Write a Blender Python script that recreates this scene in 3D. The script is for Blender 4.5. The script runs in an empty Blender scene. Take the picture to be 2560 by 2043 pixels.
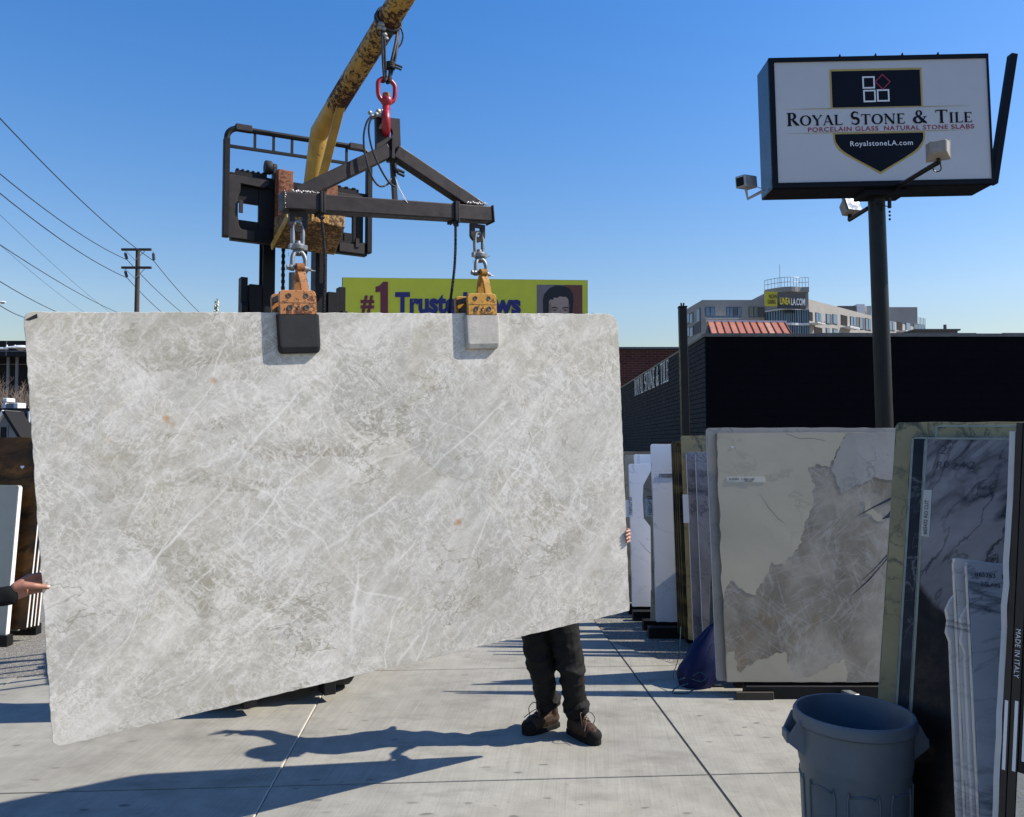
import bpy, bmesh, math, random
from mathutils import Vector, Matrix, noise

random.seed(11)
R = math.radians
scene = bpy.context.scene
COL = scene.collection

# ------------------------------------------------------------------ camera
CAM_H = 2.0
PITCH = R(2.375)
FPX = 2000.0                       # focal length in pixels of the 2560 px wide photograph
cam_d = bpy.data.cameras.new('camera')
cam_d.sensor_width = 36.0
cam_d.lens = 36.0 * FPX / 2560.0
cam_d.clip_start = 0.05
cam_d.clip_end = 3000
cam = bpy.data.objects.new('camera', cam_d)
COL.objects.link(cam)
cam.location = (0, 0, CAM_H)
cam.rotation_euler = (R(90) + PITCH, 0, 0)
scene.camera = cam

# ------------------------------------------------------------------ sky, sun, exposure
SUN_EL, SUN_AZ = R(44), R(86)      # azimuth clockwise from +Y: the sun stands to the right, a touch behind the slab
w = bpy.data.worlds.new('World')
scene.world = w
w.use_nodes = True
nt = w.node_tree
sky = nt.nodes.new('ShaderNodeTexSky')
sky.sky_type = 'NISHITA'
sky.sun_disc = False
sky.sun_elevation = SUN_EL
sky.sun_rotation = SUN_AZ
sky.altitude = 60
sky.air_density = 1.8
sky.dust_density = 0.7
sky.ozone_density = 3.0
bg = nt.nodes['Background']
hsv = nt.nodes.new('ShaderNodeHueSaturation')          # the phone's vivid rendering of the clear sky
hsv.inputs['Saturation'].default_value = 1.47
tint = nt.nodes.new('ShaderNodeMix')
tint.data_type = 'RGBA'; tint.blend_type = 'MULTIPLY'
tint.inputs[0].default_value = 1.0
tint.inputs[7].default_value = (.95, .955, 1.30, 1)
nt.links.new(sky.outputs['Color'], hsv.inputs['Color'])
nt.links.new(hsv.outputs['Color'], tint.inputs[6])
nt.links.new(tint.outputs[2], bg.inputs['Color'])
bg.inputs['Strength'].default_value = 0.086
sun_d = bpy.data.lights.new('sun', 'SUN')
sun_d.energy = 5.0
sun_d.angle = R(0.53)
sun_d.color = (1.0, 0.93, 0.82)
sun = bpy.data.objects.new('sun', sun_d)
COL.objects.link(sun)
SDIR = Vector((math.cos(SUN_EL) * math.sin(SUN_AZ), math.cos(SUN_EL) * math.cos(SUN_AZ), math.sin(SUN_EL)))
sun.rotation_euler = SDIR.to_track_quat('Z', 'Y').to_euler()
sun.location = (30, 0, 30)
vs = scene.view_settings
vs.view_transform = 'Standard'
vs.look = 'None'
vs.exposure = 0.5
vs.gamma = 1.0
vs.use_curve_mapping = False
scene.cycles.use_denoising = True
scene.cycles.max_bounces = 8

# ------------------------------------------------------------------ geometry helpers
def ray(px, py):
    v = (1021.5 - py) / FPX
    return Vector(((px - 1280.0) / FPX, math.cos(PITCH) - v * math.sin(PITCH), math.sin(PITCH) + v * math.cos(PITCH)))

def at(px, py, Y):
    """world point seen at a photograph pixel, at distance Y"""
    d = ray(px, py)
    return Vector((0, 0, CAM_H)) + d * (Y / d.y)

def gnd(px, py, z=0.0):
    d = ray(px, py)
    return Vector((0, 0, CAM_H)) + d * ((z - CAM_H) / d.z)

ORG = {}

class MB:
    def __init__(s):
        s.v = []; s.f = []
    def add(s, vs_, fs, M=None):
        o = len(s.v)
        s.v += [(M @ Vector(p)) if M else Vector(p) for p in vs_]
        s.f += [tuple(i + o for i in f) for f in fs]
        return s
    def box(s, c, size, M=None):
        x, y, z = [q / 2 for q in size]
        c = Vector(c)
        p = [c + Vector((a * x, b * y, d * z)) for a in (-1, 1) for b in (-1, 1) for d in (-1, 1)]
        return s.add(p, [(0, 1, 3, 2), (4, 6, 7, 5), (0, 4, 5, 1), (2, 3, 7, 6), (0, 2, 6, 4), (1, 5, 7, 3)], M)
    def b2(s, x0, x1, y0, y1, z0, z1, M=None):
        return s.box(((x0 + x1) / 2, (y0 + y1) / 2, (z0 + z1) / 2), (abs(x1 - x0), abs(y1 - y0), abs(z1 - z0)), M)
    def hexa(s, p):
        """eight points: bottom four in order, top four in order"""
        return s.add(p, [(3, 2, 1, 0), (4, 5, 6, 7), (0, 1, 5, 4), (1, 2, 6, 5), (2, 3, 7, 6), (3, 0, 4, 7)])
    def bar(s, p0, p1, wx, wy, up=(0, 0, 1)):
        """rectangular bar from p0 to p1"""
        p0, p1 = Vector(p0), Vector(p1)
        d = (p1 - p0).normalized()
        u = Vector(up)
        if abs(d.dot(u)) > .98: u = Vector((0, 1, 0))
        sx = d.cross(u).normalized(); sy = sx.cross(d).normalized()
        q = []
        for p in (p0, p1):
            for a, b in ((-1, -1), (1, -1), (1, 1), (-1, 1)):
                q.append(p + sx * a * wx / 2 + sy * b * wy / 2)
        return s.hexa(q)
    def tube(s, pts, r, n=8, cap=True, closed=False):
        pts = [Vector(p) for p in pts]
        m = len(pts)
        rs = r if isinstance(r, (list, tuple)) else [r] * m
        o = len(s.v)
        t0 = (pts[1] - pts[0]).normalized()
        ref = Vector((0, 0, 1)) if abs(t0.z) < .9 else Vector((1, 0, 0))
        nrm = t0.cross(ref).normalized()
        for i, p in enumerate(pts):
            if closed: t = (pts[(i + 1) % m] - pts[i - 1]).normalized()
            elif i == 0: t = t0
            elif i == m - 1: t = (pts[i] - pts[i - 1]).normalized()
            else: t = (pts[i + 1] - pts[i - 1]).normalized()
            nrm = (nrm - t * nrm.dot(t))
            if nrm.length < 1e-6: nrm = t.orthogonal()
            nrm.normalize()
            b = t.cross(nrm)
            for k in range(n):
                a = 2 * math.pi * k / n
                s.v.append(p + (nrm * math.cos(a) + b * math.sin(a)) * rs[i])
        for i in range(m if closed else m - 1):
            j = (i + 1) % m
            for k in range(n):
                s.f.append((o + i * n + k, o + i * n + (k + 1) % n, o + j * n + (k + 1) % n, o + j * n + k))
        if cap and not closed:
            s.f.append(tuple(o + k for k in range(n))[::-1])
            s.f.append(tuple(o + (m - 1) * n + k for k in range(n)))
        return s
    def cyl(s, p0, p1, r, n=16):
        return s.tube([p0, p1], r, n)
    def prism(s, poly, y0, y1, M=None):
        """polygon in x,z extruded along y"""
        n = len(poly)
        p = [(x, y0, z) for x, z in poly] + [(x, y1, z) for x, z in poly]
        f = [tuple(range(n))[::-1], tuple(range(n, 2 * n))]
        f += [(i, (i + 1) % n, n + (i + 1) % n, n + i) for i in range(n)]
        return s.add(p, f, M)
    def lathe(s, prof, n=40, c=(0, 0, 0), ax='z'):
        o = len(s.v)
        for r, z in prof:
            for k in range(n):
                a = 2 * math.pi * k / n
                p = Vector((r * math.cos(a), r * math.sin(a), z))
                if ax == 'y': p = Vector((p.x, p.z, p.y))
                if ax == 'x': p = Vector((p.z, p.x, p.y))
                s.v.append(p + Vector(c))
        for i in range(len(prof) - 1):
            for k in range(n):
                s.f.append((o + i * n + k, o + i * n + (k + 1) % n, o + (i + 1) * n + (k + 1) % n, o + (i + 1) * n + k))
        return s
    def ball(s, c, r, nu=10, nv=7, sc=(1, 1, 1), M=None):
        c = Vector(c); vs_ = [c + Vector((0, 0, -r * sc[2]))]; fs = []
        for j in range(1, nv):
            ph = -math.pi / 2 + math.pi * j / nv
            for k in range(nu):
                a = 2 * math.pi * k / nu
                vs_.append(c + Vector((r * sc[0] * math.cos(ph) * math.cos(a), r * sc[1] * math.cos(ph) * math.sin(a), r * sc[2] * math.sin(ph))))
        vs_.append(c + Vector((0, 0, r * sc[2])))
        for k in range(nu): fs.append((0, 1 + (k + 1) % nu, 1 + k))
        for j in range(nv - 2):
            for k in range(nu):
                a = 1 + j * nu
                fs.append((a + k, a + (k + 1) % nu, a + nu + (k + 1) % nu, a + nu + k))
        L = len(vs_) - 1; a = 1 + (nv - 2) * nu
        for k in range(nu): fs.append((a + k, a + (k + 1) % nu, L))
        return s.add(vs_, fs, M)
    def ribbon(s, pts, ws, y=0.0, th=0.0):
        """flat stroke in x,z at depth y (front towards -y) with a width per point"""
        n = len(pts); P = [Vector((p[0], p[1])) for p in pts]
        ws = ws if isinstance(ws, (list, tuple)) else [ws] * n
        L = []; Rr = []
        for i in range(n):
            d = (P[min(i + 1, n - 1)] - P[max(i - 1, 0)])
            d = d.normalized() if d.length > 1e-9 else Vector((1, 0))
            q = Vector((-d.y, d.x)) * ws[i] / 2
            L.append(P[i] + q); Rr.append(P[i] - q)
        o = len(s.v)
        s.v += [Vector((q.x, y, q.y)) for q in L] + [Vector((q.x, y, q.y)) for q in Rr]
        for i in range(n - 1):
            s.f.append((o + i, o + n + i, o + n + i + 1, o + i + 1))
        return s
    def build(s, name, mat, parent=None, smooth=None, bev=0.0, frame=None, org=(0, 0, 0), seg=1):
        org = Vector(org) if parent is None else ORG.get(parent.name, Vector((0, 0, 0)))
        me = bpy.data.meshes.new(name)
        me.from_pydata([tuple(Vector(p) - org) for p in s.v], [], s.f)
        if bev > 0:
            bm = bmesh.new(); bm.from_mesh(me)
            bmesh.ops.recalc_face_normals(bm, faces=bm.faces)
            ed = [e for e in bm.edges if len(e.link_faces) == 2 and e.calc_face_angle(0) > .6]
            bmesh.ops.bevel(bm, geom=ed, offset=bev, segments=seg, affect='EDGES', profile=.5, clamp_overlap=True)
            bm.to_mesh(me); bm.free()
        else:
            bm = bmesh.new(); bm.from_mesh(me)
            bmesh.ops.recalc_face_normals(bm, faces=bm.faces)
            bm.to_mesh(me); bm.free()
        if smooth:
            me.polygons.foreach_set('use_smooth', [True] * len(me.polygons))
            me.set_sharp_from_angle(angle=R(smooth))
        if mat: me.materials.append(mat)
        o = bpy.data.objects.new(name, me)
        COL.objects.link(o)
        if parent:
            o.parent = parent
            ORG[o.name] = org
        else:
            o.matrix_world = (frame or Matrix()) @ Matrix.Translation(org)
            ORG[o.name] = org
        return o

def tag(o, label=None, cat=None, group=None, kind=None):
    if label: o['label'] = label
    if cat: o['category'] = cat
    if group: o['group'] = group
    if kind: o['kind'] = kind
    return o

def thing(name, label, cat, group=None, frame=None, org=(0, 0, 0), kind=None):
    o = bpy.data.objects.new(name, None)
    COL.objects.link(o)
    o.empty_display_size = .1
    o.matrix_world = (frame or Matrix()) @ Matrix.Translation(Vector(org))
    ORG[o.name] = Vector(org)
    return tag(o, label, cat, group, kind)

def FR(x, y, z=0.0, yaw=0.0):
    return Matrix.Translation((x, y, z)) @ Matrix.Rotation(yaw, 4, 'Z')

def copy_part(src, parent, loc=None, mw=None):
    c = src.copy(); COL.objects.link(c)
    if parent: c.parent = parent
    if loc is not None: c.location = loc
    return c

def arc(c, r, a0, a1, n, plane='xz', k=(1, 1)):
    out = []
    for i in range(n + 1):
        a = R(a0 + (a1 - a0) * i / n)
        u, v_ = r * k[0] * math.cos(a), r * k[1] * math.sin(a)
        if plane == 'xz': out.append(Vector((c[0] + u, c[1], c[2] + v_)))
        elif plane == 'yz': out.append(Vector((c[0], c[1] + u, c[2] + v_)))
        else: out.append(Vector((c[0] + u, c[1] + v_, c[2])))
    return out

def smooth_pts(pts, n=6):
    """Catmull-Rom through the points"""
    P = [Vector(p) for p in pts]; out = []
    for i in range(len(P) - 1):
        p0 = P[max(i - 1, 0)]; p1 = P[i]; p2 = P[i + 1]; p3 = P[min(i + 2, len(P) - 1)]
        for k in range(n):
            t = k / n
            out.append(.5 * ((2 * p1) + (p2 - p0) * t + (2 * p0 - 5 * p1 + 4 * p2 - p3) * t * t + (3 * p1 - p0 - 3 * p2 + p3) * t ** 3))
    out.append(P[-1])
    return out

def text_mesh(name, body, size, mat, parent, M, bold=0.0, sx=1.0, space=1.0, align='LEFT', th=0.0005):
    """lettering lying in local x,z (front towards -y); M places it in the parent's space"""
    cu = bpy.data.curves.new(name, 'FONT')
    cu.body = body; cu.size = size; cu.align_x = align
    cu.space_character = space; cu.offset = bold; cu.extrude = th; cu.resolution_u = 4
    ob = bpy.data.objects.new(name, cu); COL.objects.link(ob)
    dg = bpy.context.evaluated_depsgraph_get()
    me = bpy.data.meshes.new_from_object(ob.evaluated_get(dg))
    bpy.data.objects.remove(ob)
    T = M @ Matrix.Rotation(R(90), 4, 'X') @ Matrix.Diagonal((sx, 1, 1, 1))
    org = ORG.get(parent.name, Vector((0, 0, 0)))
    me.transform(Matrix.Translation(-org) @ T)
    me.materials.clear(); me.materials.append(mat)
    o = bpy.data.objects.new(name, me); COL.objects.link(o)
    o.parent = parent; ORG[o.name] = org
    return o

# serif capitals drawn as strokes: (points, widths) in a box one unit high
def _ell(cx, cz, rx, rz, a0, a1, n=16):
    return [(cx + rx * math.cos(R(a0 + (a1 - a0) * i / n)), cz + rz * math.sin(R(a0 + (a1 - a0) * i / n))) for i in range(n + 1)]
def _ew(a0, a1, thin, thick, n=16):
    return [thin + (thick - thin) * abs(math.cos(R(a0 + (a1 - a0) * i / n))) ** 1.5 for i in range(n + 1)]
_T, _H = .05, .135
def _ser(x, z, hw=.15, up=True):
    return ([(x - hw, z), (x - hw * .5, z), (x + hw * .5, z), (x + hw, z)], [.03, .055, .055, .03])
GLY = {
 'R': (.80, [([(.2, 0), (.2, 1)], _H), _ser(.2, .022), ([(.05, .978), (.2, .978)], .044),
             ([(.2, .972), (.36, .972)] + _ell(.36, .735, .19, .237, 90, -90, 10) + [(.2, .498)], [_T, _T] + _ew(90, -90, _T, .14, 10) + [_T]),
             ([(.36, .5), (.52, .3), (.66, .1), (.82, .03)], [.07, .13, .13, .04])]),
 'O': (.95, [(_ell(.48, .5, .37, .475, 0, 360, 32), _ew(0, 360, _T, .15, 32))]),
 'Y': (.80, [([(.1, 1), (.42, .47)], .13), ([(.76, 1), (.42, .47)], .05), ([(.42, 0), (.42, .5)], _H), _ser(.42, .022), _ser(.12, .978, .13), _ser(.74, .978, .1)]),
 'A': (.88, [([(.12, 0), (.43, 1)], .05), ([(.43, 1), (.76, 0)], .135), ([(.22, .33), (.62, .33)], .05), _ser(.12, .022, .1), _ser(.76, .022, .13)]),
 'L': (.68, [([(.18, 0), (.18, 1)], _H), _ser(.18, .978), ([(.05, .025), (.62, .025)], _T), ([(.62, 0), (.65, .22)], [.06, .025])]),
 'S': (.64, [(_ell(.32, .73, .2, .245, 40, 250, 14) + _ell(.32, .27, .22, .245, 70, -140, 14),
              [.04 + .09 * (i / 29.0) * (1 - i / 29.0) * 4 for i in range(30)]), ([(.48, .98), (.5, .76)], .03), ([(.1, .26), (.12, .02)], .03)]),
 'T': (.78, [([(.38, 0), (.38, 1)], _H), _ser(.38, .022), ([(.04, .975), (.72, .975)], _T), ([(.04, 1), (.01, .78)], [.06, .025]), ([(.72, 1), (.75, .78)], [.06, .025])]),
 'N': (.98, [([(.16, 0), (.16, 1)], .05), ([(.14, 1), (.82, 0)], .14), ([(.82, 0), (.82, 1)], .05), _ser(.16, .022, .12), _ser(.82, .978, .12), _ser(.1, .978, .09)]),
 'E': (.70, [([(.18, 0), (.18, 1)], _H), ([(.05, .025), (.62, .025)], _T), ([(.05, .975), (.6, .975)], _T), ([(.18, .52), (.48, .52)], .045), ([(.62, 0), (.65, .22)], [.06, .025]), ([(.6, 1), (.62, .8)], [.06, .025]), ([(.48, .63), (.48, .41)], .025)]),
 'I': (.42, [([(.21, 0), (.21, 1)], _H), _ser(.21, .022), _ser(.21, .978)]),
 '&': (.95, [(_ell(.4, .78, .15, .2, -50, 230, 14), _ew(-50, 230, .05, .1, 14)), ([(.29, .64), (.5, .38), (.72, .12), (.9, .02)], [.08, .14, .14, .05]),
             ([(.5, .63), (.3, .5)], .05), (_ell(.34, .27, .24, .245, 100, 330, 14), _ew(100, 330, .06, .15, 14)), ([(.55, .15), (.72, .35), (.78, .5)], .045), ([(.66, .5), (.88, .5)], .04)]),
}
def serif_text(mb, s, x, z, h, y=0.0, sx=1.0, gap=.06, small=.78, word=.45, weight=1.0):
    big = True; i = 0
    for ch in s:
        if ch == ' ':
            x += word * h * sx; big = True; continue
        wd, strokes = GLY[ch]
        hh = h * (1.0 if big or ch == '&' else small)
        for k, (pts, ws) in enumerate(strokes):
            wl = ws if isinstance(ws, list) else [ws] * len(pts)
            mb.ribbon([(x + p[0] * hh * sx, z + p[1] * hh) for p in pts], [q * hh * weight * (.5 + .5 * sx) for q in wl], y - .0008 * ((k % 6) + 1))
        x += (wd + gap) * hh * sx
        big = False
    return x
# ------------------------------------------------------------------ materials
class NT:
    def __init__(s, name, rough=.6, metal=0.0, spec=.5):
        s.m = bpy.data.materials.new(name); s.m.use_nodes = True
        s.t = s.m.node_tree; s.b = s.t.nodes['Principled BSDF']
        s.b.inputs['Roughness'].default_value = rough
        s.b.inputs['Metallic'].default_value = metal
        s.b.inputs['Specular IOR Level'].default_value = spec
    def set(s, sock, v):
        if isinstance(v, bpy.types.NodeSocket): s.t.links.new(v, sock)
        elif isinstance(v, (tuple, list)):
            n = len(sock.default_value); v = tuple(v)
            sock.default_value = v + (1.0,) if n == 4 and len(v) == 3 else v
        else: sock.default_value = v
    def co(s, scale=(1, 1, 1), rot=(0, 0, 0), loc=(0, 0, 0), kind='Object'):
        # turn first, stretch afterwards, so the grain follows the turned axes
        tc = s.t.nodes.new('ShaderNodeTexCoord'); mr = s.t.nodes.new('ShaderNodeMapping'); mp = s.t.nodes.new('ShaderNodeMapping')
        s.t.links.new(tc.outputs[kind], mr.inputs['Vector']); s.t.links.new(mr.outputs['Vector'], mp.inputs['Vector'])
        mp.inputs['Scale'].default_value = scale; mr.inputs['Rotation'].default_value = rot; mp.inputs['Location'].default_value = loc
        return mp.outputs['Vector']
    def noise(s, vec, scale, detail=5, rough=.55, dist=0.0, out='Fac'):
        n = s.t.nodes.new('ShaderNodeTexNoise')
        s.set(n.inputs['Vector'], vec); n.inputs['Scale'].default_value = scale; n.inputs['Detail'].default_value = detail
        n.inputs['Roughness'].default_value = rough; n.inputs['Distortion'].default_value = dist
        return n.outputs[out]
    def vor(s, vec, scale, feature='F1', out='Distance', rnd=1.0):
        n = s.t.nodes.new('ShaderNodeTexVoronoi'); n.feature = feature
        s.set(n.inputs['Vector'], vec); n.inputs['Scale'].default_value = scale; n.inputs['Randomness'].default_value = rnd
        return n.outputs[out]
    def wave(s, vec, scale, dist=0, detail=2, dscale=1):
        n = s.t.nodes.new('ShaderNodeTexWave'); s.set(n.inputs['Vector'], vec)
        n.inputs['Scale'].default_value = scale; n.inputs['Distortion'].default_value = dist
        n.inputs['Detail'].default_value = detail; n.inputs['Detail Scale'].default_value = dscale
        return n.outputs['Fac']
    def brick(s, vec, w_, h_, mortar, c1, c2, cm):
        n = s.t.nodes.new('ShaderNodeTexBrick'); s.set(n.inputs['Vector'], vec)
        n.inputs['Scale'].default_value = 1; n.inputs['Brick Width'].default_value = w_; n.inputs['Row Height'].default_value = h_
        n.inputs['Mortar Size'].default_value = mortar
        s.set(n.inputs['Color1'], c1); s.set(n.inputs['Color2'], c2); s.set(n.inputs['Mortar'], cm)
        return n.outputs['Color'], n.outputs['Fac']
    def ramp(s, fac, stops, interp='LINEAR'):
        n = s.t.nodes.new('ShaderNodeValToRGB'); cr = n.color_ramp; cr.interpolation = interp
        while len(cr.elements) < len(stops): cr.elements.new(.5)
        for e, (p, c) in zip(cr.elements, stops):
            e.position = p
            e.color = (c, c, c, 1) if not isinstance(c, (tuple, list)) else tuple(c) + (1,)
        s.set(n.inputs['Fac'], fac)
        return n.outputs['Color']
    def mix(s, fac, a, b, blend='MIX'):
        n = s.t.nodes.new('ShaderNodeMix'); n.data_type = 'RGBA'; n.blend_type = blend
        s.set(n.inputs[0], fac); s.set(n.inputs[6], a); s.set(n.inputs[7], b)
        return n.outputs[2]
    def math(s, op, a, b=0.0, c=0.0, clamp=False):
        n = s.t.nodes.new('ShaderNodeMath'); n.operation = op; n.use_clamp = clamp
        s.set(n.inputs[0], a); s.set(n.inputs[1], b); s.set(n.inputs[2], c)
        return n.outputs[0]
    def ridge(s, fac, c=.5, w_=.03, hi=1.0):
        """1 on the contour fac = c, falling to 0 at distance w_"""
        d = s.math('ABSOLUTE', s.math('SUBTRACT', fac, c))
        n = s.t.nodes.new('ShaderNodeMapRange'); n.clamp = True
        s.set(n.inputs[0], d); n.inputs[1].default_value = 0; n.inputs[2].default_value = w_; n.inputs[3].default_value = hi; n.inputs[4].default_value = 0
        return n.outputs[0]
    def rng(s, fac, a, b, c=0.0, d=1.0):
        n = s.t.nodes.new('ShaderNodeMapRange'); n.clamp = True
        s.set(n.inputs[0], fac)
        for i, q in zip((1, 2, 3, 4), (a, b, c, d)): n.inputs[i].default_value = q
        return n.outputs[0]
    def warp(s, vec, scale, amt, detail=2):
        n = s.t.nodes.new('ShaderNodeTexNoise'); s.set(n.inputs['Vector'], vec)
        n.inputs['Scale'].default_value = scale; n.inputs['Detail'].default_value = detail
        vm = s.t.nodes.new('ShaderNodeVectorMath'); vm.operation = 'MULTIPLY_ADD'
        s.set(vm.inputs[0], n.outputs['Color']); vm.inputs[1].default_value = (amt,) * 3; s.set(vm.inputs[2], vec)
        return vm.outputs[0]
    def dist(s, vec, p):
        vm = s.t.nodes.new('ShaderNodeVectorMath'); vm.operation = 'DISTANCE'
        s.set(vm.inputs[0], vec); vm.inputs[1].default_value = p
        return vm.outputs['Value']
    def bump(s, h, strength=.3, dist=.01):
        n = s.t.nodes.new('ShaderNodeBump'); n.inputs['Strength'].default_value = strength; n.inputs['Distance'].default_value = dist
        s.set(n.inputs['Height'], h); s.t.links.new(n.outputs['Normal'], s.b.inputs['Normal'])
    def col(s, v): s.set(s.b.inputs['Base Color'], v)
    def rgh(s, v): s.set(s.b.inputs['Roughness'], v)
    def rand(s):
        return s.t.nodes.new('ShaderNodeObjectInfo').outputs['Random']

def plain(name, c, rough=.5, metal=0.0, var=.25, scale=12.0, bump=.08, spec=.5):
    """one colour with worn, uneven tone and fine relief"""
    n = NT(name, rough, metal, spec)
    co = n.co()
    f = n.noise(co, scale, 6, .6)
    g = n.noise(co, scale * .17, 3)
    k = n.math('ADD', n.math('MULTIPLY', f, .6), n.math('MULTIPLY', g, .4))
    d = tuple(q * (1 - var) for q in c); l = tuple(min(1, q * (1 + var)) for q in c)
    n.col(n.ramp(k, [(.3, d), (.7, l)]))
    n.rgh(n.rng(f, .3, .7, max(.03, rough - .08), min(1, rough + .1)))
    if bump: n.bump(n.noise(co, scale * 6, 4), bump, .004)
    return n.m

MAT = {}
def M_(k): return MAT[k]

# brushed concrete paving
def mk_concrete(name='concrete', tint=1.0):
    n = NT(name, .85, 0, .3)
    co = n.co()
    big = n.noise(co, .7, 4, .6)
    mid = n.noise(co, 5, 6, .65)
    fine = n.noise(co, 60, 4, .7)
    base = n.ramp(n.math('ADD', n.math('MULTIPLY', big, .55), n.math('MULTIPLY', mid, .45)),
                  [(.32, (.20 * tint, .19 * tint, .16 * tint)), (.5, (.29 * tint, .278 * tint, .236 * tint)), (.68, (.375 * tint, .36 * tint, .308 * tint))])
    base = n.mix(n.rng(fine, .35, .65, 0, .25), base, (.23, .225, .2))
    # broom strokes
    st = n.noise(n.co((70, 1.1, 1), rot=(0, 0, R(9))), 1.0, 5, .72)
    base = n.mix(n.rng(st, .5, .72, 0, .4), base, (.15, .147, .13))
    base = n.mix(n.rng(st, .26, .42, .45, 0), base, (.43, .41, .345))
    # tyre scuffs and drips
    sc = n.ridge(n.noise(n.co((.5, 1.4, 1), rot=(0, 0, R(25))), 1.1, 2, .4, .8), .5, .05)
    base = n.mix(n.math('MULTIPLY', sc, n.rng(n.noise(co, 2.2, 3), .45, .7, 0, .22)), base, (.15, .145, .13))
    sp = n.vor(n.warp(n.co((1, 2.1, 1)), 6, .1), 3.3)
    spm = n.math('MULTIPLY', n.rng(sp, .07, .13, 1, 0), n.rng(n.noise(co, .8, 2), .40, .52, 0, .8))
    base = n.mix(spm, base, (.12, .115, .1))
    sp2 = n.vor(n.warp(co, 9, .06), 9)
    base = n.mix(n.math('MULTIPLY', n.rng(sp2, .04, .09, 1, 0), n.rng(n.noise(co, 1.7, 2), .46, .58, 0, .55)), base, (.12, .115, .1))
    drt = n.noise(n.co((.7, 1.6, 1), loc=(5, 3, 0)), 2.4, 6, .7)
    base = n.mix(n.rng(drt, .52, .7, 0, .55), base, (.15, .142, .12))
    n.col(base)
    n.bump(n.math('ADD', n.math('MULTIPLY', st, .7), n.math('MULTIPLY', fine, .5)), .35, .006)
    return n.m
MAT['concrete'] = mk_concrete()

def mk_aggregate():
    n = NT('exposed_aggregate', .9, 0, .25)
    co = n.co()
    v = n.vor(co, 90, 'F1', 'Color')
    d = n.vor(co, 90)
    sep = n.t.nodes.new('ShaderNodeSeparateColor'); n.set(sep.inputs[0], v)
    base = n.ramp(sep.outputs[0], [(.0, (.10, .095, .085)), (.45, (.24, .225, .19)), (.8, (.38, .35, .29)), (1, (.55, .52, .46))])
    base = n.mix(n.rng(d, .35, .6, 0, .7), base, (.1, .095, .085))
    base = n.mix(n.rng(n.noise(co, .35, 4), .4, .65, 0, .45), base, (.16, .155, .14))
    n.col(base); n.bump(n.math('SUBTRACT', 1, d), .6, .01)
    return n.m
MAT['aggregate'] = mk_aggregate()
MAT['joint_dark'] = plain('joint_dark', (.035, .033, .03), .95, 0, .3, 30)
MAT['joint_lit_lip'] = plain('joint_lit_lip', (.62, .58, .5), .8, 0, .15, 30)

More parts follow.
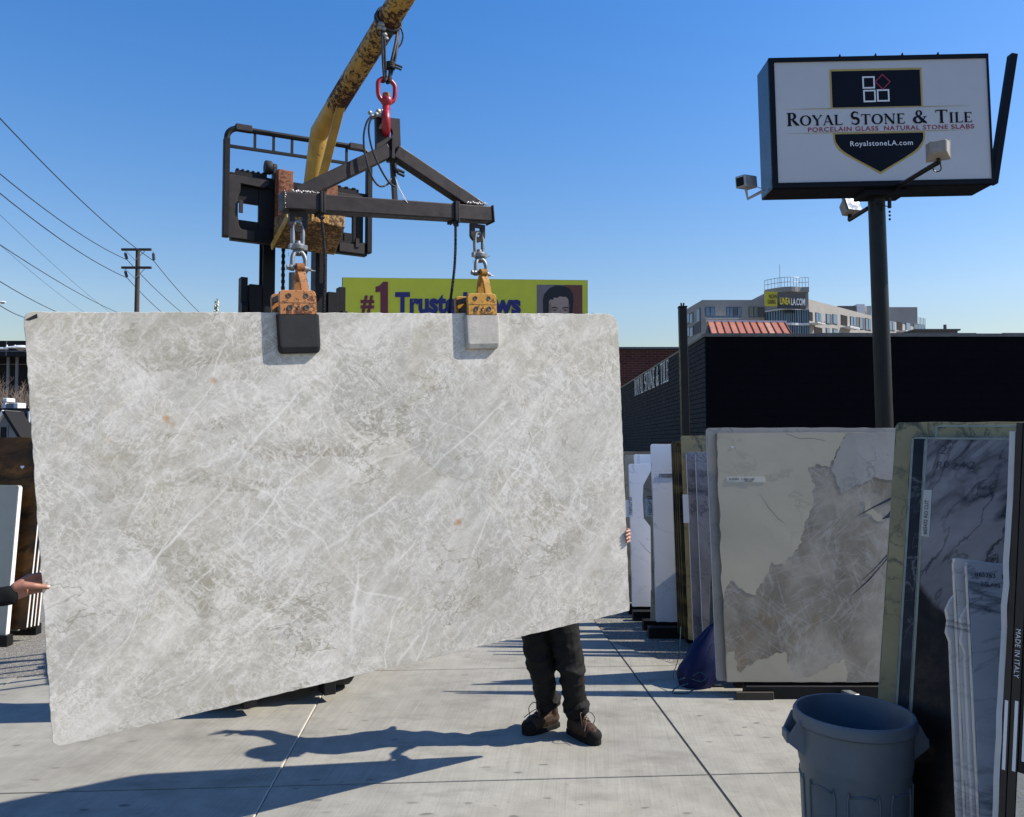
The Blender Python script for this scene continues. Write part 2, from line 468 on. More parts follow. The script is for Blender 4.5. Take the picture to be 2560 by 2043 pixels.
# the hanging quartzite slab: x along it, z up it
def mk_quartzite():
    n = NT('cream_quartzite', .42, 0, .4)
    co = n.co()
    wp = n.warp(co, 1.6, .45, 4)
    D = 36
    big = n.noise(wp, 1.5, 4, .6)
    mid = n.noise(n.warp(n.co((.6, 1, 1.4), rot=(0, R(D), 0)), 2.5, .25, 3), 6, 6, .7, .4)
    fine = n.noise(n.warp(co, 16, .03, 2), 34, 6, .78, .5)
    k = n.math('ADD', n.math('MULTIPLY', big, .3), n.math('ADD', n.math('MULTIPLY', mid, .36), n.math('MULTIPLY', fine, .34)))
    base = n.ramp(k, [(.37, (.325, .305, .243)), (.46, (.42, .40, .335)), (.54, (.51, .488, .422)), (.63, (.63, .608, .535))])
    def cloud(vec, scale, c, amt, t0, t1, t2, det=6):
        """a tone with one crisp border that fades away inside"""
        f = n.noise(vec, scale, det, .62)
        return n.math('MULTIPLY', n.rng(f, t0, t1), n.rng(f, t1, t2, amt, amt * .15)), c
    for args in ((n.warp(n.co((.55, 1, 1.25), rot=(0, R(-8), 0), loc=(3, 0, 1)), 1.6, .5, 4), 1.5, (.40, .375, .295), .85, .5, .525, .74),
                 (n.warp(n.co((.6, 1, 1.2), rot=(0, R(-22), 0), loc=(-7, 2, 4)), 2.2, .45, 4), 2.3, (.38, .36, .30), .8, .52, .54, .74),
                 (n.warp(n.co((1, 1, .7), rot=(0, R(-30), 0), loc=(9, 5, -2)), 1.8, .4, 4), 1.7, (.40, .392, .36), .7, .5, .53, .72),
                 (n.warp(n.co((.6, 1, 1.3), rot=(0, R(D), 0), loc=(2, 7, 5)), 2.6, .35, 4), 3.6, (.42, .40, .345), .6, .52, .54, .7)):
        f_, c_ = cloud(*args); base = n.mix(f_, base, c_)
    # pale drifts rising to the right
    for (rt_, lc, sc_, am_, st_) in ((D, (1, 8, 3), 2.0, .55, (.3, 1, 1.3)), (D + 14, (7, 1, 3), 3.6, .45, (.22, 1, 1.5)), (D - 18, (3, 9, 2), 3.2, .4, (.25, 1, 1.5))):
        sb = n.noise(n.warp(n.co(st_, rot=(0, R(rt_), 0), loc=lc), 2.4, .16, 4), sc_, 6, .66)
        base = n.mix(n.rng(sb, .53, .66, 0, am_), base, (.68, .66, .61))
    # the stone's own larger islands, each with one sharp flank
    wi = n.warp(n.warp(co, 3.2, .22, 3), 14, .05, 3)
    sv = n.t.nodes.new('ShaderNodeSeparateXYZ'); n.set(sv.inputs[0], wi)
    for (cx, cz, rx, rz, rot_, am_, c_) in ((-.86, .84, .40, .13, 4, .7, (.37, .35, .275)), (.0, .53, .27, .23, -35, .6, (.385, .375, .325)), (-.42, .26, .34, .05, -10, .85, (.37, .335, .265)),
                                             (-1.03, -.24, .10, .26, 14, .7, (.37, .345, .27)), (-1.18, -.06, .17, .07, -40, .6, (.38, .355, .28)), (-1.34, .28, .13, .16, 20, .6, (.39, .36, .28)), (.38, .24, .32, .17, -40, .55, (.40, .395, .36)),
                                             (.95, -.2, .14, .14, 20, .6, (.38, .35, .28)), (-.80, .12, .24, .04, -18, .7, (.36, .335, .265)), (-.62, -.45, .30, .08, -30, .65, (.375, .35, .275)), (.55, -.6, .26, .11, 25, .5, (.39, .37, .30)), (1.2, -.45, .22, .06, 35, .6, (.38, .355, .285))):
        t_ = R(rot_); ca, sa = math.cos(t_), math.sin(t_)
        dx_ = n.math('SUBTRACT', sv.outputs[0], cx + .135); dz_ = n.math('SUBTRACT', sv.outputs[2], cz + .135)
        u_ = n.math('ADD', n.math('MULTIPLY', dx_, ca / rx), n.math('MULTIPLY', dz_, sa / rx)); w_ = n.math('ADD', n.math('MULTIPLY', dx_, -sa / rz), n.math('MULTIPLY', dz_, ca / rz))
        d_ = n.math('ADD', n.math('MULTIPLY', u_, u_), n.math('MULTIPLY', w_, w_))
        base = n.mix(n.math('MULTIPLY', n.rng(d_, .8, 1.0, min(1, am_ * 1.3), 0), n.rng(w_, -.9, .9, 1, .45)), base, tuple(q_ * .86 for q_ in c_))
        base = n.mix(n.math('MULTIPLY', n.ridge(d_, .98, .10, am_ * .8), n.rng(w_, -.5, .1, 1, 0)), base, (.2, .185, .14))
    # crowded short fibres, fine enough to read as a felt of white hairs
    m1 = n.rng(n.noise(n.co(loc=(4, 4, 4)), 2.4, 3), .36, .6, .25, 1)
    m2 = n.rng(n.noise(n.co(loc=(8, 1, 6)), 3.1, 3), .36, .6, .25, 1)
    f2 = n.ridge(n.noise(n.warp(co, 7, .09, 4), 13, 6, .66, .9), .5, .045)
    fb = n.ridge(n.noise(n.warp(n.co((.8, 1, 1.1), rot=(0, R(D), 0), loc=(3, 2, 5)), 12, .05, 4), 26, 5, .66, .8), .5, .06)
    fc = n.ridge(n.noise(n.warp(n.co((.6, 1, 1.3), rot=(0, R(D + 8), 0), loc=(5, 5, 1)), 5, .12, 4), 9, 6, .64, .5), .5, .03)
    fd = n.ridge(n.noise(n.warp(n.co((.6, 1, 1.3), rot=(0, R(-48), 0), loc=(2, 6, 1)), 5, .12, 4), 8, 5, .64, .5), .5, .03)
    base = n.mix(n.math('MULTIPLY', f2, n.math('MULTIPLY', m1, .42)), base, (.72, .70, .655))
    base = n.mix(n.math('MULTIPLY', fb, n.math('MULTIPLY', m2, .3)), base, (.70, .68, .635))
    base = n.mix(n.math('MULTIPLY', fc, n.math('MULTIPLY', m2, .6)), base, (.74, .72, .675))
    base = n.mix(n.math('MULTIPLY', fd, n.math('MULTIPLY', m1, .6)), base, (.73, .71, .655))
    # grit of darker grains
    dk = n.noise(co, 30, 6, .8, .6)
    base = n.mix(n.rng(dk, .56, .74, 0, .4), base, (.34, .325, .28))
    # long healed cracks: slightly wandering straight lines (angle of the line, offset, half width, strength, reach along it)
    sx_ = n.t.nodes.new('ShaderNodeSeparateXYZ')
    n.set(sx_.inputs[0], n.warp(n.warp(co, 1.2, .42, 2), 9, .03, 3))
    vis_ = n.rng(n.noise(n.co(loc=(1, 2, 5)), 3.5, 3), .36, .56, .15, 1)
    for (ang, off, hw_, st_, c0, c1) in ((58, -1.30, .004, .6, -.5, .9), (57, -1.05, .003, .45, -1.2, .2), (38, -.62, .006, .5, -.9, .9), (30, -.30, .004, .4, -.6, 1.2), (80, -.05, .007, .75, -1.1, .15),
                                          (72, .24, .004, .6, -1.1, -.1), (66, .52, .004, .6, -1.1, .3), (58, .30, .003, .5, -1.0, -.2), (84, 1.12, .004, .5, -1.3, -.2), (70, 1.5, .004, .55, -1.2, .1),
                                          (40, .45, .004, .4, 0, 1.6), (44, -1.0, .007, .6, -1.6, .6), (35, .1, .008, .5, -1.2, 1.4), (50, .8, .006, .6, -.6, 1.6), (-40, -.6, .005, .5, -1, .6), (-35, .9, .005, .5, 0, 1.6), (-52, .55, .005, .4, 0, 1.2), (-60, -.15, .003, .35, .2, 1.2), (26, .62, .003, .35, -1.5, .2)):
        ca, sa = math.cos(R(ang)), math.sin(R(ang))
        perp = n.math('ADD', n.math('MULTIPLY', sx_.outputs[0], sa), n.math('MULTIPLY', sx_.outputs[2], -ca))
        along = n.math('ADD', n.math('MULTIPLY', sx_.outputs[0], ca), n.math('MULTIPLY', sx_.outputs[2], sa))
        ln = n.ridge(perp, off * sa + .22 * (sa - ca), hw_ * 1.5)
        reach = n.math('MULTIPLY', n.rng(along, c0, c0 + .3), n.rng(along, c1 - .3, c1, 1, 0))
        base = n.mix(n.math('MULTIPLY', n.math('MULTIPLY', ln, reach), n.math('MULTIPLY', vis_, st_ * 1.1)), base, (.76, .745, .70))
    # thin dark lines that border the clouds
    l1 = n.ridge(n.noise(n.warp(n.co((.8, 1, 1.3), loc=(3, 0, 1)), 1.4, .55, 4), 1.25, 6, .62), .53, .0065)
    l2 = n.ridge(n.noise(n.warp(n.co((1, 1, 1.6), rot=(0, R(18), 0), loc=(4, 1, 8)), 3, .3, 5), 3.1, 6, .6), .56, .006)
    lm = n.rng(n.noise(n.co(loc=(2, 6, 1)), 2.2, 2), .46, .58)
    base = n.mix(n.math('MULTIPLY', n.math('MULTIPLY', l1, lm), .75), base, (.24, .225, .17))
    base = n.mix(n.math('MULTIPLY', n.math('MULTIPLY', l2, lm), .55), base, (.27, .26, .215))
    # rust specks where iron stained the stone
    wv = n.warp(co, 30, .05, 4)
    for (x, z, r, a) in ((-1.338, .384, .022, .35), (-1.345, .265, .014, .3), (-1.074, .46, .022, .95), (-1.06, .43, .018, .8), (-.862, .629, .02, .8), (.42, -.227, .022, .95)):
        d = n.dist(wv, (x + .025, -.0 + .025, z + .025))
        base = n.mix(n.rng(d, r * .3, r * 1.3, a, 0), base, (.40, .20, .06))
    n.col(base)
    n.rgh(n.rng(mid, .3, .7, .34, .52))
    n.bump(n.math('ADD', n.math('MULTIPLY', fine, .6), f2), .05, .004)
    return n.m
MAT['quartzite'] = mk_quartzite()

def mk_marble(name, c0, c1, vein, scale=1.6, width=.02, rough=.18, rot=35, amt=.9, second=.5, stretch=(1, 1, .55), cloud=.5):
    n = NT(name, max(rough, .3), 0, .14)
    co = n.co(rot=(0, R(rot), 0), scale=stretch)
    wv = n.warp(co, 2.2, .35, 4)
    base = n.mix(n.rng(n.noise(wv, 2.2, 6, .6), .5 - cloud * .4, .5 + cloud * .4), c0, c1)
    v1 = n.ridge(n.noise(wv, scale, 6, .55), .5, width)
    v2 = n.ridge(n.noise(n.warp(n.co(rot=(0, R(rot + 25), 0), scale=stretch, loc=(3, 1, 5)), 4, .2, 4), scale * 2.4, 6, .6), .5, width * .7)
    mk = n.rng(n.noise(n.co(), 1.7, 3), .4, .6, .15, 1)
    base = n.mix(n.math('MULTIPLY', n.math('MULTIPLY', v1, mk), amt), base, vein)
    base = n.mix(n.math('MULTIPLY', n.math('MULTIPLY', v2, mk), amt * second), base, vein)
    n.col(base)
    return n.m
MAT['white_marble'] = mk_marble('white_marble', (.74, .75, .77), (.84, .84, .85), (.22, .24, .29), .9, .012, .25, 55, .8, .45, (1, 1, .5), .6)
MAT['calacatta'] = mk_marble('calacatta', (.74, .745, .76), (.84, .84, .845), (.2, .21, .26), .7, .012, .25, 60, .85, .3, (1, 1, .45), .6)
MAT['black_gold'] = mk_marble('black_gold', (.012, .012, .009), (.07, .055, .025), (.30, .20, .07), 1.8, .05, .14, 10, .6, .5, (1, 1, 1), .35)
MAT['grey_vein'] = mk_marble('grey_vein', (.15, .15, .17), (.34, .34, .37), (.03, .03, .04), 2.6, .035, .2, 40, .95, .9, (1, 1, .7), .5)
MAT['lilac_vein'] = mk_marble('lilac_vein', (.13, .115, .115), (.42, .385, .36), (.010, .009, .012), 1.9, .034, .3, -48, .98, .95, (1, 1, .4), .45)
def dark_foot(m_, z_edge):
    n = NT.__new__(NT); n.m = m_; n.t = m_.node_tree; n.b = n.t.nodes['Principled BSDF']
    old = n.b.inputs['Base Color'].links[0].from_socket
    sp_ = n.t.nodes.new('ShaderNodeSeparateXYZ'); n.set(sp_.inputs[0], n.warp(n.co(), 3, .22, 4))
    k = n.math('ADD', sp_.outputs[2], n.math('MULTIPLY', sp_.outputs[0], .75))
    br_ = n.ramp(n.noise(n.warp(n.co(), 3, .3, 4), 5, 6, .65), [(.32, (.006, .005, .006)), (.48, (.018, .013, .012)), (.62, (.05, .032, .024)), (.78, (.15, .085, .05))])
    n.col(n.mix(n.rng(k, z_edge - .012, z_edge + .02, 1, 0), old, br_))
dark_foot(MAT['lilac_vein'], 1.42)
MAT['dark_brown'] = mk_marble('dark_brown', (.02, .017, .014), (.17, .075, .02), (.012, .011, .010), 1.3, .09, .4, 8, .9, .8, (.5, 1, 1.3), .3)
MAT['green_onyx'] = mk_marble('green_onyx', (.24, .205, .115), (.42, .35, .18), (.05, .06, .05), 2.4, .03, .2, 20, .9, .8, (1, 1, .8), .5)
MAT['dark_slab'] = mk_marble('dark_slab', (.015, .016, .02), (.05, .052, .06), (.28, .29, .3), 2.2, .012, .14, -40, .6, .5, (1, 1, .7), .4)
MAT['beige_slab'] = mk_marble('beige_slab', (.30, .27, .21), (.42, .38, .30), (.13, .1, .06), 1.7, .02, .3, 30, .8, .5, (1, 1, 1), .5)
MAT['brown_cream'] = mk_marble('brown_cream', (.17, .14, .10), (.27, .22, .16), (.07, .055, .04), 1.4, .03, .3, 30, .8, .5, (1, 1, 1), .5)
MAT['grey_stone'] = plain('sage_grey_stone', (.36, .36, .30), .6, 0, .1, 8, .03)
MAT['plain_white'] = plain('white_stone', (.74, .74, .72), .4, 0, .06, 8, .03)
MAT['blue_grey_marble'] = mk_marble('blue_grey_marble', (.29, .31, .34), (.38, .40, .43), (.04, .05, .07), 2.2, .03, .3, 0, .9, .8, (.3, 1, 1.8), .5)
MAT['offcut'] = mk_marble('warm_white_marble', (.52, .495, .45), (.64, .61, .56), (.09, .09, .1), 2.6, .025, .35, 0, .8, .6, (.4, 1, 1.6), .6)

def mk_crystal():
    n = NT('smoky_crystal_stone', .3, 0, .15)
    co = n.co()
    wv = n.warp(co, 2, .3, 4)
    base = n.ramp(n.noise(wv, 2.4, 6, .62), [(.28, (.14, .12, .09)), (.5, (.265, .235, .185)), (.7, (.40, .36, .29))])
    base = n.mix(n.rng(n.noise(n.co(loc=(4, 1, 2)), 2.6, 4), .56, .7, 0, .55), base, (.24, .16, .085))
    for k, (a, sc) in enumerate(((15, 5), (-35, 6), (70, 5.5), (-75, 4.5), (40, 7))):
        f = n.ridge(n.noise(n.warp(n.co((.22, 1, 1.6), rot=(0, R(a), 0), loc=(k * 3, 0, k)), 2, .12, 2), sc, 3, .5), .5, .02)
        base = n.mix(n.math('MULTIPLY', f, n.rng(n.noise(n.co(loc=(k, 2, 3)), 2.5, 3), .4, .62, .04, .5)), base, (.43, .41, .37))
    n.col(base); n.rgh(n.rng(n.noise(co, 5, 3), .3, .7, .25, .45))
    return n.m
MAT['crystal'] = mk_crystal()
MAT['cream_patch'] = mk_marble('cream_patch', (.37, .335, .255), (.48, .43, .32), (.24, .2, .14), 1.6, .012, .28, 60, .35, .4, (1, 1, .6), .6)
MAT['pale_patch'] = mk_marble('pale_patch', (.28, .265, .235), (.38, .36, .32), (.16, .16, .18), 3.2, .02, .28, 60, .6, .6, (1, 1, 1), .6)

# metals, paints, rubber
def mk_flaking(name, paint, under, amount=.5, rough=.5):
    n = NT(name, rough, 0, .4)
    co = n.co()
    a = n.noise(n.warp(n.co((1, 1, 1)), 14, .04, 3), 38, 8, .8)
    lay = n.rng(n.noise(co, 1.6, 3), .35, .65, -.1, .1)
    k = n.math('ADD', a, lay)
    m = n.rng(k, 1 - amount - .02, 1 - amount + .025)
    u = n.ramp(n.noise(co, 30, 6), [(.3, tuple(q * .5 for q in under)), (.7, tuple(q * 1.5 for q in under))])
    p = n.ramp(n.noise(co, 9, 6), [(.3, tuple(q * .78 for q in paint)), (.7, tuple(min(1, q * 1.18) for q in paint))])
    n.col(n.mix(m, p, u)); n.rgh(n.rng(m, 0, 1, rough - .05, .9)); n.bump(n.math('SUBTRACT', 1, m), .35, .003)
    return n.m
MAT['boom_yellow'] = mk_flaking('weathered_yellow_paint', (.40, .245, .05), (.06, .022, .013), .36)
MAT['boom_rust'] = mk_flaking('flaked_yellow_paint', (.38, .225, .045), (.045, .016, .010), .51)
MAT['jib_box'] = mk_flaking('scraped_jib_paint', (.36, .22, .07), (.10, .05, .022), .5)
MAT['orange_paint'] = mk_flaking('orange_clamp_paint', (.48, .205, .07), (.13, .055, .03), .47)
MAT['amber_paint'] = mk_flaking('amber_clamp_paint', (.50, .255, .035), (.16, .075, .028), .45)
MAT['rusty_steel'] = mk_flaking('rusty_steel', (.26, .10, .045), (.10, .03, .018), .5, .75)
MAT['steel_dark'] = plain('dark_painted_steel', (.032, .028, .027), .55, .1, .35, 25, .08, .3)
MAT['steel_spreader'] = plain('spreader_steel', (.027, .022, .0225), .5, .05, .4, 18, .12, .25)
MAT['steel_black'] = plain('black_steel', (.009, .009, .01), .55, .05, .4, 18, .06, .25)
MAT['weld'] = plain('weld_bead', (.38, .36, .35), .4, .7, .5, 60, .4)
MAT['galvanised'] = plain('galvanised_steel', (.22, .235, .245), .5, .65, .3, 30, .08)
MAT['red_paint'] = plain('red_hook_paint', (.30, .008, .02), .34, 0, .18, 20, .05)
MAT['rubber'] = plain('black_rubber', (.018, .019, .021), .7, 0, .65, 11, .15, .3)
MAT['rubber_dark'] = plain('rubber_dark', (.008, .008, .009), .5, 0, .3, 14, .05)
MAT['pad_pale'] = plain('dusty_pale_pad', (.40, .385, .35), .9, 0, .32, 20, .35)
MAT['rope'] = plain('black_rope', (.012, .012, .016), .8, 0, .4, 80, .3)
MAT['cable'] = plain('wire_rope', (.05, .05, .055), .45, .5, .4, 90, .3)
MAT['cable_end'] = plain('crimped_wire', (.26, .27, .26), .5, .5, .5, 60, .2)
MAT['bolt'] = plain('bolt_steel', (.09, .085, .08), .4, .6, .4, 50, .1)
MAT['tyre'] = plain('tyre_rubber', (.012, .012, .012), .8, 0, .3, 20, .1)
MAT['machine_yellow'] = plain('machine_yellow', (.55, .36, .03), .4, 0, .15, 8, .04)
MAT['white_string'] = plain('frayed_string', (.72, .74, .76), .9, 0, .1, 40, 0)
MAT['skin'] = plain('skin', (.42, .22, .15), .5, 0, .14, 22, .05)
MAT['skin_tan'] = plain('skin_tan', (.30, .135, .085), .5, 0, .16, 22, .05)
MAT['nail'] = plain('fingernail', (.62, .42, .36), .3, 0, .08, 30, 0)
MAT['black_cloth'] = plain('black_cloth', (.0065, .007, .008), .9, 0, .35, 40, .2, .15)
MAT['trouser_cloth'] = plain('trouser_cloth', (.0042, .0044, .005), .8, 0, .3, 60, .25, .3)
MAT['grey_cloth'] = plain('grey_cloth', (.05, .052, .058), .85, 0, .3, 40, .2)
MAT['boot_brown'] = plain('boot_leather', (.04, .021, .012), .65, 0, .5, 22, .2, .3)
MAT['boot_dark'] = plain('boot_sole', (.009, .009, .0085), .8, 0, .3, 25, .15, .2)
MAT['lace'] = plain('boot_lace', (.09, .05, .035), .8, 0, .3, 50, .1)
MAT['hair'] = plain('hair', (.015, .011, .009), .6, 0, .3, 60, .2)
MAT['hat'] = plain('hard_hat', (.75, .75, .73), .35, 0, .05, 8, 0)
MAT['can'] = plain('blue_grey_plastic', (.095, .122, .15), .5, 0, .16, 9, .05)
MAT['blue_cloth'] = plain('blue_tarp', (.003, .008, .055), .55, 0, .4, 10, .2, .25)
MAT['teal_string'] = plain('teal_cord', (.015, .07, .09), .7, 0, .3, 30, 0)
MAT['wood'] = plain('rack_timber', (.055, .045, .034), .85, 0, .25, 14, .2)
MAT['tape'] = plain('masking_tape', (.52, .50, .42), .8, 0, .08, 20, 0)
MAT['label_white'] = plain('label_paper', (.62, .65, .68), .6, 0, .06, 20, 0)
MAT['ink'] = plain('marker_ink', (.012, .013, .03), .5, 0, .2, 20, 0)
MAT['foam'] = plain('white_foam_sheet', (.42, .44, .46), .7, 0, .1, 14, .2)
MAT['foil'] = plain('crinkled_film', (.5, .52, .55), .12, .9, .2, 20, .9)
MAT['glass_edge'] = plain('resin_edge', (.27, .28, .21), .35, 0, .45, 9, .1)
MAT['stone_edge'] = plain('rough_stone_edge', (.50, .49, .46), .8, 0, .25, 20, .4)

# signs
MAT['sign_white'] = plain('sign_face_white', (.50, .51, .52), .4, 0, .09, .9, 0)
MAT['sign_navy'] = plain('sign_navy', (.003, .005, .012), .6, 0, .1, 3, 0, .15)
MAT['sign_gold'] = plain('sign_gold', (.42, .31, .07), .4, 0, .12, 3, 0)
MAT['sign_red'] = plain('sign_red', (.28, .015, .04), .4, 0, .05, 3, 0)
MAT['sign_text_white'] = plain('sign_text_white', (.72, .74, .76), .4, 0, .03, 3, 0)
MAT['sign_black'] = plain('sign_cabinet_black', (.005, .006, .010), .5, 0, .25, 6, .02, .15)
MAT['sign_side'] = plain('sign_cabinet_blue', (.03, .05, .085), .25, 0, .2, 4, .02)
MAT['pole_black'] = plain('pole_black', (.007, .008, .009), .4, 0, .25, 5, .04, .3)
MAT['lamp_beige'] = plain('lamp_housing', (.28, .25, .21), .5, 0, .2, 20, .04)
MAT['lamp_glass'] = plain('lamp_glass', (.45, .5, .55), .08, .3, .1, 10, 0)
MAT['grey_metal'] = plain('grey_metal', (.35, .36, .36), .45, .3, .2, 12, .03)
MAT['bb_yellow'] = plain('billboard_yellow', (.74, .72, .045), .5, 0, .06, 2, 0)
MAT['bb_red'] = plain('billboard_red', (.19, .028, .045), .5, 0, .06, 2, 0)
MAT['bb_blue'] = plain('billboard_blue', (.024, .024, .17), .5, 0, .06, 2, 0)
MAT['bb_back'] = plain('billboard_frame', (.05, .06, .06), .6, 0, .2, 3, 0)
MAT['bb_photo'] = plain('poster_backdrop', (.22, .17, .17), .5, 0, .3, 1.4, 0)
MAT['bb_photo_red'] = plain('poster_backdrop_red', (.20, .06, .04), .5, 0, .35, 1.1, 0)
MAT['bb_skin'] = plain('poster_skin', (.46, .31, .24), .5, 0, .12, .9, 0)
MAT['bb_skin_mid'] = plain('poster_skin_mid', (.38, .24, .18), .5, 0, .12, .9, 0)
MAT['bb_skin_dark'] = plain('poster_skin_shade', (.30, .17, .13), .5, 0, .12, .9, 0)
MAT['bb_hair'] = plain('poster_hair', (.014, .013, .014), .5, 0, .1, 2, 0)
MAT['apt_yellow'] = plain('banner_yellow', (.62, .52, .03), .5, 0, .06, 1, 0)
MAT['apt_dark'] = plain('banner_dark', (.03, .035, .045), .5, 0, .1, 1, 0)

# buildings
def mk_stucco(name, c):
    n = NT(name, .9, 0, .2); co = n.co()
    k = n.math('ADD', n.math('MULTIPLY', n.noise(co, .35, 5, .6), .6), n.math('MULTIPLY', n.noise(co, 4, 4), .4))
    n.col(n.ramp(k, [(.3, tuple(q * .82 for q in c)), (.7, tuple(q * 1.12 for q in c))])); return n.m
MAT['stucco'] = mk_stucco('taupe_stucco', (.33, .315, .29))
MAT['stucco_dark'] = mk_stucco('dark_stucco', (.13, .125, .12))
MAT['grey_wall'] = mk_stucco('grey_house_wall', (.10, .11, .125))
MAT['pale_wall'] = mk_stucco('pale_house_wall', (.22, .23, .25))
MAT['dark_wall'] = mk_stucco('dark_cladding', (.018, .018, .02))
MAT['column_grey'] = mk_stucco('concrete_column', (.2, .205, .215))
MAT['apt_glass'] = plain('window_glass', (.10, .16, .24), .06, .25, .2, .4, 0, .8)
MAT['apt_frame'] = plain('window_frame', (.04, .05, .06), .5, 0, .1, 4, 0)
MAT['white_trim'] = plain('white_trim', (.68, .69, .69), .6, 0, .05, 4, 0)
MAT['black_brick'] = plain('black_painted_brick', (.02, .022, .027), .75, 0, .38, 6, .2, .2)
MAT['black_mortar'] = plain('black_mortar', (.003, .0033, .004), .95, 0, .3, 10, .1, .05)
def mk_black_wall():
    n = NT('black_painted_block', .9, 0, .06)
    co = n.co((1, 1, 1), rot=(R(90), 0, 0))
    c, f = n.brick(co, .4, .2, .012, (.0035, .0038, .006), (.0042, .0046, .007), (.0025, .0028, .0045))
    n.col(n.mix(n.rng(n.noise(n.co(), 1.1, 5), .35, .7, 0, .35), c, (.005, .0052, .0075)))
    n.bump(n.math('ADD', n.math('MULTIPLY', f, -1), n.math('MULTIPLY', n.noise(n.co(), 30, 3), .3)), .3, .01); return n.m
MAT['black_block'] = mk_black_wall()
def mk_red_brick():
    n = NT('red_brick', .85, 0, .25)
    co = n.co((1, 1, 1), rot=(R(90), 0, 0))
    c, f = n.brick(co, .42, .13, .014, (.16, .042, .026), (.10, .028, .02), (.19, .12, .09))
    n.col(n.mix(n.rng(n.noise(n.co(), .8, 5), .4, .7, 0, .5), c, (.07, .022, .016)))
    n.bump(n.math('MULTIPLY', f, -1), .4, .01); return n.m
MAT['red_brick'] = mk_red_brick()
def mk_copper():
    n = NT('copper_roof', .45, .15, .4); co = n.co()
    r_ = n.rand()
    c = n.ramp(r_, [(0, (.42, .125, .04)), (.5, (.54, .18, .065)), (.8, (.54, .23, .11)), (1, (.60, .31, .18))])
    n.col(n.mix(n.rng(n.noise(n.co((1, 1, .4)), 3, 6, .7), .45, .7, 0, .5), c, (.27, .085, .05))); return n.m
MAT['copper'] = mk_copper()
MAT['coping'] = plain('metal_coping', (.12, .12, .12), .5, .2, .4, 6, .1)
MAT['utility_wood'] = plain('utility_pole_wood', (.055, .044, .036), .9, 0, .3, 12, .2)
MAT['wire'] = plain('overhead_wire', (.03, .035, .045), .6, 0, .1, 4, 0)
MAT['insulator'] = plain('insulator', (.03, .03, .035), .3, 0, .1, 4, 0)
MAT['bark'] = plain('bark', (.16, .125, .10), .9, 0, .3, 10, .2)
MAT['twig'] = plain('twigs', (.20, .155, .12), .9, 0, .3, 10, 0)
MAT['flower_leaf'] = plain('yucca_leaf', (.05, .08, .03), .6, 0, .3, 10, 0)
MAT['flower_white'] = plain('yucca_bloom', (.70, .72, .58), .7, 0, .1, 10, 0)
MAT['white_plastic'] = plain('white_plastic', (.75, .76, .77), .4, 0, .04, 8, 0)
# ------------------------------------------------------------------ ground
g = MB()
g.add([(-700, -300, -.012), (700, -300, -.012), (700, 900, -.012), (-700, 900, -.012)], [(0, 1, 2, 3)])
tag(g.build('ground', MAT['aggregate']), 'worn exposed aggregate yard surface around the concrete panels', kind='structure')

PF = FR(1.22, 4.35, 0, R(3.6))
pave = thing('concrete_pavement', 'pale brushed concrete panels of the loading yard', None, frame=PF, kind='structure')
JG = .007
def panel(poly):
    c = Vector((sum(p[0] for p in poly) / len(poly), sum(p[1] for p in poly) / len(poly)))
    n = len(poly); m = MB()
    top = [(p[0], p[1], 0) for p in poly]; bot = [(p[0], p[1], -.1) for p in poly]
    m.add(top + bot, [tuple(range(n)), tuple(range(2 * n - 1, n - 1, -1))] + [(i, n + i, n + (i + 1) % n, (i + 1) % n) for i in range(n)])
    return m.build('concrete_panel', MAT['concrete'], pave, bev=.003)
XS = [-7.9, -5.25, -2.59, 0, 2.65, 5.3, 8.0]
YS = [-6.5, -4.15, -1.8, .55, 2.88]
for i in range(len(XS) - 1):
    for j in range(len(YS) - 1):
        panel([(XS[i] + JG, YS[j] + JG), (XS[i + 1] - JG, YS[j] + JG), (XS[i + 1] - JG, YS[j + 1] - JG), (XS[i] + JG, YS[j + 1] - JG)])
panel([(-2.59 + JG, 2.88 + JG), (-JG, 2.88 + JG), (-JG, 4.95), (-2.59 + JG, 4.95)])
panel([(JG, 2.88 + JG), (.42, 2.88 + JG), (JG, 3.75)])
j = MB(); j.b2(-2.59 - JG * .98, -2.59 - JG * .25, -6.5, 4.95, -.06, -.0025)
j.build('joint_strip', MAT['joint_lit_lip'], pave)  # pale colour paints in the sunlit raised lip of this joint
j = MB(); j.b2(-JG * .98, JG * .98, -6.5, 4.95, -.06, -.006)
j.build('joint_strip', MAT['joint_dark'], pave)

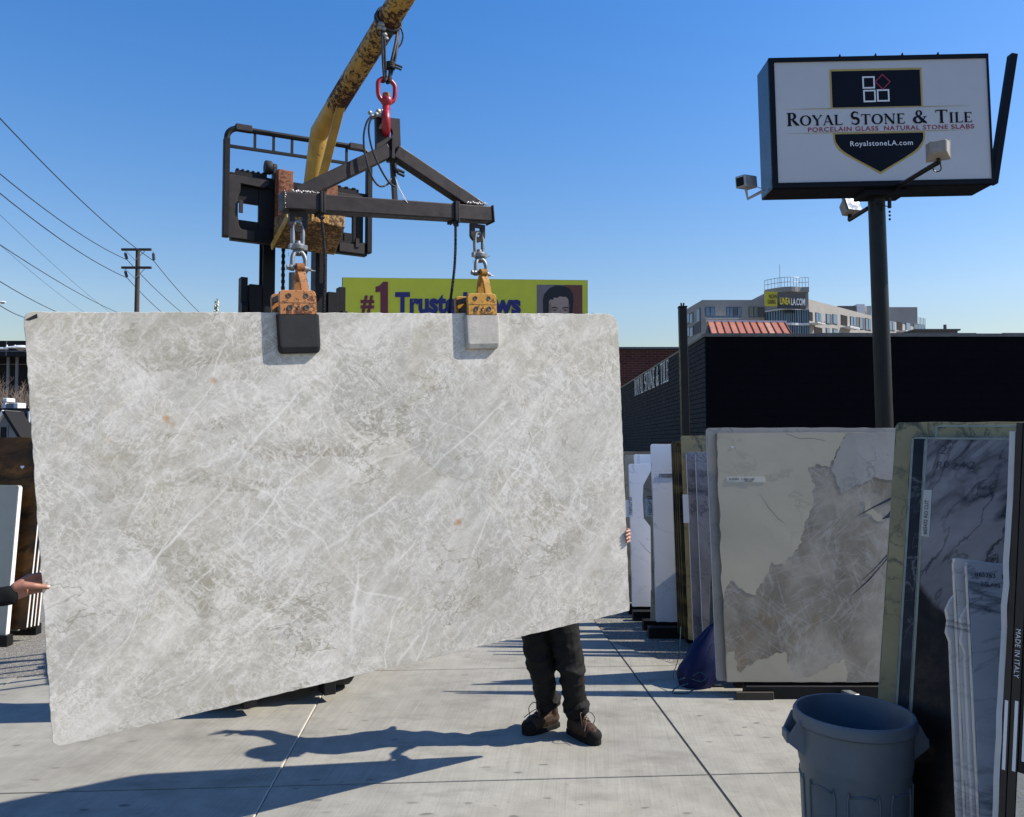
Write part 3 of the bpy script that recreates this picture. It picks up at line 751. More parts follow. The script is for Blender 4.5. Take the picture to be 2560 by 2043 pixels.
# ------------------------------------------------------------------ the hanging slab
YAW = R(30.73)
HS = Matrix.Translation((-.6821, 4.3482, 1.7337)) @ Matrix.Rotation(YAW, 4, 'Z') @ Matrix.Rotation(.04334, 4, 'X') @ Matrix.Rotation(-.07866, 4, 'Y')
SW, SH, ST = 3.248, 1.92, .026
def slab_outline(w_, h_, r_tl=.02, r_tr=.02, r_br=.01, r_bl=.01, jit=.0015, step=.05, rnd=None, x0=None):
    rnd = rnd or random
    x0 = -w_ / 2 if x0 is None else x0
    x1, z0, z1 = x0 + w_, -h_ / 2, h_ / 2
    pts = []
    def seg(a, b):
        n = max(2, int((Vector(b) - Vector(a)).length / step))
        for i in range(n):
            t = i / n
            pts.append((a[0] + (b[0] - a[0]) * t + rnd.uniform(-jit, jit), a[1] + (b[1] - a[1]) * t + rnd.uniform(-jit, jit)))
    def cor(cx, cz, r, a0):
        for i in range(5):
            a = R(a0 - 90 * i / 5); pts.append((cx + r * math.cos(a), cz + r * math.sin(a)))
    seg((x0, z0 + r_bl), (x0, z1 - r_tl)); cor(x0 + r_tl, z1 - r_tl, r_tl, 180)
    seg((x0 + r_tl, z1), (x1 - r_tr, z1)); cor(x1 - r_tr, z1 - r_tr, r_tr, 90)
    seg((x1, z1 - r_tr), (x1, z0 + r_br)); cor(x1 - r_br, z0 + r_br, r_br, 0)
    seg((x1 - r_br, z0), (x0 + r_bl, z0)); cor(x0 + r_bl, z0 + r_bl, r_bl, 270)
    return pts
m = MB()
m.prism(slab_outline(SW, SH, .035, .085, .012, .04, .0022, .03), -ST / 2, ST / 2)
hero = m.build('stone_slab', MAT['quartzite'], None, bev=.0016, frame=HS)
tag(hero, 'huge cream quartzite slab with pale veins hanging from two clamps', 'stone slab')
m = MB()      # chipped corner with its resin skin
m.add([(-SW / 2 + .004, -ST / 2 - .0012, SH / 2 - .035), (-SW / 2 + .05, -ST / 2 - .0012, SH / 2 - .008), (-SW / 2 + .052, -ST / 2 - .0012, SH / 2 - .026), (-SW / 2 + .02, -ST / 2 - .0012, SH / 2 - .038)], [(0, 1, 2, 3)])
m.build('chipped_corner', MAT['rubber'], hero)
m = MB()
for k in range(26):
    x = SW / 2 - .10 - random.random() * .25; z = SH / 2
    m.tube([(x, -.008, z - .002), (x + random.uniform(-.006, .006), -.01, z + random.uniform(.003, .009))], .0006, 4)
for k in range(20):
    a = R(random.uniform(0, 90)); cx = SW / 2 - .085 + .085 * math.cos(a); cz = SH / 2 - .085 + .085 * math.sin(a)
    m.tube([(cx, .0, cz), (cx + math.cos(a) * random.uniform(.003, .008), -.004, cz + math.sin(a) * random.uniform(.003, .008))], .0007, 4)
m.build('frayed_mesh_backing', MAT['steel_dark'], hero)

# ------------------------------------------------------------------ rigging
P0 = Vector((-.6821, 4.3482, 0)); RF = FR(P0.x, P0.y, 0, YAW); RFI = RF.inverted()
def rf(px, py, back=0.0):
    """photograph pixel on the hanging plane (or `back` metres behind it) in rig coordinates"""
    Nn = Vector((math.sin(YAW), -math.cos(YAW), 0)); d = ray(px, py); o = Vector((0, 0, CAM_H))
    P = P0 - Nn * back
    return RFI @ (o + d * ((P - o).dot(Nn) / d.dot(Nn)))

sp = thing('spreader_beam', 'dark steel triangular spreader beam carrying both slab clamps', 'spreader beam', frame=RF, org=(0, 0, 3.2))
bl, br = Vector((-.575, 0, 3.228)), Vector((.637, 0, 3.335))
m = MB(); m.bar(bl, br, .088, .088); m.build('main_tube', MAT['steel_spreader'], sp, bev=.006, seg=2)
m = MB(); m.bar(bl - (br - bl).normalized() * .008, bl, .10, .094); m.build('end_cap', MAT['steel_spreader'], sp, bev=.002)
m = MB(); m.bar(br, br + (br - bl).normalized() * .008, .10, .10); m.build('end_cap', MAT['steel_spreader'], sp, bev=.002)
m = MB(); m.bar((-.50, 0, 3.275), (.0, 0, 3.60), .07, .074); m.build('strut', MAT['steel_spreader'], sp, bev=.005, seg=2)
m = MB(); m.bar((.575, 0, 3.36), (.035, 0, 3.60), .07, .074); m.build('strut', MAT['steel_spreader'], sp, bev=.005, seg=2)
m = MB(); m.b2(.004, .022, -.043, .043, 3.55, 3.665); m.build('apex_plate', MAT['steel_spreader'], sp, bev=.002)
m = MB(); m.bar((.024, .0, 3.56), (.042, .0, 3.318), .026, .026); m.build('centre_post', MAT['steel_dark'], sp, bev=.002)
# lifting plate with a round hole
m = MB(); hc, hr = (-.010, 3.703), .031
ring_o = []; ring_i = []
rect = [(-.078, 3.775), (.062, 3.790), (.07, 3.58), (-.072, 3.56)]
def on_rect(a):
    d = Vector((math.cos(a), math.sin(a))); best = None
    for i in range(4):
        p, q_ = Vector(rect[i]) - Vector(hc), Vector(rect[(i + 1) % 4]) - Vector(hc)
        e = q_ - p; den = d.x * e.y - d.y * e.x
        if abs(den) < 1e-9: continue
        t = (p.x * e.y - p.y * e.x) / den; u = (p.x * d.y - p.y * d.x) / den
        if t > 0 and -1e-6 <= u <= 1 + 1e-6: best = t if best is None else min(best, t)
    return (hc[0] + d.x * best, hc[1] + d.y * best)
angs = sorted([2 * math.pi * k / 28 for k in range(28)] + [math.atan2(p[1] - hc[1], p[0] - hc[0]) % (2 * math.pi) for p in rect])
n_ = len(angs); vv = []
for y_ in (-.014, .014):
    for a in angs:
        o_ = on_rect(a); vv.append((o_[0], y_, o_[1]))
    for a in angs: vv.append((hc[0] + hr * math.cos(a), y_, hc[1] + hr * math.sin(a)))
ff = []
for i in range(n_):
    k = (i + 1) % n_
    ff += [(i, k, n_ + k, n_ + i), (2 * n_ + i, 3 * n_ + i, 3 * n_ + k, 2 * n_ + k), (i, 2 * n_ + i, 2 * n_ + k, k), (n_ + i, n_ + k, 3 * n_ + k, 3 * n_ + i)]
m.add(vv, ff); m.build('lifting_plate', MAT['steel_spreader'], sp)
for x_, z_ in ((-.494, 3.205), (.557, 3.29)):
    m = MB()
    ring = []
    for k in range(19):
        a = R(200 + 140 * k / 18); ring.append((x_ + .05 * math.cos(a), z_ - .075 + .05 * math.sin(a)))
    hole = [(x_ + .021 * math.cos(R(200 + 140 * k / 18)), z_ - .075 + .021 * math.sin(R(200 + 140 * k / 18))) for k in range(19)]
    for k in range(18):   # lower half ring
        m.hexa([(*[ring[k][0], -.012, ring[k][1]],), (ring[k + 1][0], -.012, ring[k + 1][1]), (hole[k + 1][0], -.012, hole[k + 1][1]), (hole[k][0], -.012, hole[k][1]),
                (ring[k][0], .012, ring[k][1]), (ring[k + 1][0], .012, ring[k + 1][1]), (hole[k + 1][0], .012, hole[k + 1][1]), (hole[k][0], .012, hole[k][1])])
    for s in (-1, 1):
        e = (ring[0], hole[0]) if s < 0 else (hole[-1], ring[-1])
        xa, xb = (ring[0][0], hole[0][0]) if s < 0 else (hole[-1][0], ring[-1][0])
        m.b2(xa, xb, -.012, .012, ring[0][1] if s < 0 else ring[-1][1], z_ - .04)
    m.b2(x_ - .047, x_ + .047, -.012, .012, z_ - .04, z_ - .02)
    m.build('lug', MAT['steel_spreader'], sp, bev=.001)
m = MB()
for (x0, z0, x1, z1) in ((-.535, 3.28, -.40, 3.292), (.47, 3.375, .60, 3.386)):
    for k in range(16):
        t = k / 15; m.ball((x0 + (x1 - x0) * t, random.uniform(-.04, -.034), z0 + (z1 - z0) * t + random.uniform(-.004, .006)), random.uniform(.005, .009), 6, 4)
for k in range(9): m.ball((-.575 + random.uniform(-.002, .003), -.044, 3.19 + .085 * k / 8), random.uniform(.003, .005), 6, 4)
m.build('weld_bead', MAT['weld'], sp, smooth=60)

# red swivel hook
HX = -.013
hk = thing('swivel_hook', 'glossy red swivel hook holding the spreader plate', 'hook', frame=RF, org=(HX, 0, 3.70))
pts = [Vector((HX + .05 * math.cos(R(a)) * (1 if abs(math.sin(R(a))) < .6 else .92), 0, 3.96 + .045 * math.sin(R(a)))) for a in range(0, 181, 15)]
pts = [Vector((HX + .02, 0, 3.872)), Vector((HX + .046, 0, 3.90))] + pts + [Vector((HX - .046, 0, 3.90)), Vector((HX - .02, 0, 3.872))]
m = MB(); m.tube(smooth_pts(pts, 3), .0125, 12); m.build('yoke', MAT['red_paint'], hk, smooth=60)
m = MB(); m.lathe([(0, 3.852), (.02, 3.852), (.03, 3.866), (.033, 3.885), (.026, 3.897), (0, 3.897)], 20, (HX, 0, 0)); m.build('swivel_body', MAT['red_paint'], hk, smooth=40)
m = MB(); m.lathe([(0, 3.895), (.023, 3.895), (.023, 3.918), (.018, 3.923), (0, 3.923)], 8, (HX, 0, 0)); m.build('swivel_nut', MAT['rusty_steel'], hk)
m = MB(); m.lathe([(0, 3.834), (.022, 3.834), (.022, 3.851), (0, 3.851)], 20, (HX, 0, 0)); m.build('collar', MAT['red_paint'], hk, smooth=40)
hp = smooth_pts([(HX + .39 * y_, .92 * y_, z_) for y_, z_ in ((0, 3.84), (-.022, 3.82), (-.05, 3.78), (-.058, 3.745), (-.038, 3.705), (0, 3.692), (.036, 3.705), (.052, 3.745), (.046, 3.775))], 5)
rr = [.016 + .008 * math.sin(math.pi * min(1, k / (len(hp) * .8))) - (.012 * max(0, (k / len(hp) - .8) / .2)) for k in range(len(hp))]
m = MB(); m.tube(hp, rr, 12); m.build('hook', MAT['red_paint'], hk, smooth=60)
m = MB(); m.b2(HX - .05, HX - .012, -.006, -.002, 3.74, 3.775); m.build('latch', MAT['galvanised'], hk, bev=.001)

# slings of wire rope round the boom and slack tails
BB = Vector((-1.30, 5.30, 4.07)); BH = Vector((-.69, 4.35, 4.335)); BD = (BH - BB).normalized(); BEND = BB + BD * 1.85
bl_ = RFI @ BH
def boom_loop(cx, cz, r, n=14, off=0.0):
    """closed turn round the boom at rig coordinates, perpendicular to it"""
    d = (RFI.to_3x3() @ BD).normalized(); u = Vector((1, 0, 0)); u = (u - d * u.dot(d)).normalized(); v_ = d.cross(u)
    return [Vector((cx, 0, cz)) + d * off + (u * math.cos(2 * math.pi * k / n) + v_ * math.sin(2 * math.pi * k / n)) * r for k in range(n)]
sl = thing('wire_sling', 'black wire rope sling tying the red hook to the boom', 'wire sling', frame=RF, org=(HX, 0, 4.0))
m = MB()
for off in (-.012, .012): m.tube(boom_loop(bl_.x, bl_.z, .072, 18, off), .0075, 6, closed=True)
m.build('boom_turn', MAT['cable'], sl, smooth=60)
m = MB()
for dx in (0, .014): m.tube(smooth_pts([(HX - .02 + dx, -.012, 4.0), (HX - .035 + dx, -.03, 4.09), (HX - .05 + dx, -.055, 4.20), (HX - .062, -.066, 4.27)], 5), .0065, 6)
m.build('left_leg', MAT['cable'], sl, smooth=60)
m = MB()
for dx in (0, .016): m.tube(smooth_pts([(HX + .012, -.01, 4.0), (HX + .02 + dx, -.01, 4.08), (HX + .05 + dx * .6, -.01, 4.22), (HX + .066, -.0, 4.32)], 5), .0085, 6)
m.tube(smooth_pts([(HX + .075, -.01, 4.315), (HX + .092, -.01, 4.27), (HX + .082, -.01, 4.22), (HX + .062, -.01, 4.19)], 5), .005, 6)
m.build('right_leg', MAT['cable'], sl, smooth=60)
m = MB()
for (x_, z_, r_) in ((-.075, 4.255, .016), (-.085, 4.235, .012), (-.062, 4.235, .012), (-.055, 4.205, .012), (-.045, 4.185, .010)):
    m.ball((x_ + HX + .01, -.085, z_), r_, 7, 5, (1.3, .8, .9))
m.build('wire_clip', MAT['cable_end'], sl, smooth=30)
m = MB()
for k in range(3): m.tube([Vector((HX + .018 + .022 * math.cos(2 * math.pi * q / 12), -.012 + .022 * math.sin(2 * math.pi * q / 12), 4.065 + k * .011)) for q in range(12)], .0075, 6, closed=True)
m.cyl((HX + .03, -.03, 4.068), (HX + .075, -.03, 4.06), .006, 8); m.cyl((HX + .03, -.03, 4.083), (HX + .08, -.03, 4.076), .006, 8)
m.build('clamp_knot', MAT['rope'], sl, smooth=60)
m = MB()
for q in (-1, 1): m.tube([Vector((HX + .014 * q + .022 * math.cos(2 * math.pi * k / 12) * .5, .016 * math.sin(2 * math.pi * k / 12), 3.996 + .018 * math.sin(2 * math.pi * k / 12 + 1))) for k in range(12)], .008, 6, closed=True)
m.build('lashing', MAT['rope'], sl, smooth=60)

tl = thing('slack_cable', 'slack black wire cable looping from the lifting plate', 'cable', frame=RF, org=(-.1, -.03, 3.5))
def F2(zx, zy): return (520 + zx / 2.837, zy / 2.837)
m = MB()
m.tube(smooth_pts([rf(*F2(1190, 820), -.04), rf(*F2(1135, 850), -.045), rf(*F2(1105, 960), -.06), rf(*F2(1115, 1100), -.075), rf(*F2(1160, 1250), -.075), rf(*F2(1215, 1320), -.06), rf(*F2(1270, 1310), -.05), rf(*F2(1300, 1270), -.03)], 6), .0055, 6)
m.tube(smooth_pts([rf(*F2(1200, 830), -.04), rf(*F2(1155, 850), -.045), rf(*F2(1140, 930), -.06), rf(*F2(1165, 1060), -.075), rf(*F2(1220, 1190), -.075), rf(*F2(1280, 1290), -.06), rf(*F2(1325, 1325), -.04)], 6), .0055, 6)
m.build('loop', MAT['cable'], tl, smooth=60)
m = MB()
for zx, zy, r_ in ((1150, 800, .012), (1165, 830, .014), (1195, 810, .012), (1210, 790, .014), (1225, 815, .016), (1235, 790, .012)):
    m.ball(rf(*F2(zx, zy), -.03), r_, 7, 5, (1.2, .8, 1))
m.build('wire_clip', MAT['cable_end'], tl, smooth=30)
m = MB()
m.tube(smooth_pts([rf(*F2(1330, 1150), -.01), rf(*F2(1325, 1190), -.02), rf(*F2(1345, 1220), -.03)], 4), .012, 7)
for zy in (1215, 1240): m.cyl(rf(*F2(1345, zy - 12), -.03), rf(*F2(1392, zy + 10), -.03), .008, 8)
m.build('clamp_knot', MAT['rope'], tl, smooth=60)
m = MB()
for k in range(7):
    m.tube(smooth_pts([rf(*F2(1328, 1255), -.035), rf(*F2(1345 + k, 1320), -.04), rf(*F2(1375 + k * 2.5, 1375 + k * 3), -.045), rf(*F2(1385 + k * 5, 1410 + k * 5), -.045)], 4), .0016, 4)
m.build('frayed_end', MAT['white_string'], tl)

# shackles and clamps
def shackle(label, x, zt, zb, group=None):
    """zt: lug hole, zb: pin of the clamp"""
    H = zt - zb
    t = thing('swivel_shackle', label, 'shackle', group, RF, (x, -.02, zb))
    r = .0115
    za, zc = zt + .004, zb + H * .47
    m = MB(); m.tube(smooth_pts([(x - .024, -.004, zc), (x - .026, -.002, za - .045), (x - .016, 0, za - .006), (x, 0, za), (x + .016, 0, za - .006), (x + .026, -.002, za - .045), (x + .024, -.004, zc)], 4), r, 10)
    m.build('upper_link', MAT['galvanised'], t, smooth=60)
    m = MB(); m.lathe([(0, zc - .024), (.02, zc - .024), (.036, zc - .012), (.038, zc + .004), (.03, zc + .014), (.016, zc + .016), (.014, zc + .03), (0, zc + .03)], 14, (x, -.008, 0))
    m.box((x - .034, -.012, zc - .002), (.022, .03, .026)); m.box((x + .034, -.012, zc - .002), (.022, .03, .026))
    m.build('swivel_barrel', MAT['galvanised'], t, smooth=35)
    m = MB(); m.lathe([(0, zc - .045), (.017, zc - .045), (.02, zc - .034), (.016, zc - .024), (0, zc - .024)], 8, (x, -.012, 0)); m.build('swivel_nut', MAT['bolt'], t)
    m = MB(); m.tube(smooth_pts([(x - .034, -.03, zb), (x - .033, -.028, zb + .05), (x - .02, -.022, zc - .034), (x, -.02, zc - .028), (x + .02, -.022, zc - .034), (x + .033, -.028, zb + .05), (x + .034, -.03, zb)], 4), r, 10)
    for s in (-1, 1): m.lathe([(0, -.011), (.017, -.011), (.017, .011), (0, .011)], 12, (x + s * .036, -.03, zb), 'x')
    m.build('lower_bow', MAT['galvanised'], t, smooth=40)
    m = MB(); m.cyl((x - .055, -.03, zb), (x + .062, -.03, zb), .008, 10); m.lathe([(0, -.006), (.014, -.006), (.014, .006), (0, .006)], 6, (x - .056, -.03, zb), 'x')
    m.tube([(x + .055, -.03, zb - .004), (x + .085, -.034, zb - .006)], [.006, .002], 6)
    m.build('pin', MAT['galvanised'], t, smooth=40)
    m = MB(); m.tube(smooth_pts([(x - .045, -.03, zc - .02), (x - .055, -.04, zc - .04), (x - .058, -.04, zc - .06)], 3), .0012, 4); m.build('safety_wire', MAT['cable'], t); m = MB(); m.tube([(x + .046, -.02, zc - .012), (x + .06, -.03, zc - .002)], .0012, 4)
    m.build('safety_wire', MAT['cable'], t)
    return t
shackle('galvanised swivel shackle above the clamp with the black pad', -.496, 3.133, 2.888)
shackle('galvanised swivel shackle above the clamp with the pale pad', .566, 3.218, 2.976)

def clamp(label, xc, paint, pad, arm_x, zpin_world):
    F = HS @ Matrix.Translation((xc, 0, SH / 2))
    t = thing('slab_clamp', label, 'clamp', 'clamps gripping the top edge of the hanging slab', F)
    f = -ST / 2
    def pad_mesh(s):
        m = MB(); hw = .106
        prof = [(0, -.008), (.034, -.012), (.035, -.176), (.026, -.203), (.014, -.208), (0, -.208)]   # depth, z
        for (a, b) in ((-hw, -hw + .018), (-hw + .018, hw - .018), (hw - .018, hw)):
            pass
        secs = [(-hw, .86, .012), (-hw + .006, .97, .004), (-hw + .016, 1, 0), (hw - .016, 1, 0), (hw - .006, .97, .004), (hw, .86, .012)]
        o = 0; P = []
        for (x_, k, cut) in secs:
            for (d, z_) in prof:
                zz = z_ + (cut * 1.6 if z_ < -.17 else 0)
                P.append((x_, s * (ST / 2 + .001 + d * k), zz))
        n = len(prof); fs = []
        for i in range(len(secs) - 1):
            for q in range(n - 1): fs.append((i * n + q, i * n + q + 1, (i + 1) * n + q + 1, (i + 1) * n + q))
            fs.append((i * n + n - 1, i * n, (i + 1) * n, (i + 1) * n + n - 1))
        fs.append(tuple(range(n))); fs.append(tuple(range((len(secs) - 1) * n, len(secs) * n))[::-1])
        m.add(P, fs); return m
    pad_mesh(-1).build('front_pad', pad, t, bev=.003, seg=2)
    pad_mesh(1).build('rear_pad', pad, t, bev=.003)
    def plate(s):
        m = MB(); out = [(-.094, -.012), (-.094, .09), (-.088, .103), (-.074, .11), (.074, .11), (.088, .103), (.094, .09), (.094, -.012)]
        m.prism(out, s * (.030 if s < 0 else .105), s * (.050 if s < 0 else .125)); return m
    fp = plate(-1).build('front_plate', paint, t, bev=.003, seg=2)
    m = MB(); m.b2(-.0935, .0935, -.0515, -.0498, .046, .0475); m.build('score_line', MAT['bolt'], fp)
    rp = plate(1).build('rear_plate', paint, t, bev=.003, seg=2)
    for (bx, bz, r_) in ((-.045, .082, .0125), (.042, .082, .0125), (-.043, .022, .0145), (.042, .022, .0145), (0, .024, .007)):
        m = MB(); m.lathe([(0, -.0508), (r_ * .45, -.0508), (r_ * .5, -.0525), (r_ * .9, -.0535), (r_, -.0515), (r_, -.049)], 14, (bx, 0, bz), 'y')
        m.build('bolt', MAT['bolt'], fp, smooth=40)
    m = MB(); m.b2(-.075, .02, -.028, .104, .012, .04); m.b2(-.02, .07, -.026, .104, .05, .085); m.b2(-.088, -.07, -.028, .104, .06, .09)
    m.cyl((-.06, -.03, .07), (-.06, .03, .07), .012, 10); m.cyl((.05, -.03, .03), (.05, .03, .03), .012, 10)
    m.build('linkage', MAT['steel_dark'], t, bev=.002)
    zp = zpin_world
    for s, y0 in ((-1, -.026), (1, .026)):
        pth = smooth_pts([(arm_x - .012 * s, y0, .05), (arm_x - .012 * s, y0 * 1.1, .10), (arm_x - .006 * s, y0 * .7, zp - .05), (arm_x, 0, zp - .008)], 5)
        m = MB()
        for a, b in zip(pth[:-1], pth[1:]): m.bar(a, b + (b - a) * .12, .040, .017, (0, 1, 0))
        m.lathe([(.0085, -.02), (.024, -.02), (.024, .02), (.0085, .02), (.0085, -.02)], 16, (arm_x, 0, zp), 'x')
        m.build('lever_arm', paint, t, bev=.001)
    return t
F_a = HS @ Matrix.Translation((-.437, 0, SH / 2)); F_b = HS @ Matrix.Translation((.622, 0, SH / 2))
pa = F_a.inverted() @ (RF @ Vector((-.496, -.03, 2.888))); pb = F_b.inverted() @ (RF @ Vector((.566, -.03, 2.976)))
clamp('orange slab clamp with black rubber pad', -.437, MAT['orange_paint'], MAT['rubber'], pa.x, pa.z)
clamp('amber slab clamp with dusty pale pad', .622, MAT['amber_paint'], MAT['pad_pale'], pb.x, pb.z)

def rope(label, top, bot, name='hanging_rope'):
    a = rf(*top, 0.0); b = rf(*bot, .05)
    t = thing(name, label, 'rope', 'ropes hanging from the spreader beam', RF, (a.x, 0, a.z - .05))
    zc = bl.z + (br.z - bl.z) * (a.x - bl.x) / (br.x - bl.x)
    m = MB()
    for dx in (-.006, .008):
        m.tube([(a.x + dx, -.051, zc - .051), (a.x + dx, -.051, zc + .051), (a.x + dx, .051, zc + .051), (a.x + dx, .051, zc - .051)], .008, 6, closed=True)
    m.build('beam_hitch', MAT['rope'], t, smooth=50)
    m = MB()
    for k in range(6): m.ball((a.x + random.uniform(-.014, .014), -.03 + random.uniform(-.012, .012), zc - .066 + random.uniform(-.012, .012)), .011, 7, 5)
    m.build('knot', MAT['rope'], t, smooth=60)
    L = 26; P1 = Vector((a.x, -.03, zc - .07)); m = MB()
    for ph in (0, math.pi):
        pts = []
        for k in range(L * 5 + 1):
            s = k / (L * 5); c = P1.lerp(b, s) + Vector((.010 * math.sin(s * 5), .004 * math.sin(s * 7), 0))
            pts.append(c + Vector((math.cos(k * 1.25 + ph), math.sin(k * 1.25 + ph), 0)) * .0042)
        m.tube(pts, .0052, 5)
    m.build('strand', MAT['rope'], t, smooth=60)
rope('black twisted rope hanging beside the clamp with black pad', (799, 530), (815, 800))
rope('black twisted rope hanging beside the clamp with pale pad', (1133, 540), (1126, 800))
# ------------------------------------------------------------------ forklift with jib boom
FF = FR(-1.553, 5.9, 0, YAW); FFI = FF.inverted()
fk = thing('forklift', 'black forklift behind the slab, its yellow jib boom holding the load', 'forklift', frame=FF)
m = MB()
m.b2(-.53, .50, 0, .06, 3.845, 3.925); m.b2(-.52, .50, 0, .06, 3.44, 3.535)
m.b2(-.325, -.22, .012, .05, 3.535, 3.845); m.b2(-.22, .317, .02, .05, 3.535, 3.845); m.b2(.387, .47, .012, .05, 3.535, 3.845)
m.b2(-.49, -.325, .015, .05, 3.72, 3.845); m.b2(-.49, -.325, .015, .05, 3.535, 3.592); m.b2(.317, .387, .015, .05, 3.735, 3.845); m.b2(.317, .387, .015, .05, 3.535, 3.605)
cr = m.build('carriage', MAT['steel_black'], fk, bev=.003)
m = MB(); m.prism([(-.556, 3.446), (-.36, 3.446), (-.36, 3.512), (-.455, 3.516), (-.47, 3.54), (-.478, 3.62), (-.478, 3.74), (-.462, 3.79), (-.462, 3.845), (-.30, 3.838), (-.26, 3.865), (-.26, 3.9), (-.556, 3.9)], -.022, -.002)
m.build('side_plate', MAT['steel_dark'], cr, bev=.003)
m = MB(); m.b2(.23, .45, -.02, -.002, 3.85, 3.9); m.build('side_plate', MAT['steel_dark'], cr, bev=.003)
m = MB(); m.prism([(.47, 3.446), (.27, 3.446), (.27, 3.512), (.40, 3.516), (.47, 3.54)], -.022, -.002)
m.build('side_plate', MAT['steel_dark'], cr, bev=.003)
for (x0, x1) in ((-.49, -.27), (.08, .43)):
    m = MB(); m.b2(x0, x1, .01, .04, 3.927, 3.952)
    for k in range(6): m.b2(x0 + (x1 - x0) * (k + .1) / 6, x0 + (x1 - x0) * (k + .55) / 6, .005, .045, 3.9515, 3.960)
    m.build('notched_bar', MAT['steel_black'], cr)
m = MB(); m.b2(-.474, -.445, -.034, -.023, 3.63, 3.72); m.build('latch_plate', MAT['steel_dark'], cr, bev=.002)
m = MB(); m.b2(.395, .425, -.03, -.005, 3.49, 3.56); m.build('latch_plate', MAT['steel_dark'], cr, bev=.002)
# load backrest
bk = MB(); bk.b2(-.578, -.538, -.03, .03, 3.45, 4.16); bk.build('backrest_post', MAT['steel_black'], fk, bev=.004)
bk = MB(); bk.b2(.488, .528, -.03, .03, 3.46, 4.20); bk.build('backrest_post', MAT['steel_black'], fk, bev=.004)
pth = [Vector((-.556, 0, 4.15))] + arc((-.476, 0, 4.165), .08, 180, 92, 6) + [Vector((-.3, 0, 4.252)), Vector((.42, 0, 4.278))] + arc((.428, 0, 4.198), .08, 90, 0, 6) + [Vector((.508, 0, 4.1))]
m = MB(); m.tube(pth, .021, 8); br_ = m.build('backrest_rail', MAT['steel_black'], fk, smooth=40)
m = MB(); m.bar((-.50, 0, 4.252), (-.385, 0, 4.256), .05, .046); m.build('rail_sleeve', MAT['steel_dark'], br_, bev=.004)
m = MB(); m.bar((.345, 0, 4.277), (.46, 0, 4.28), .05, .046); m.build('rail_sleeve', MAT['steel_dark'], br_, bev=.004)
m = MB(); m.bar((-.545, 0, 4.108), (.495, 0, 4.145), .02, .02); m.build('backrest_rail', MAT['steel_black'], fk)
for x_ in (-.362, -.228, -.093, .045, .182, .326):
    m = MB(); m.bar((x_, 0, 4.117 + x_ * .035), (x_, 0, 4.245 + x_ * .03), .017, .017); m.build('backrest_bar', MAT['steel_black'], fk)
m = MB(); m.lathe([(0, -.025), (.045, -.025), (.05, -.018), (.05, .018), (.045, .025), (0, .025)], 24, (-.265, .0, 4.0), 'x'); m.build('chain_roller', MAT['rubber'], fk, smooth=40)
m = MB(); m.b2(-.232, -.207, -.035, .035, 3.90, 4.0); m.lathe([(0, -.0125), (.035, -.0125), (.035, .0125), (0, .0125)], 18, (-.2195, 0, 4.0), 'x'); m.build('roller_bracket', MAT['steel_dark'], fk, smooth=40)
# jib attachment
m = MB(); m.b2(-.222, -.112, -.12, -.024, 3.45, 3.965); m.build('jib_mount', MAT['rusty_steel'], fk, bev=.004)
m = MB(); m.b2(.13, .22, -.12, -.024, 3.45, 3.965); m.build('jib_mount', MAT['rusty_steel'], fk, bev=.004)
m = MB(); m.hexa([(-.25, -.52, 3.50), (.14, -.52, 3.49), (.20, -.12, 3.385), (-.25, -.12, 3.385), (-.25, -.52, 3.58), (.14, -.52, 3.58), (.20, -.122, 3.60), (-.25, -.122, 3.60)])
jb = m.build('jib_box', MAT['jib_box'], fk, bev=.006)
m = MB(); m.bar((-.262, -.53, 3.505), (-.262, -.12, 3.39), .012, .05); m.build('side_flange', MAT['boom_yellow'], jb, bev=.003)
m = MB(); m.b2(-.10, .02, -.535, -.523, 3.50, 3.575); m.build('end_tab', MAT['amber_paint'], jb, bev=.003)
b0 = Vector((-.09, -.40, 3.52)); b1 = FFI @ BB; b2_ = FFI @ BEND
dd = (b2_ - b1).normalized(); d0 = (b1 - b0).normalized()
def frame_tube(m, pts, r, n=18): m.tube(pts, r, n)
m = MB(); m.tube([b0, b1 - d0 * .05, b1 + dd * .015, b1 + dd * .34], [.056, .058, .061, .063], 20); bm_ = m.build('boom_lower', MAT['boom_yellow'], fk, smooth=25)
m = MB(); m.tube([b1 + dd * .335, b2_], .0645, 20); m.build('boom_upper', MAT['boom_rust'], fk, smooth=60)
side = dd.cross(d0).normalized(); low = (d0 + dd).normalized().cross(side).normalized()
if low.z > 0: low = -low
m = MB(); q0 = b0 + low * .04; q1 = b1 + dd * .42 + (dd.cross(side).normalized() * (1 if dd.cross(side).z < 0 else -1)) * .045
for s in (1,):
    m.bar(q0, (q0 + q1) / 2 + low * .012, .055, .016, low); m.bar((q0 + q1) / 2 + low * .012, q1, .055, .016, low)
m.build('boom_gusset', MAT['boom_yellow'], bm_, bev=.003)
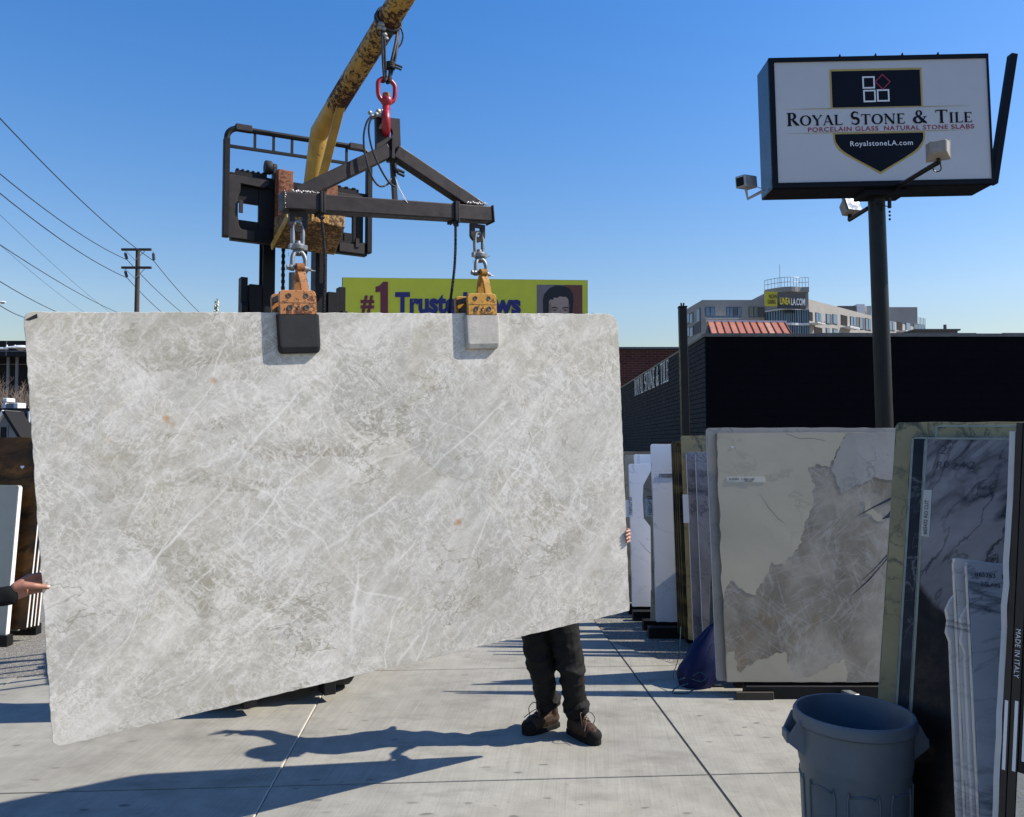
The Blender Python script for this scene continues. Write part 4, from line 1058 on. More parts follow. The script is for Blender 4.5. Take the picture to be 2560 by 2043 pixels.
# mast
for s in (-1, 1):
    m = MB(); m.b2(s * .155, s * .245, .20, .215, .25, 3.93); m.b2(s * .155, s * .17, .2155, .31, .25, 3.93); m.b2(s * .155, s * .245, .3105, .325, .25, 3.93); m.build('inner_mast_rail', MAT['steel_black'], fk)
    m = MB(); m.b2(s * .252, s * .345, .19, .34, .06, 3.17); m.build('outer_mast_rail', MAT['steel_black'], fk, bev=.004)
    m = MB(); m.b2(s * .352, s * .40, .21, .3, 2.75, 3.22); m.lathe([(0, -.02), (.05, -.02), (.05, .02), (0, .02)], 16, (s * .385, .2, 2.98), 'x'); m.build('mast_bracket', MAT['steel_black'], fk)
    m = MB()
    for k in range(120): m.box((s * .085, .24, .6 + k * .0245), (.026 if k % 2 else .018, .018, .0235))
    m.build('lift_chain', MAT['steel_black'], fk)
for z_ in (.10, 2.9):
    m = MB(); m.b2(-.345, .345, .345, .39, z_, z_ + .12); m.build('mast_crossbar', MAT['steel_black'], fk, bev=.004)
m = MB(); m.cyl((0, .26, .3), (0, .26, 3.3), .035, 14); m.build('lift_cylinder', MAT['galvanised'], fk, smooth=40)
# truck
m = MB(); m.b2(-.40, .40, .42, 2.3, .22, .62); m.b2(-.52, .52, 1.0, 2.3, .42, .98); m.prism([(-.5, .25), (.5, .25), (.56, .5), (.56, 1.0), (.46, 1.12), (-.46, 1.12), (-.56, 1.0), (-.56, .5)], 2.302, 2.75)
m.build('chassis', MAT['machine_yellow'], fk, bev=.02, seg=2)
m = MB(); m.b2(-.25, .25, 1.25, 1.75, .985, 1.08); m.b2(-.25, .25, 1.75, 1.86, 1.0, 1.5); m.build('operator_seat', MAT['rubber'], fk, bev=.03, seg=2)
m = MB()
for sx in (-1, 1):
    m.bar((sx * .5, .55, .62), (sx * .44, .85, 2.12), .05, .05); m.bar((sx * .5, 2.25, 1.1), (sx * .44, 2.0, 2.12), .05, .05); m.bar((sx * .44, .82, 2.12), (sx * .44, 2.05, 2.12), .05, .05)
for k in range(7): m.bar((-.44, .86 + k * .19, 2.14), (.44, .86 + k * .19, 2.14), .03, .025)
m.build('overhead_guard', MAT['steel_black'], fk)
for (sx, y_, r_, w_) in ((-.47, .62, .33, .22), (.47, .62, .33, .22), (-.42, 2.05, .27, .18), (.42, 2.05, .27, .18)):
    m = MB(); m.lathe([(r_ * .55, -w_ / 2), (r_ * .9, -w_ / 2), (r_, -w_ * .36), (r_, w_ * .36), (r_ * .9, w_ / 2), (r_ * .55, w_ / 2)], 28, (sx, y_, r_), 'x')
    wh = m.build('wheel', MAT['tyre'], fk, smooth=35)
    m = MB(); m.lathe([(0, -w_ * .3), (r_ * .56, -w_ * .35), (r_ * .56, w_ * .35), (0, w_ * .3)], 20, (sx, y_, r_), 'x'); m.build('rim', MAT['machine_yellow'], wh, smooth=35)

# ------------------------------------------------------------------ people
def blob(name, chains, mat, parent, voxel=.006, smooth=4, fn=None, extra=None):
    m = MB()
    for ch in chains:
        for (p, r) in ch: m.ball(p, r, 14, 10)
        for (p, r), (q, s) in zip(ch[:-1], ch[1:]):
            m.tube([p, q], [r, s], 14)
    if extra: extra(m)
    o = m.build(name, mat, parent)
    md = o.modifiers.new('r', 'REMESH'); md.mode = 'VOXEL'; md.voxel_size = voxel
    ms = o.modifiers.new('s', 'SMOOTH'); ms.factor = .5; ms.iterations = smooth
    dg = bpy.context.evaluated_depsgraph_get(); dg.update()
    me = bpy.data.meshes.new_from_object(o.evaluated_get(dg))
    o.modifiers.clear(); o.data = me
    if fn:
        nr = [v.normal.copy() for v in me.vertices]
        for v, nn in zip(me.vertices, nr):
            v.co = v.co + nn * fn(v.co)
    me.polygons.foreach_set('use_smooth', [True] * len(me.polygons))
    me.materials.clear(); me.materials.append(mat)
    return o

def lerp(a, b, t): return Vector(a).lerp(Vector(b), t)

def folds(c, amp=.012, f=9.0, fz=2.2):
    p = Vector((c.x * f, c.y * f, c.z * f * fz))
    return amp * noise.noise(p) + amp * .5 * noise.noise(p * 2.1 + Vector((5, 1, 2)))

# worker behind the slab, one hand on its edge and the other arm raised
pw = thing('person', 'worker in black trousers and brown boots behind the slab, steadying its edge', 'person', org=(.34, 5.52, 0))
hipL, hipR = Vector((.12, 5.56, .93)), Vector((.31, 5.54, .93))         # image left and right
kneeA, kneeB = Vector((.203, 5.53, .46)), Vector((.398, 5.48, .46))
ankA, ankB = Vector((.256, 5.68, .10)), Vector((.444, 5.54, .10))
pel = Vector((.215, 5.555, 1.0)); chest = Vector((.25, 5.47, 1.36)); neck = Vector((.27, 5.42, 1.54)); head = Vector((.285, 5.385, 1.70))
shA, shB = Vector((.075, 5.52, 1.46)), Vector((.43, 5.46, 1.46))
elA, wrA, haA = Vector((.06, 5.70, 1.70)), Vector((.15, 5.74, 1.95)), Vector((.18, 5.755, 2.03))
# hand on the right end of the slab
def hs(x, y, z): return HS @ Vector((x, y, z))
eg = hs(1.624, 0, -.48)
elB, wrB = Vector((.66, 5.66, 1.20)), hs(1.62, .13, -.50)
palm = [hs(1.632, .075, -.475), hs(1.634, .06, -.50)]
fing = []
for k, (dz, ln, rr_) in enumerate(((.042, .95, .0093), (.019, 1.06, .0097), (-.0045, 1.0, .0095), (-.0265, .82, .0085))):
    z_ = -.479 + dz
    fing.append([(hs(1.64, .058, z_), rr_ * 1.15), (hs(1.650 + .006 * ln, .012, z_ + .001), rr_ * 1.08), (hs(1.644 + .004 * ln, -.014, z_), rr_), (hs(1.628, -.0245, z_ - .001), rr_ * .95), (hs(1.628 - .017 * ln, -.0245, z_ - .002), rr_ * .86)])
thumb = [(hs(1.635, .07, -.46), .014), (hs(1.64, .045, -.445), .0115), (hs(1.60, .028, -.44), .0095)]
fingA = []
for k, a in enumerate((-22, -7, 8, 22)):
    d = Vector((math.sin(R(a)) * .5, math.sin(R(a)) * .8, 1)).normalized(); b_ = haA + Vector((.018 * (k - 1.5) * .5, .018 * (k - 1.5), .05))
    L_ = (.075, .09, .085, .065)[k]
    fingA.append([(haA, .02), (b_, .0105), (b_ + d * L_ * .55, .0095), (b_ + d * L_ + Vector((0, -.01, 0)), .0075)])
fingA.append([(haA, .02), (haA + Vector((.02, -.045, .03)), .012), (haA + Vector((.03, -.075, .06)), .0095)])
def headshape(m, c, yawd=0.0):
    Mx = Matrix.Translation(c) @ Matrix.Rotation(yawd, 4, 'Z')
    m.ball((0, .015, .03), .095, 16, 12, (.86, 1.05, 1.12), Mx); m.ball((0, -.03, -.055), .07, 14, 10, (.82, .9, .95), Mx)
    m.ball((0, -.112, -.005), .018, 8, 6, (.75, 1.1, 1.3), Mx); m.ball((0, -.1, .025), .012, 8, 6, (.8, 1, 2.2), Mx)
    m.ball((0, -.098, -.055), .016, 10, 6, (1.6, .7, .6), Mx); m.ball((0, -.088, -.095), .024, 10, 6, (1, .8, .8), Mx)
    for s in (-1, 1):
        m.ball((s * .082, .012, -.005), .03, 8, 6, (.35, .7, 1.1), Mx); m.ball((s * .034, -.088, .04), .017, 8, 6, (1.5, .6, .6), Mx); m.ball((s * .034, -.088, .012), .013, 8, 6, (1.1, .7, .8), Mx)
chains = [
    [(pel, .145), (lerp(pel, chest, .5), .135), (chest, .15), (lerp(chest, neck, .7), .09), (neck, .058), (head + Vector((0, 0, -.06)), .055)],
    [(chest, .13), (shA, .068), (lerp(shA, elA, .5), .052), (elA, .043), (lerp(elA, wrA, .4), .042), (wrA, .028), (haA, .03)],
    [(chest, .13), (shB, .068), (lerp(shB, elB, .5), .052), (elB, .043), (lerp(elB, wrB, .4), .042), (wrB, .028), (palm[0], .026), (palm[1], .024)],
    [(pel, .13), (hipL, .105), (lerp(hipL, kneeA, .5), .085), (kneeA, .06), (lerp(kneeA, ankA, .35), .058), (ankA, .04), (ankA + Vector((-.03, -.024, -.04)), .034), (ankA + Vector((-.11, -.088, -.055)), .022)],
    [(pel, .13), (hipR, .105), (lerp(hipR, kneeB, .5), .085), (kneeB, .06), (lerp(kneeB, ankB, .35), .058), (ankB, .04), (ankB + Vector((.022, -.033, -.04)), .034), (ankB + Vector((.08, -.118, -.055)), .022)],
] + fing + [thumb] + fingA
body = blob('body', chains, MAT['skin'], pw, .0042, 3, extra=lambda m: headshape(m, head))
m = MB()
for f in fing:
    tip, rr_ = f[-1][0], f[-1][1]; prev = f[-2][0]
    a_ = (tip - prev).normalized(); o_ = (HS.to_3x3() @ Vector((0, -1, 0))).normalized()
    o2 = (o_ - a_ * o_.dot(a_)).normalized()
    M4 = Matrix((a_.to_4d(), o2.to_4d(), a_.cross(o2).to_4d(), (0, 0, 0, 1))).transposed(); M4[3] = (0, 0, 0, 1)
    M4 = Matrix.Translation(tip + o2 * rr_ * .72 - a_ * .001) @ Matrix((a_, o2, a_.cross(o2))).transposed().to_4x4()
    m.ball((0, 0, 0), .0056, 8, 6, (1.2, .38, 1.0), M4)
m.build('fingernail', MAT['nail'], body, smooth=60)
def trouser_fold(c):
    lowk = max(0, 1 - abs(c.z - .17) / .16); kn = max(0, 1 - abs(c.z - .48) / .16)
    q = Vector((c.x + .35 * c.z, c.y, c.z - .5 * c.x))
    rd = 1 - 2.2 * abs(noise.noise(Vector((q.x * 6, q.y * 6, q.z * 11))))
    rd2 = 1 - 2.2 * abs(noise.noise(Vector((q.x * 15 + 3, q.y * 15, q.z * 24))))
    return -.005 + (.012 + .012 * lowk + .012 * kn) * rd + (.003 + .004 * lowk) * rd2
tr_ch = [
    [(pel + Vector((0, 0, .06)), .155), (pel, .158), (hipL + Vector((0, 0, -.02)), .125), (lerp(hipL, kneeA, .5), .106), (kneeA + Vector((0, -.01, 0)), .084), (lerp(kneeA, ankA, .4), .074), (lerp(kneeA, ankA, .7), .073), (ankA + Vector((0, .0, .085)), .078)],
    [(pel, .158), (hipR + Vector((0, 0, -.02)), .125), (lerp(hipR, kneeB, .5), .106), (kneeB + Vector((0, -.01, 0)), .084), (lerp(kneeB, ankB, .4), .074), (lerp(kneeB, ankB, .7), .073), (ankB + Vector((0, .0, .085)), .078)]]
blob('trousers', tr_ch, MAT['trouser_cloth'], pw, .006, 3, trouser_fold)
sh_ch = [[(pel + Vector((0, 0, .08)), .163), (lerp(pel, chest, .5), .155), (chest, .168), (lerp(chest, neck, .6), .105)],
         [(chest, .15), (shA, .085), (lerp(shA, elA, .5), .068), (elA, .058), (lerp(elA, wrA, .75), .048)], [(chest, .15), (shB, .085), (lerp(shB, elB, .5), .068), (elB, .058), (lerp(elB, wrB, .7), .046)]]
blob('shirt', sh_ch, MAT['grey_cloth'], pw, .009, 3, lambda c: folds(c, .012, 6, 1.6))
m = MB(); m.lathe([(.135, 1.735), (.14, 1.745), (.125, 1.755), (.118, 1.80), (.095, 1.85), (.05, 1.88), (0, 1.887)], 26, (head.x, head.y - .01, 0)); m.add([(head.x - .1, head.y - .09, 1.738), (head.x + .1, head.y - .09, 1.738), (head.x + .06, head.y - .17, 1.725), (head.x - .06, head.y - .17, 1.725)], [(0, 1, 2, 3)])
m.build('hard_hat', MAT['hat'], pw, smooth=50)
m = MB()
for k in range(4): m.tube(smooth_pts([(.20 + .02 * k, 5.70, 1.06), (.20 + .02 * k, 5.735, 1.02 + .01 * k), (.20 + .022 * k, 5.785 - .005 * k, 1.0 + .02 * k)], 3), [.014] * 7, 7)
m.build('work_gloves', MAT['grey_cloth'], pw, smooth=60)
def boot(ank, toe_dir, nm='boot'):
    d = Vector(toe_dir).normalized(); sd = Vector((d.y, -d.x, 0)); c = Vector((ank.x, ank.y, 0))
    heel = c - d * .075
    def P(f, s, z): return heel + d * f + sd * s + Vector((0, 0, z))
    ch = [[(P(.045, 0, .066), .056), (P(.10, 0, .075), .06), (P(.16, .0, .07), .06), (P(.215, .0, .06), .058), (P(.252, 0, .052), .05)],
          [(P(.045, 0, .03), .047), (P(.16, 0, .03), .05), (P(.235, 0, .03), .046)],
          [(P(.05, 0, .08), .052), (P(.065, 0, .14), .058), (P(.07, 0, .20), .06)], [(P(.17, .012, .055), .046), (P(.24, -.012, .05), .04)]]
    b_ = blob(nm, ch, MAT['boot_brown'], pw, .006, 3, lambda q: (.004 * noise.noise(q * 30)))
    for v in b_.data.vertices:
        w_ = v.co + ORG[pw.name]
        if w_.z < .016: v.co.z += .016 - w_.z
    # sole with toe cap
    out = []
    prof = [(-.012, .0), (-.004, .036), (.04, .05), (.09, .05), (.14, .055), (.20, .058), (.26, .052), (.295, .03), (.306, 0)]
    left = [(f, s) for f, s in prof]; right = [(f, -s) for f, s in prof[-2:0:-1]]
    pl = left + right; n = len(pl); m = MB()
    m.add([P(f, s, .0) for f, s in pl] + [P(f, s, .034) for f, s in pl], [tuple(range(n))[::-1], tuple(range(n, 2 * n))] + [(i, (i + 1) % n, n + (i + 1) % n, n + i) for i in range(n)])
    m.build('sole', MAT['boot_dark'], b_, bev=.006, seg=2)
    m = MB(); m.ball(P(.25, 0, .052), .056, 16, 10, (1.0, 1.0, .86)); 
    tc = m.build('toe_cap', MAT['boot_dark'], b_, smooth=60)
    m = MB()
    for k in range(6):
        f = .115 + .02 * k; z = .165 - .0135 * k * 1.2; 
        f = .12 + .017 * k; z = .168 - .012 * k
        for s in (-1, 1): m.tube(smooth_pts([P(f, s * .026, z - .008), P(f + .012, 0, z + .004), P(f + .014, -s * .026, z - .012)], 3), .0032, 5)
    m.tube(smooth_pts([P(.145, .0, .165), P(.17, .045, .185), P(.20, .065, .15), P(.20, .055, .10)], 5), .003, 5)
    m.tube(smooth_pts([P(.145, .0, .165), P(.18, -.03, .18), P(.205, -.05, .14), P(.19, -.035, .09)], 5), .003, 5)
    m.tube(smooth_pts([P(.145, .0, .165), P(.20, .02, .14), P(.225, .05, .11), P(.24, .07, .09)], 5), .003, 5)
    m.build('lace', MAT['lace'], b_, smooth=60)
    m = MB(); m.tube([P(.068 + .06 * math.cos(2 * math.pi * k / 18), .056 * math.sin(2 * math.pi * k / 18), .205 + .006 * math.cos(2 * math.pi * k / 18)) for k in range(18)], .008, 6, closed=True); m.build('collar', MAT['boot_dark'], b_, smooth=60)
boot(ankA, (-.78, -.62, 0)); boot(ankB, (.56, -.83, 0))

# helper at the near end, mostly outside the picture: only sleeve and hand show
p2 = thing('person', 'helper in a black long sleeve whose bare hand steadies the slab', 'person', org=(-2.85, 3.75, 0))
thb = hs(-1.622, -ST / 2, -.238)
pl2 = Vector((-2.88, 3.78, 1.0)); ch2 = Vector((-2.87, 3.74, 1.36)); nk2 = Vector((-2.85, 3.73, 1.55)); hd2 = Vector((-2.84, 3.72, 1.71))
sR, sL = Vector((-2.72, 3.60, 1.45)), Vector((-3.0, 3.92, 1.45))
W2 = hs(-1.775, -.012, -.262); E2 = Vector((-2.50, 3.42, 1.33))
K2 = hs(-1.70, .012, -.245)
def hv(x, y, z): return hs(x, y, z)
hand2 = [[(W2, .029), (hs(-1.74, .0, -.258), .033), (hs(-1.705, .012, -.25), .031)],
         [(hs(-1.72, -.012, -.228), .023), (hs(-1.688, -.024, -.222), .0185), (hs(-1.655, -.030, -.228), .0138), (hs(-1.632, -.0265, -.236), .0128), (hs(-1.602, -.0255, -.244), .0105)]]
for k, dz in enumerate((.04, .015, -.01, -.032)):
    z_ = -.248 + dz; r_ = (.0105, .011, .0105, .009)[k]
    hand2.append([(hs(-1.715, .02, -.25 + dz * .6), .019), (hs(-1.672, .036, z_ + .01), r_ * 1.12), (hs(-1.635, .04, z_ + .012), r_), (hs(-1.60, .029, z_ + .008), r_ * .9), (hs(-1.575, .026, z_ + .004), r_ * .8)])
fL, fR = Vector((-3.02, 3.95, .1)), Vector((-2.76, 3.7, .1))
L2h = Vector((-3.05, 3.83, .82))
chains2 = [[(pl2, .14), (lerp(pl2, ch2, .5), .13), (ch2, .145), (lerp(ch2, nk2, .7), .085), (nk2, .057), (hd2 + Vector((0, 0, -.06)), .055)],
    [(ch2, .12), (sR, .066), (lerp(sR, E2, .5), .05), (E2, .043), (lerp(E2, W2, .45), .04), (W2, .029)],
    [(ch2, .12), (sL, .066), (Vector((-3.10, 3.95, 1.15)), .044), (L2h, .03), (L2h + Vector((.02, -.03, -.09)), .026)],
    [(pl2, .12), (Vector((-2.97, 3.87, .92)), .1), (Vector((-3.0, 3.88, .5)), .06), (fL, .04), (fL + Vector((.1, -.12, -.065)), .03)],
    [(pl2, .12), (Vector((-2.79, 3.7, .92)), .1), (Vector((-2.76, 3.66, .5)), .06), (fR, .04), (fR + Vector((.12, -.1, -.065)), .03)]] + hand2
for k in range(4): chains2.append([(L2h + Vector((.02, -.03, -.09)), .022), (L2h + Vector((.012 * k, -.03 - .015 * k, -.14)), .0095), (L2h + Vector((.02 + .012 * k, -.045 - .012 * k, -.18)), .008)])
chains2.append([(L2h, .02), (L2h + Vector((.05, .0, -.06)), .011), (L2h + Vector((.06, -.01, -.1)), .009)])
body2 = blob('body', chains2, MAT['skin_tan'], p2, .0044, 3, extra=lambda m: headshape(m, hd2, R(60)))
m = MB()
t_, p_ = hand2[1][-1][0], hand2[1][-2][0]; a_ = (t_ - p_).normalized(); o_ = (HS.to_3x3() @ Vector((0, -.8, .55))).normalized(); o2 = (o_ - a_ * o_.dot(a_)).normalized()
m.ball((0, 0, 0), .0072, 10, 6, (1.25, .35, .95), Matrix.Translation(t_ + o2 * .008) @ Matrix((a_, o2, a_.cross(o2))).transposed().to_4x4())
m.build('fingernail', MAT['nail'], body2, smooth=60)
blob('shirt', [[(pl2 + Vector((0, 0, .02)), .16), (lerp(pl2, ch2, .5), .152), (ch2, .165), (lerp(ch2, nk2, .6), .1)],
    [(ch2, .15), (sR, .085), (lerp(sR, E2, .5), .068), (E2, .06), (lerp(E2, W2, .45), .052), (lerp(E2, W2, .9), .046), (hs(-1.748, -.006, -.258), .044)], [(ch2, .15), (sL, .085), (Vector((-3.10, 3.95, 1.15)), .06), (L2h + Vector((0, 0, .06)), .045)]], MAT['black_cloth'], p2, .008, 3, lambda c: folds(c, .01, 8, 1.6))
blob('trousers', [[(pl2, .155), (Vector((-2.97, 3.87, .9)), .12), (Vector((-3.0, 3.88, .5)), .088), (fL + Vector((0, 0, .06)), .07)], [(pl2, .155), (Vector((-2.79, 3.7, .9)), .12), (Vector((-2.76, 3.66, .5)), .088), (fR + Vector((0, 0, .06)), .07)]], MAT['grey_cloth'], p2, .01, 3, lambda c: folds(c, .012, 7, 2))
for f_ in (fL, fR):
    blob('shoe', [[(f_ + Vector((-.04, .03, -.045)), .05), (f_ + Vector((.06, -.06, -.05)), .046), (f_ + Vector((.15, -.14, -.055)), .04)]], MAT['boot_dark'], p2, .009, 2)
m = MB(); m.ball(hd2 + Vector((-.02, .0, .05)), .105, 16, 12, (.95, 1.0, .95)); m.build('hair', MAT['hair'], p2, smooth=60)
# ------------------------------------------------------------------ stone slabs on their racks
def slab_from(label, bl, tl, xdir, width, th, mat, group='stone slabs leaning on the racks', rnd=4, notch=None, edge=None, rim=None, jit=.003, name='stone_slab', cat='stone slab', r=(.02, .02, .01, .01)):
    bl, tl = Vector(bl), Vector(tl)
    z = (tl - bl).normalized(); h = (tl - bl).length
    x = Vector(xdir); x = (x - z * x.dot(z)).normalized(); y = z.cross(x)
    F = Matrix((x, y, z)).transposed().to_4x4(); F.translation = bl
    rg = random.Random(rnd)
    m = MB()
    out = [(p[0] + width / 2, p[1] + h / 2) for p in slab_outline(width, h, *r, jit, .07, rg)] if notch is None else notch(width, h)
    m.prism(out, 0, th)
    o = m.build(name, mat, None, bev=.0015, frame=F)
    tag(o, label, cat, group)
    if edge:
        e = MB(); e.b2(-.003, -.0005, .0015, th - .0015, .02, h - .02); e.build('sawn_edge', edge, o)
    if rim:
        e = MB(); e.b2(.002, .013, -.0012, -.0002, .01, h - .01); e.build('resin_rim', rim, o)
        e = MB(); e.b2(.013, width - .01, -.0012, -.0002, h - .014, h - .004); e.build('resin_rim', rim, o)
    return o, h
def leaned(bl, ztop, lean=8.0):
    bl = Vector(bl); dz = ztop - bl.z
    return bl + Vector((0, math.tan(R(lean)) * dz, dz))
X1 = (1, 0, 0)
def zt(px, py, Y): return at(px, py, Y).z

# far rack, whites and browns
b = gnd(1548, 1502, .12); slab_from('brown veined slab half hidden behind the hanging slab', b, leaned(b, 1.88), X1, 2.7, .02, MAT['brown_cream'], edge=MAT['stone_edge'])
b = gnd(1571, 1506, .12); slab_from('narrow plain beige slab beside the white marble', b, leaned(b, 1.84), X1, 2.4, .02, MAT['beige_slab'], edge=MAT['stone_edge'])
b = gnd(1594, 1511, .12); slab_from('taller white marble slab showing only its stepped top', b, leaned(b, 1.85, 7), X1, 2.4, .02, MAT['white_marble'])
b = gnd(1581, 1517, .12); o, h = slab_from('grey veined white marble slab with a paper tag', b, leaned(b, 1.74), X1, 2.4, .02, MAT['white_marble'], edge=MAT['plain_white'])
m = MB(); m.b2(-.06, .035, -.004, -.002, h * .62, h * .74); lb = m.build('paper_tag', MAT['label_white'], o)
text_mesh('tag_lettering', 'natural', .075, MAT['ink'], lb, Matrix.Translation((.025, -.0055, h * .635)) @ Matrix.Rotation(R(-90), 4, 'Y'))
b = gnd(1627, 1553, .12)
def notch_c(w_, h_):
    s = h_ / 375.0
    L = [(0, 0), (.012, .2 * h_), (.018, 75 * s), (.03, 230 * s), (.012, 236 * s), (-.04, 252 * s), (-.045, 300 * s), (-.035, 335 * s), (.03, 362 * s), (.06, h_)]
    return L + [(w_, h_), (w_, 0)]
o, h = slab_from('broken beige slab with a curved edge and silver tag', b, leaned(b, 1.70), X1, 2.2, .02, MAT['beige_slab'], notch=notch_c, edge=None)
m = MB(); m.b2(-.03, .06, -.004, -.002, h * .68, h * .80); lb = m.build('silver_tag', MAT['foil'], o)
text_mesh('tag_lettering', 'natural', .075, MAT['ink'], lb, Matrix.Translation((.048, -.0055, h * .69)) @ Matrix.Rotation(R(-90), 4, 'Y'))
b = gnd(1641, 1555, .12); o, h = slab_from('clean white slab with two thin grey veins up high', b, leaned(b, 1.975), X1, 2.6, .022, MAT['calacatta'], edge=MAT['plain_white'])
m = MB(); m.b2(.075, .25, -.004, -.002, h * .805, h * .828); m.build('silver_tag', MAT['foil'], o)
for k, (px, py, zz) in enumerate(((1696, 1584, 2.0), (1701, 1587, 1.985), (1706, 1592, 1.99), (1712, 1597, 1.95))):
    b = gnd(px, py, .10); slab_from('dark slab with gold swirls standing in a tight pack', b, leaned(b, zz, 8), X1, 2.7, .02, MAT['black_gold'], 'dark gold slabs packed on one rack', rnd=k, edge=MAT['black_gold'])
b = gnd(1722, 1600, .10); slab_from('olive topped slab rising behind the grey veined pair', b, leaned(b, 2.06, 8), X1, 2.6, .02, MAT['green_onyx'])
b = gnd(1735, 1610, .10); o, h = slab_from('grey slab with slanting black veins and a white tag', b, leaned(b, 1.9, 8), X1, 2.6, .02, MAT['grey_vein'], edge=MAT['plain_white'])
m = MB(); m.b2(-.055, .0, -.008, -.004, h * .62, h * .77); m.build('paper_tag', MAT['label_white'], o)
b = gnd(1759, 1618, .10); slab_from('paler grey slab with slanting veins beside the darker one', b, leaned(b, 1.9, 8), X1, 2.6, .02, MAT['grey_vein'], edge=MAT['plain_white'])

# the big patchwork slab and its neighbour behind
b = gnd(1793, 1702, .12); tl_ = leaned(b, 2.115, 7.5)
o, h = slab_from('pale speckled slab edge behind the smoky patchwork slab', b, tl_, X1, 2.75, .022, MAT['pale_patch'], edge=MAT['stone_edge'])
b = gnd(1817, 1706, .12); tl_ = leaned(b, 2.075, 7.5)
pat, PH = slab_from('large smoky crystal slab patched with cream stone and jagged seams', b, tl_, X1, 2.75, .022, MAT['crystal'], edge=MAT['brown_cream'])
PW = 2.75
Finv = pat.matrix_world.inverted()
def ploc(px, py):
    n = pat.matrix_world.to_3x3() @ Vector((0, 1, 0)); o_ = Vector((0, 0, CAM_H)); d = ray(px, py)
    q = Finv @ (o_ + d * ((pat.matrix_world.translation - o_).dot(n) / d.dot(n)))
    return (q.x, q.z)
def jag(poly, amp=.014, lev=4, rg=random.Random(5), keep=()):
    for l in range(lev):
        out = []
        for i in range(len(poly)):
            a, b_ = Vector(poly[i]), Vector(poly[(i + 1) % len(poly)])
            out.append(tuple(a))
            on_border = (abs(a.x - b_.x) < 1e-4) or (abs(a.y - b_.y) < 1e-4)
            d = b_ - a
            if d.length < .012: continue
            mid = (a + b_) / 2
            if not on_border: mid += Vector((-d.y, d.x)).normalized() * rg.uniform(-1, 1) * min(amp, d.length * .22)
            out.append(tuple(mid))
        poly = out
    return poly
def patch(pxs, mat, extra, lift=.0012, nm='cream_patch'):
    poly = [ploc(*p) if not isinstance(p, Vector) else tuple(p) for p in pxs]
    poly = [(min(max(x, .004), PW - .004), min(max(z, .004), PH - .004)) for x, z in poly]
    m = MB(); m.prism(jag(poly), -lift, -.0001); return m.build(nm, mat, pat)
patch([(1790, 1000), (2110, 1000), (2090, 1130), (2075, 1168), (2040, 1160), (2019, 1168), (2035, 1223), (2024, 1286), (2005, 1357), (1960, 1410), (1928, 1404), (1890, 1487), (1824, 1450), (1800, 1500)], MAT['cream_patch'], 0)
patch([(2110, 1000), (2500, 1000), (2500, 1190), (2225, 1200), (2180, 1195), (2150, 1212), (2105, 1235), (2078, 1172), (2094, 1130)], MAT['pale_patch'], 0, .0012, 'pale_patch')
patch([(1800, 1900), (1800, 1638), (1836, 1628), (1842, 1672), (1852, 1682), (1895, 1650), (1962, 1628), (1972, 1662), (1985, 1702), (2005, 1697), (2060, 1676), (2112, 1648), (2118, 1690), (2128, 1900)], MAT['cream_patch'], 0)
patch([(2155, 1252), (2178, 1250), (2180, 1270), (2200, 1285), (2212, 1300), (2190, 1302), (2165, 1282)], MAT['cream_patch'], 0, .0014)
def streak(p, w_, mat='ink', lift=.0022):
    m = MB(); q = [ploc(*a) for a in p]; m.ribbon(q, w_, -lift); return m.build('dark_seam', MAT[mat], pat)
streak([(2140, 1292), (2180, 1270), (2215, 1253), (2240, 1240), (2262, 1225)], [.002, .010, .018, .022, .02])
streak([(2205, 1298), (2222, 1290), (2230, 1278), (2245, 1282)], [.004, .03, .035, .04], lift=.0026)
streak([(2130, 1488), (2170, 1452), (2205, 1412), (2240, 1370)], [.002, .012, .006, .012])
streak([(2150, 1456), (2190, 1418), (2225, 1380)], [.002, .006, .012], lift=.0026)
streak([(1900, 1235), (1920, 1268), (1946, 1298), (1965, 1312)], [.001, .003, .003, .001])
streak([(1965, 1085), (2000, 1097), (2030, 1096), (2062, 1102)], [.002, .003, .003, .002])
m = MB()
x0, z0 = ploc(1816, 1192); x1, z1 = ploc(1913, 1206)
m.b2(x0, x1, -.003, -.0016, z1, z0); tp = m.build('masking_tape', MAT['tape'], pat)
text_mesh('tape_writing', '# 65050   7 slabs sold', .026, MAT['ink'], tp, Matrix.Translation((x0 + .02, -.0042, z0 - .027)), sx=.9)
text_mesh('tape_writing', 'sales return', .016, MAT['ink'], tp, Matrix.Translation((x0 + .15, -.0042, z1 + .006)), sx=.9)
def heart(parent, x, z, s, y=-.003):
    pts = []
    for k in range(24):
        t = 2 * math.pi * k / 24
        pts.append((x + s * .0625 * 16 * math.sin(t) ** 3 * .5, z + s * .0312 * (13 * math.cos(t) - 5 * math.cos(2 * t) - 2 * math.cos(3 * t) - math.cos(4 * t))))
    m = MB(); m.prism(pts, y, y + .001); return m.build('heart_sticker', MAT['label_white'], parent)
hx, hz = ploc(1831, 1118); heart(pat, hx, hz, .022, -.0032)

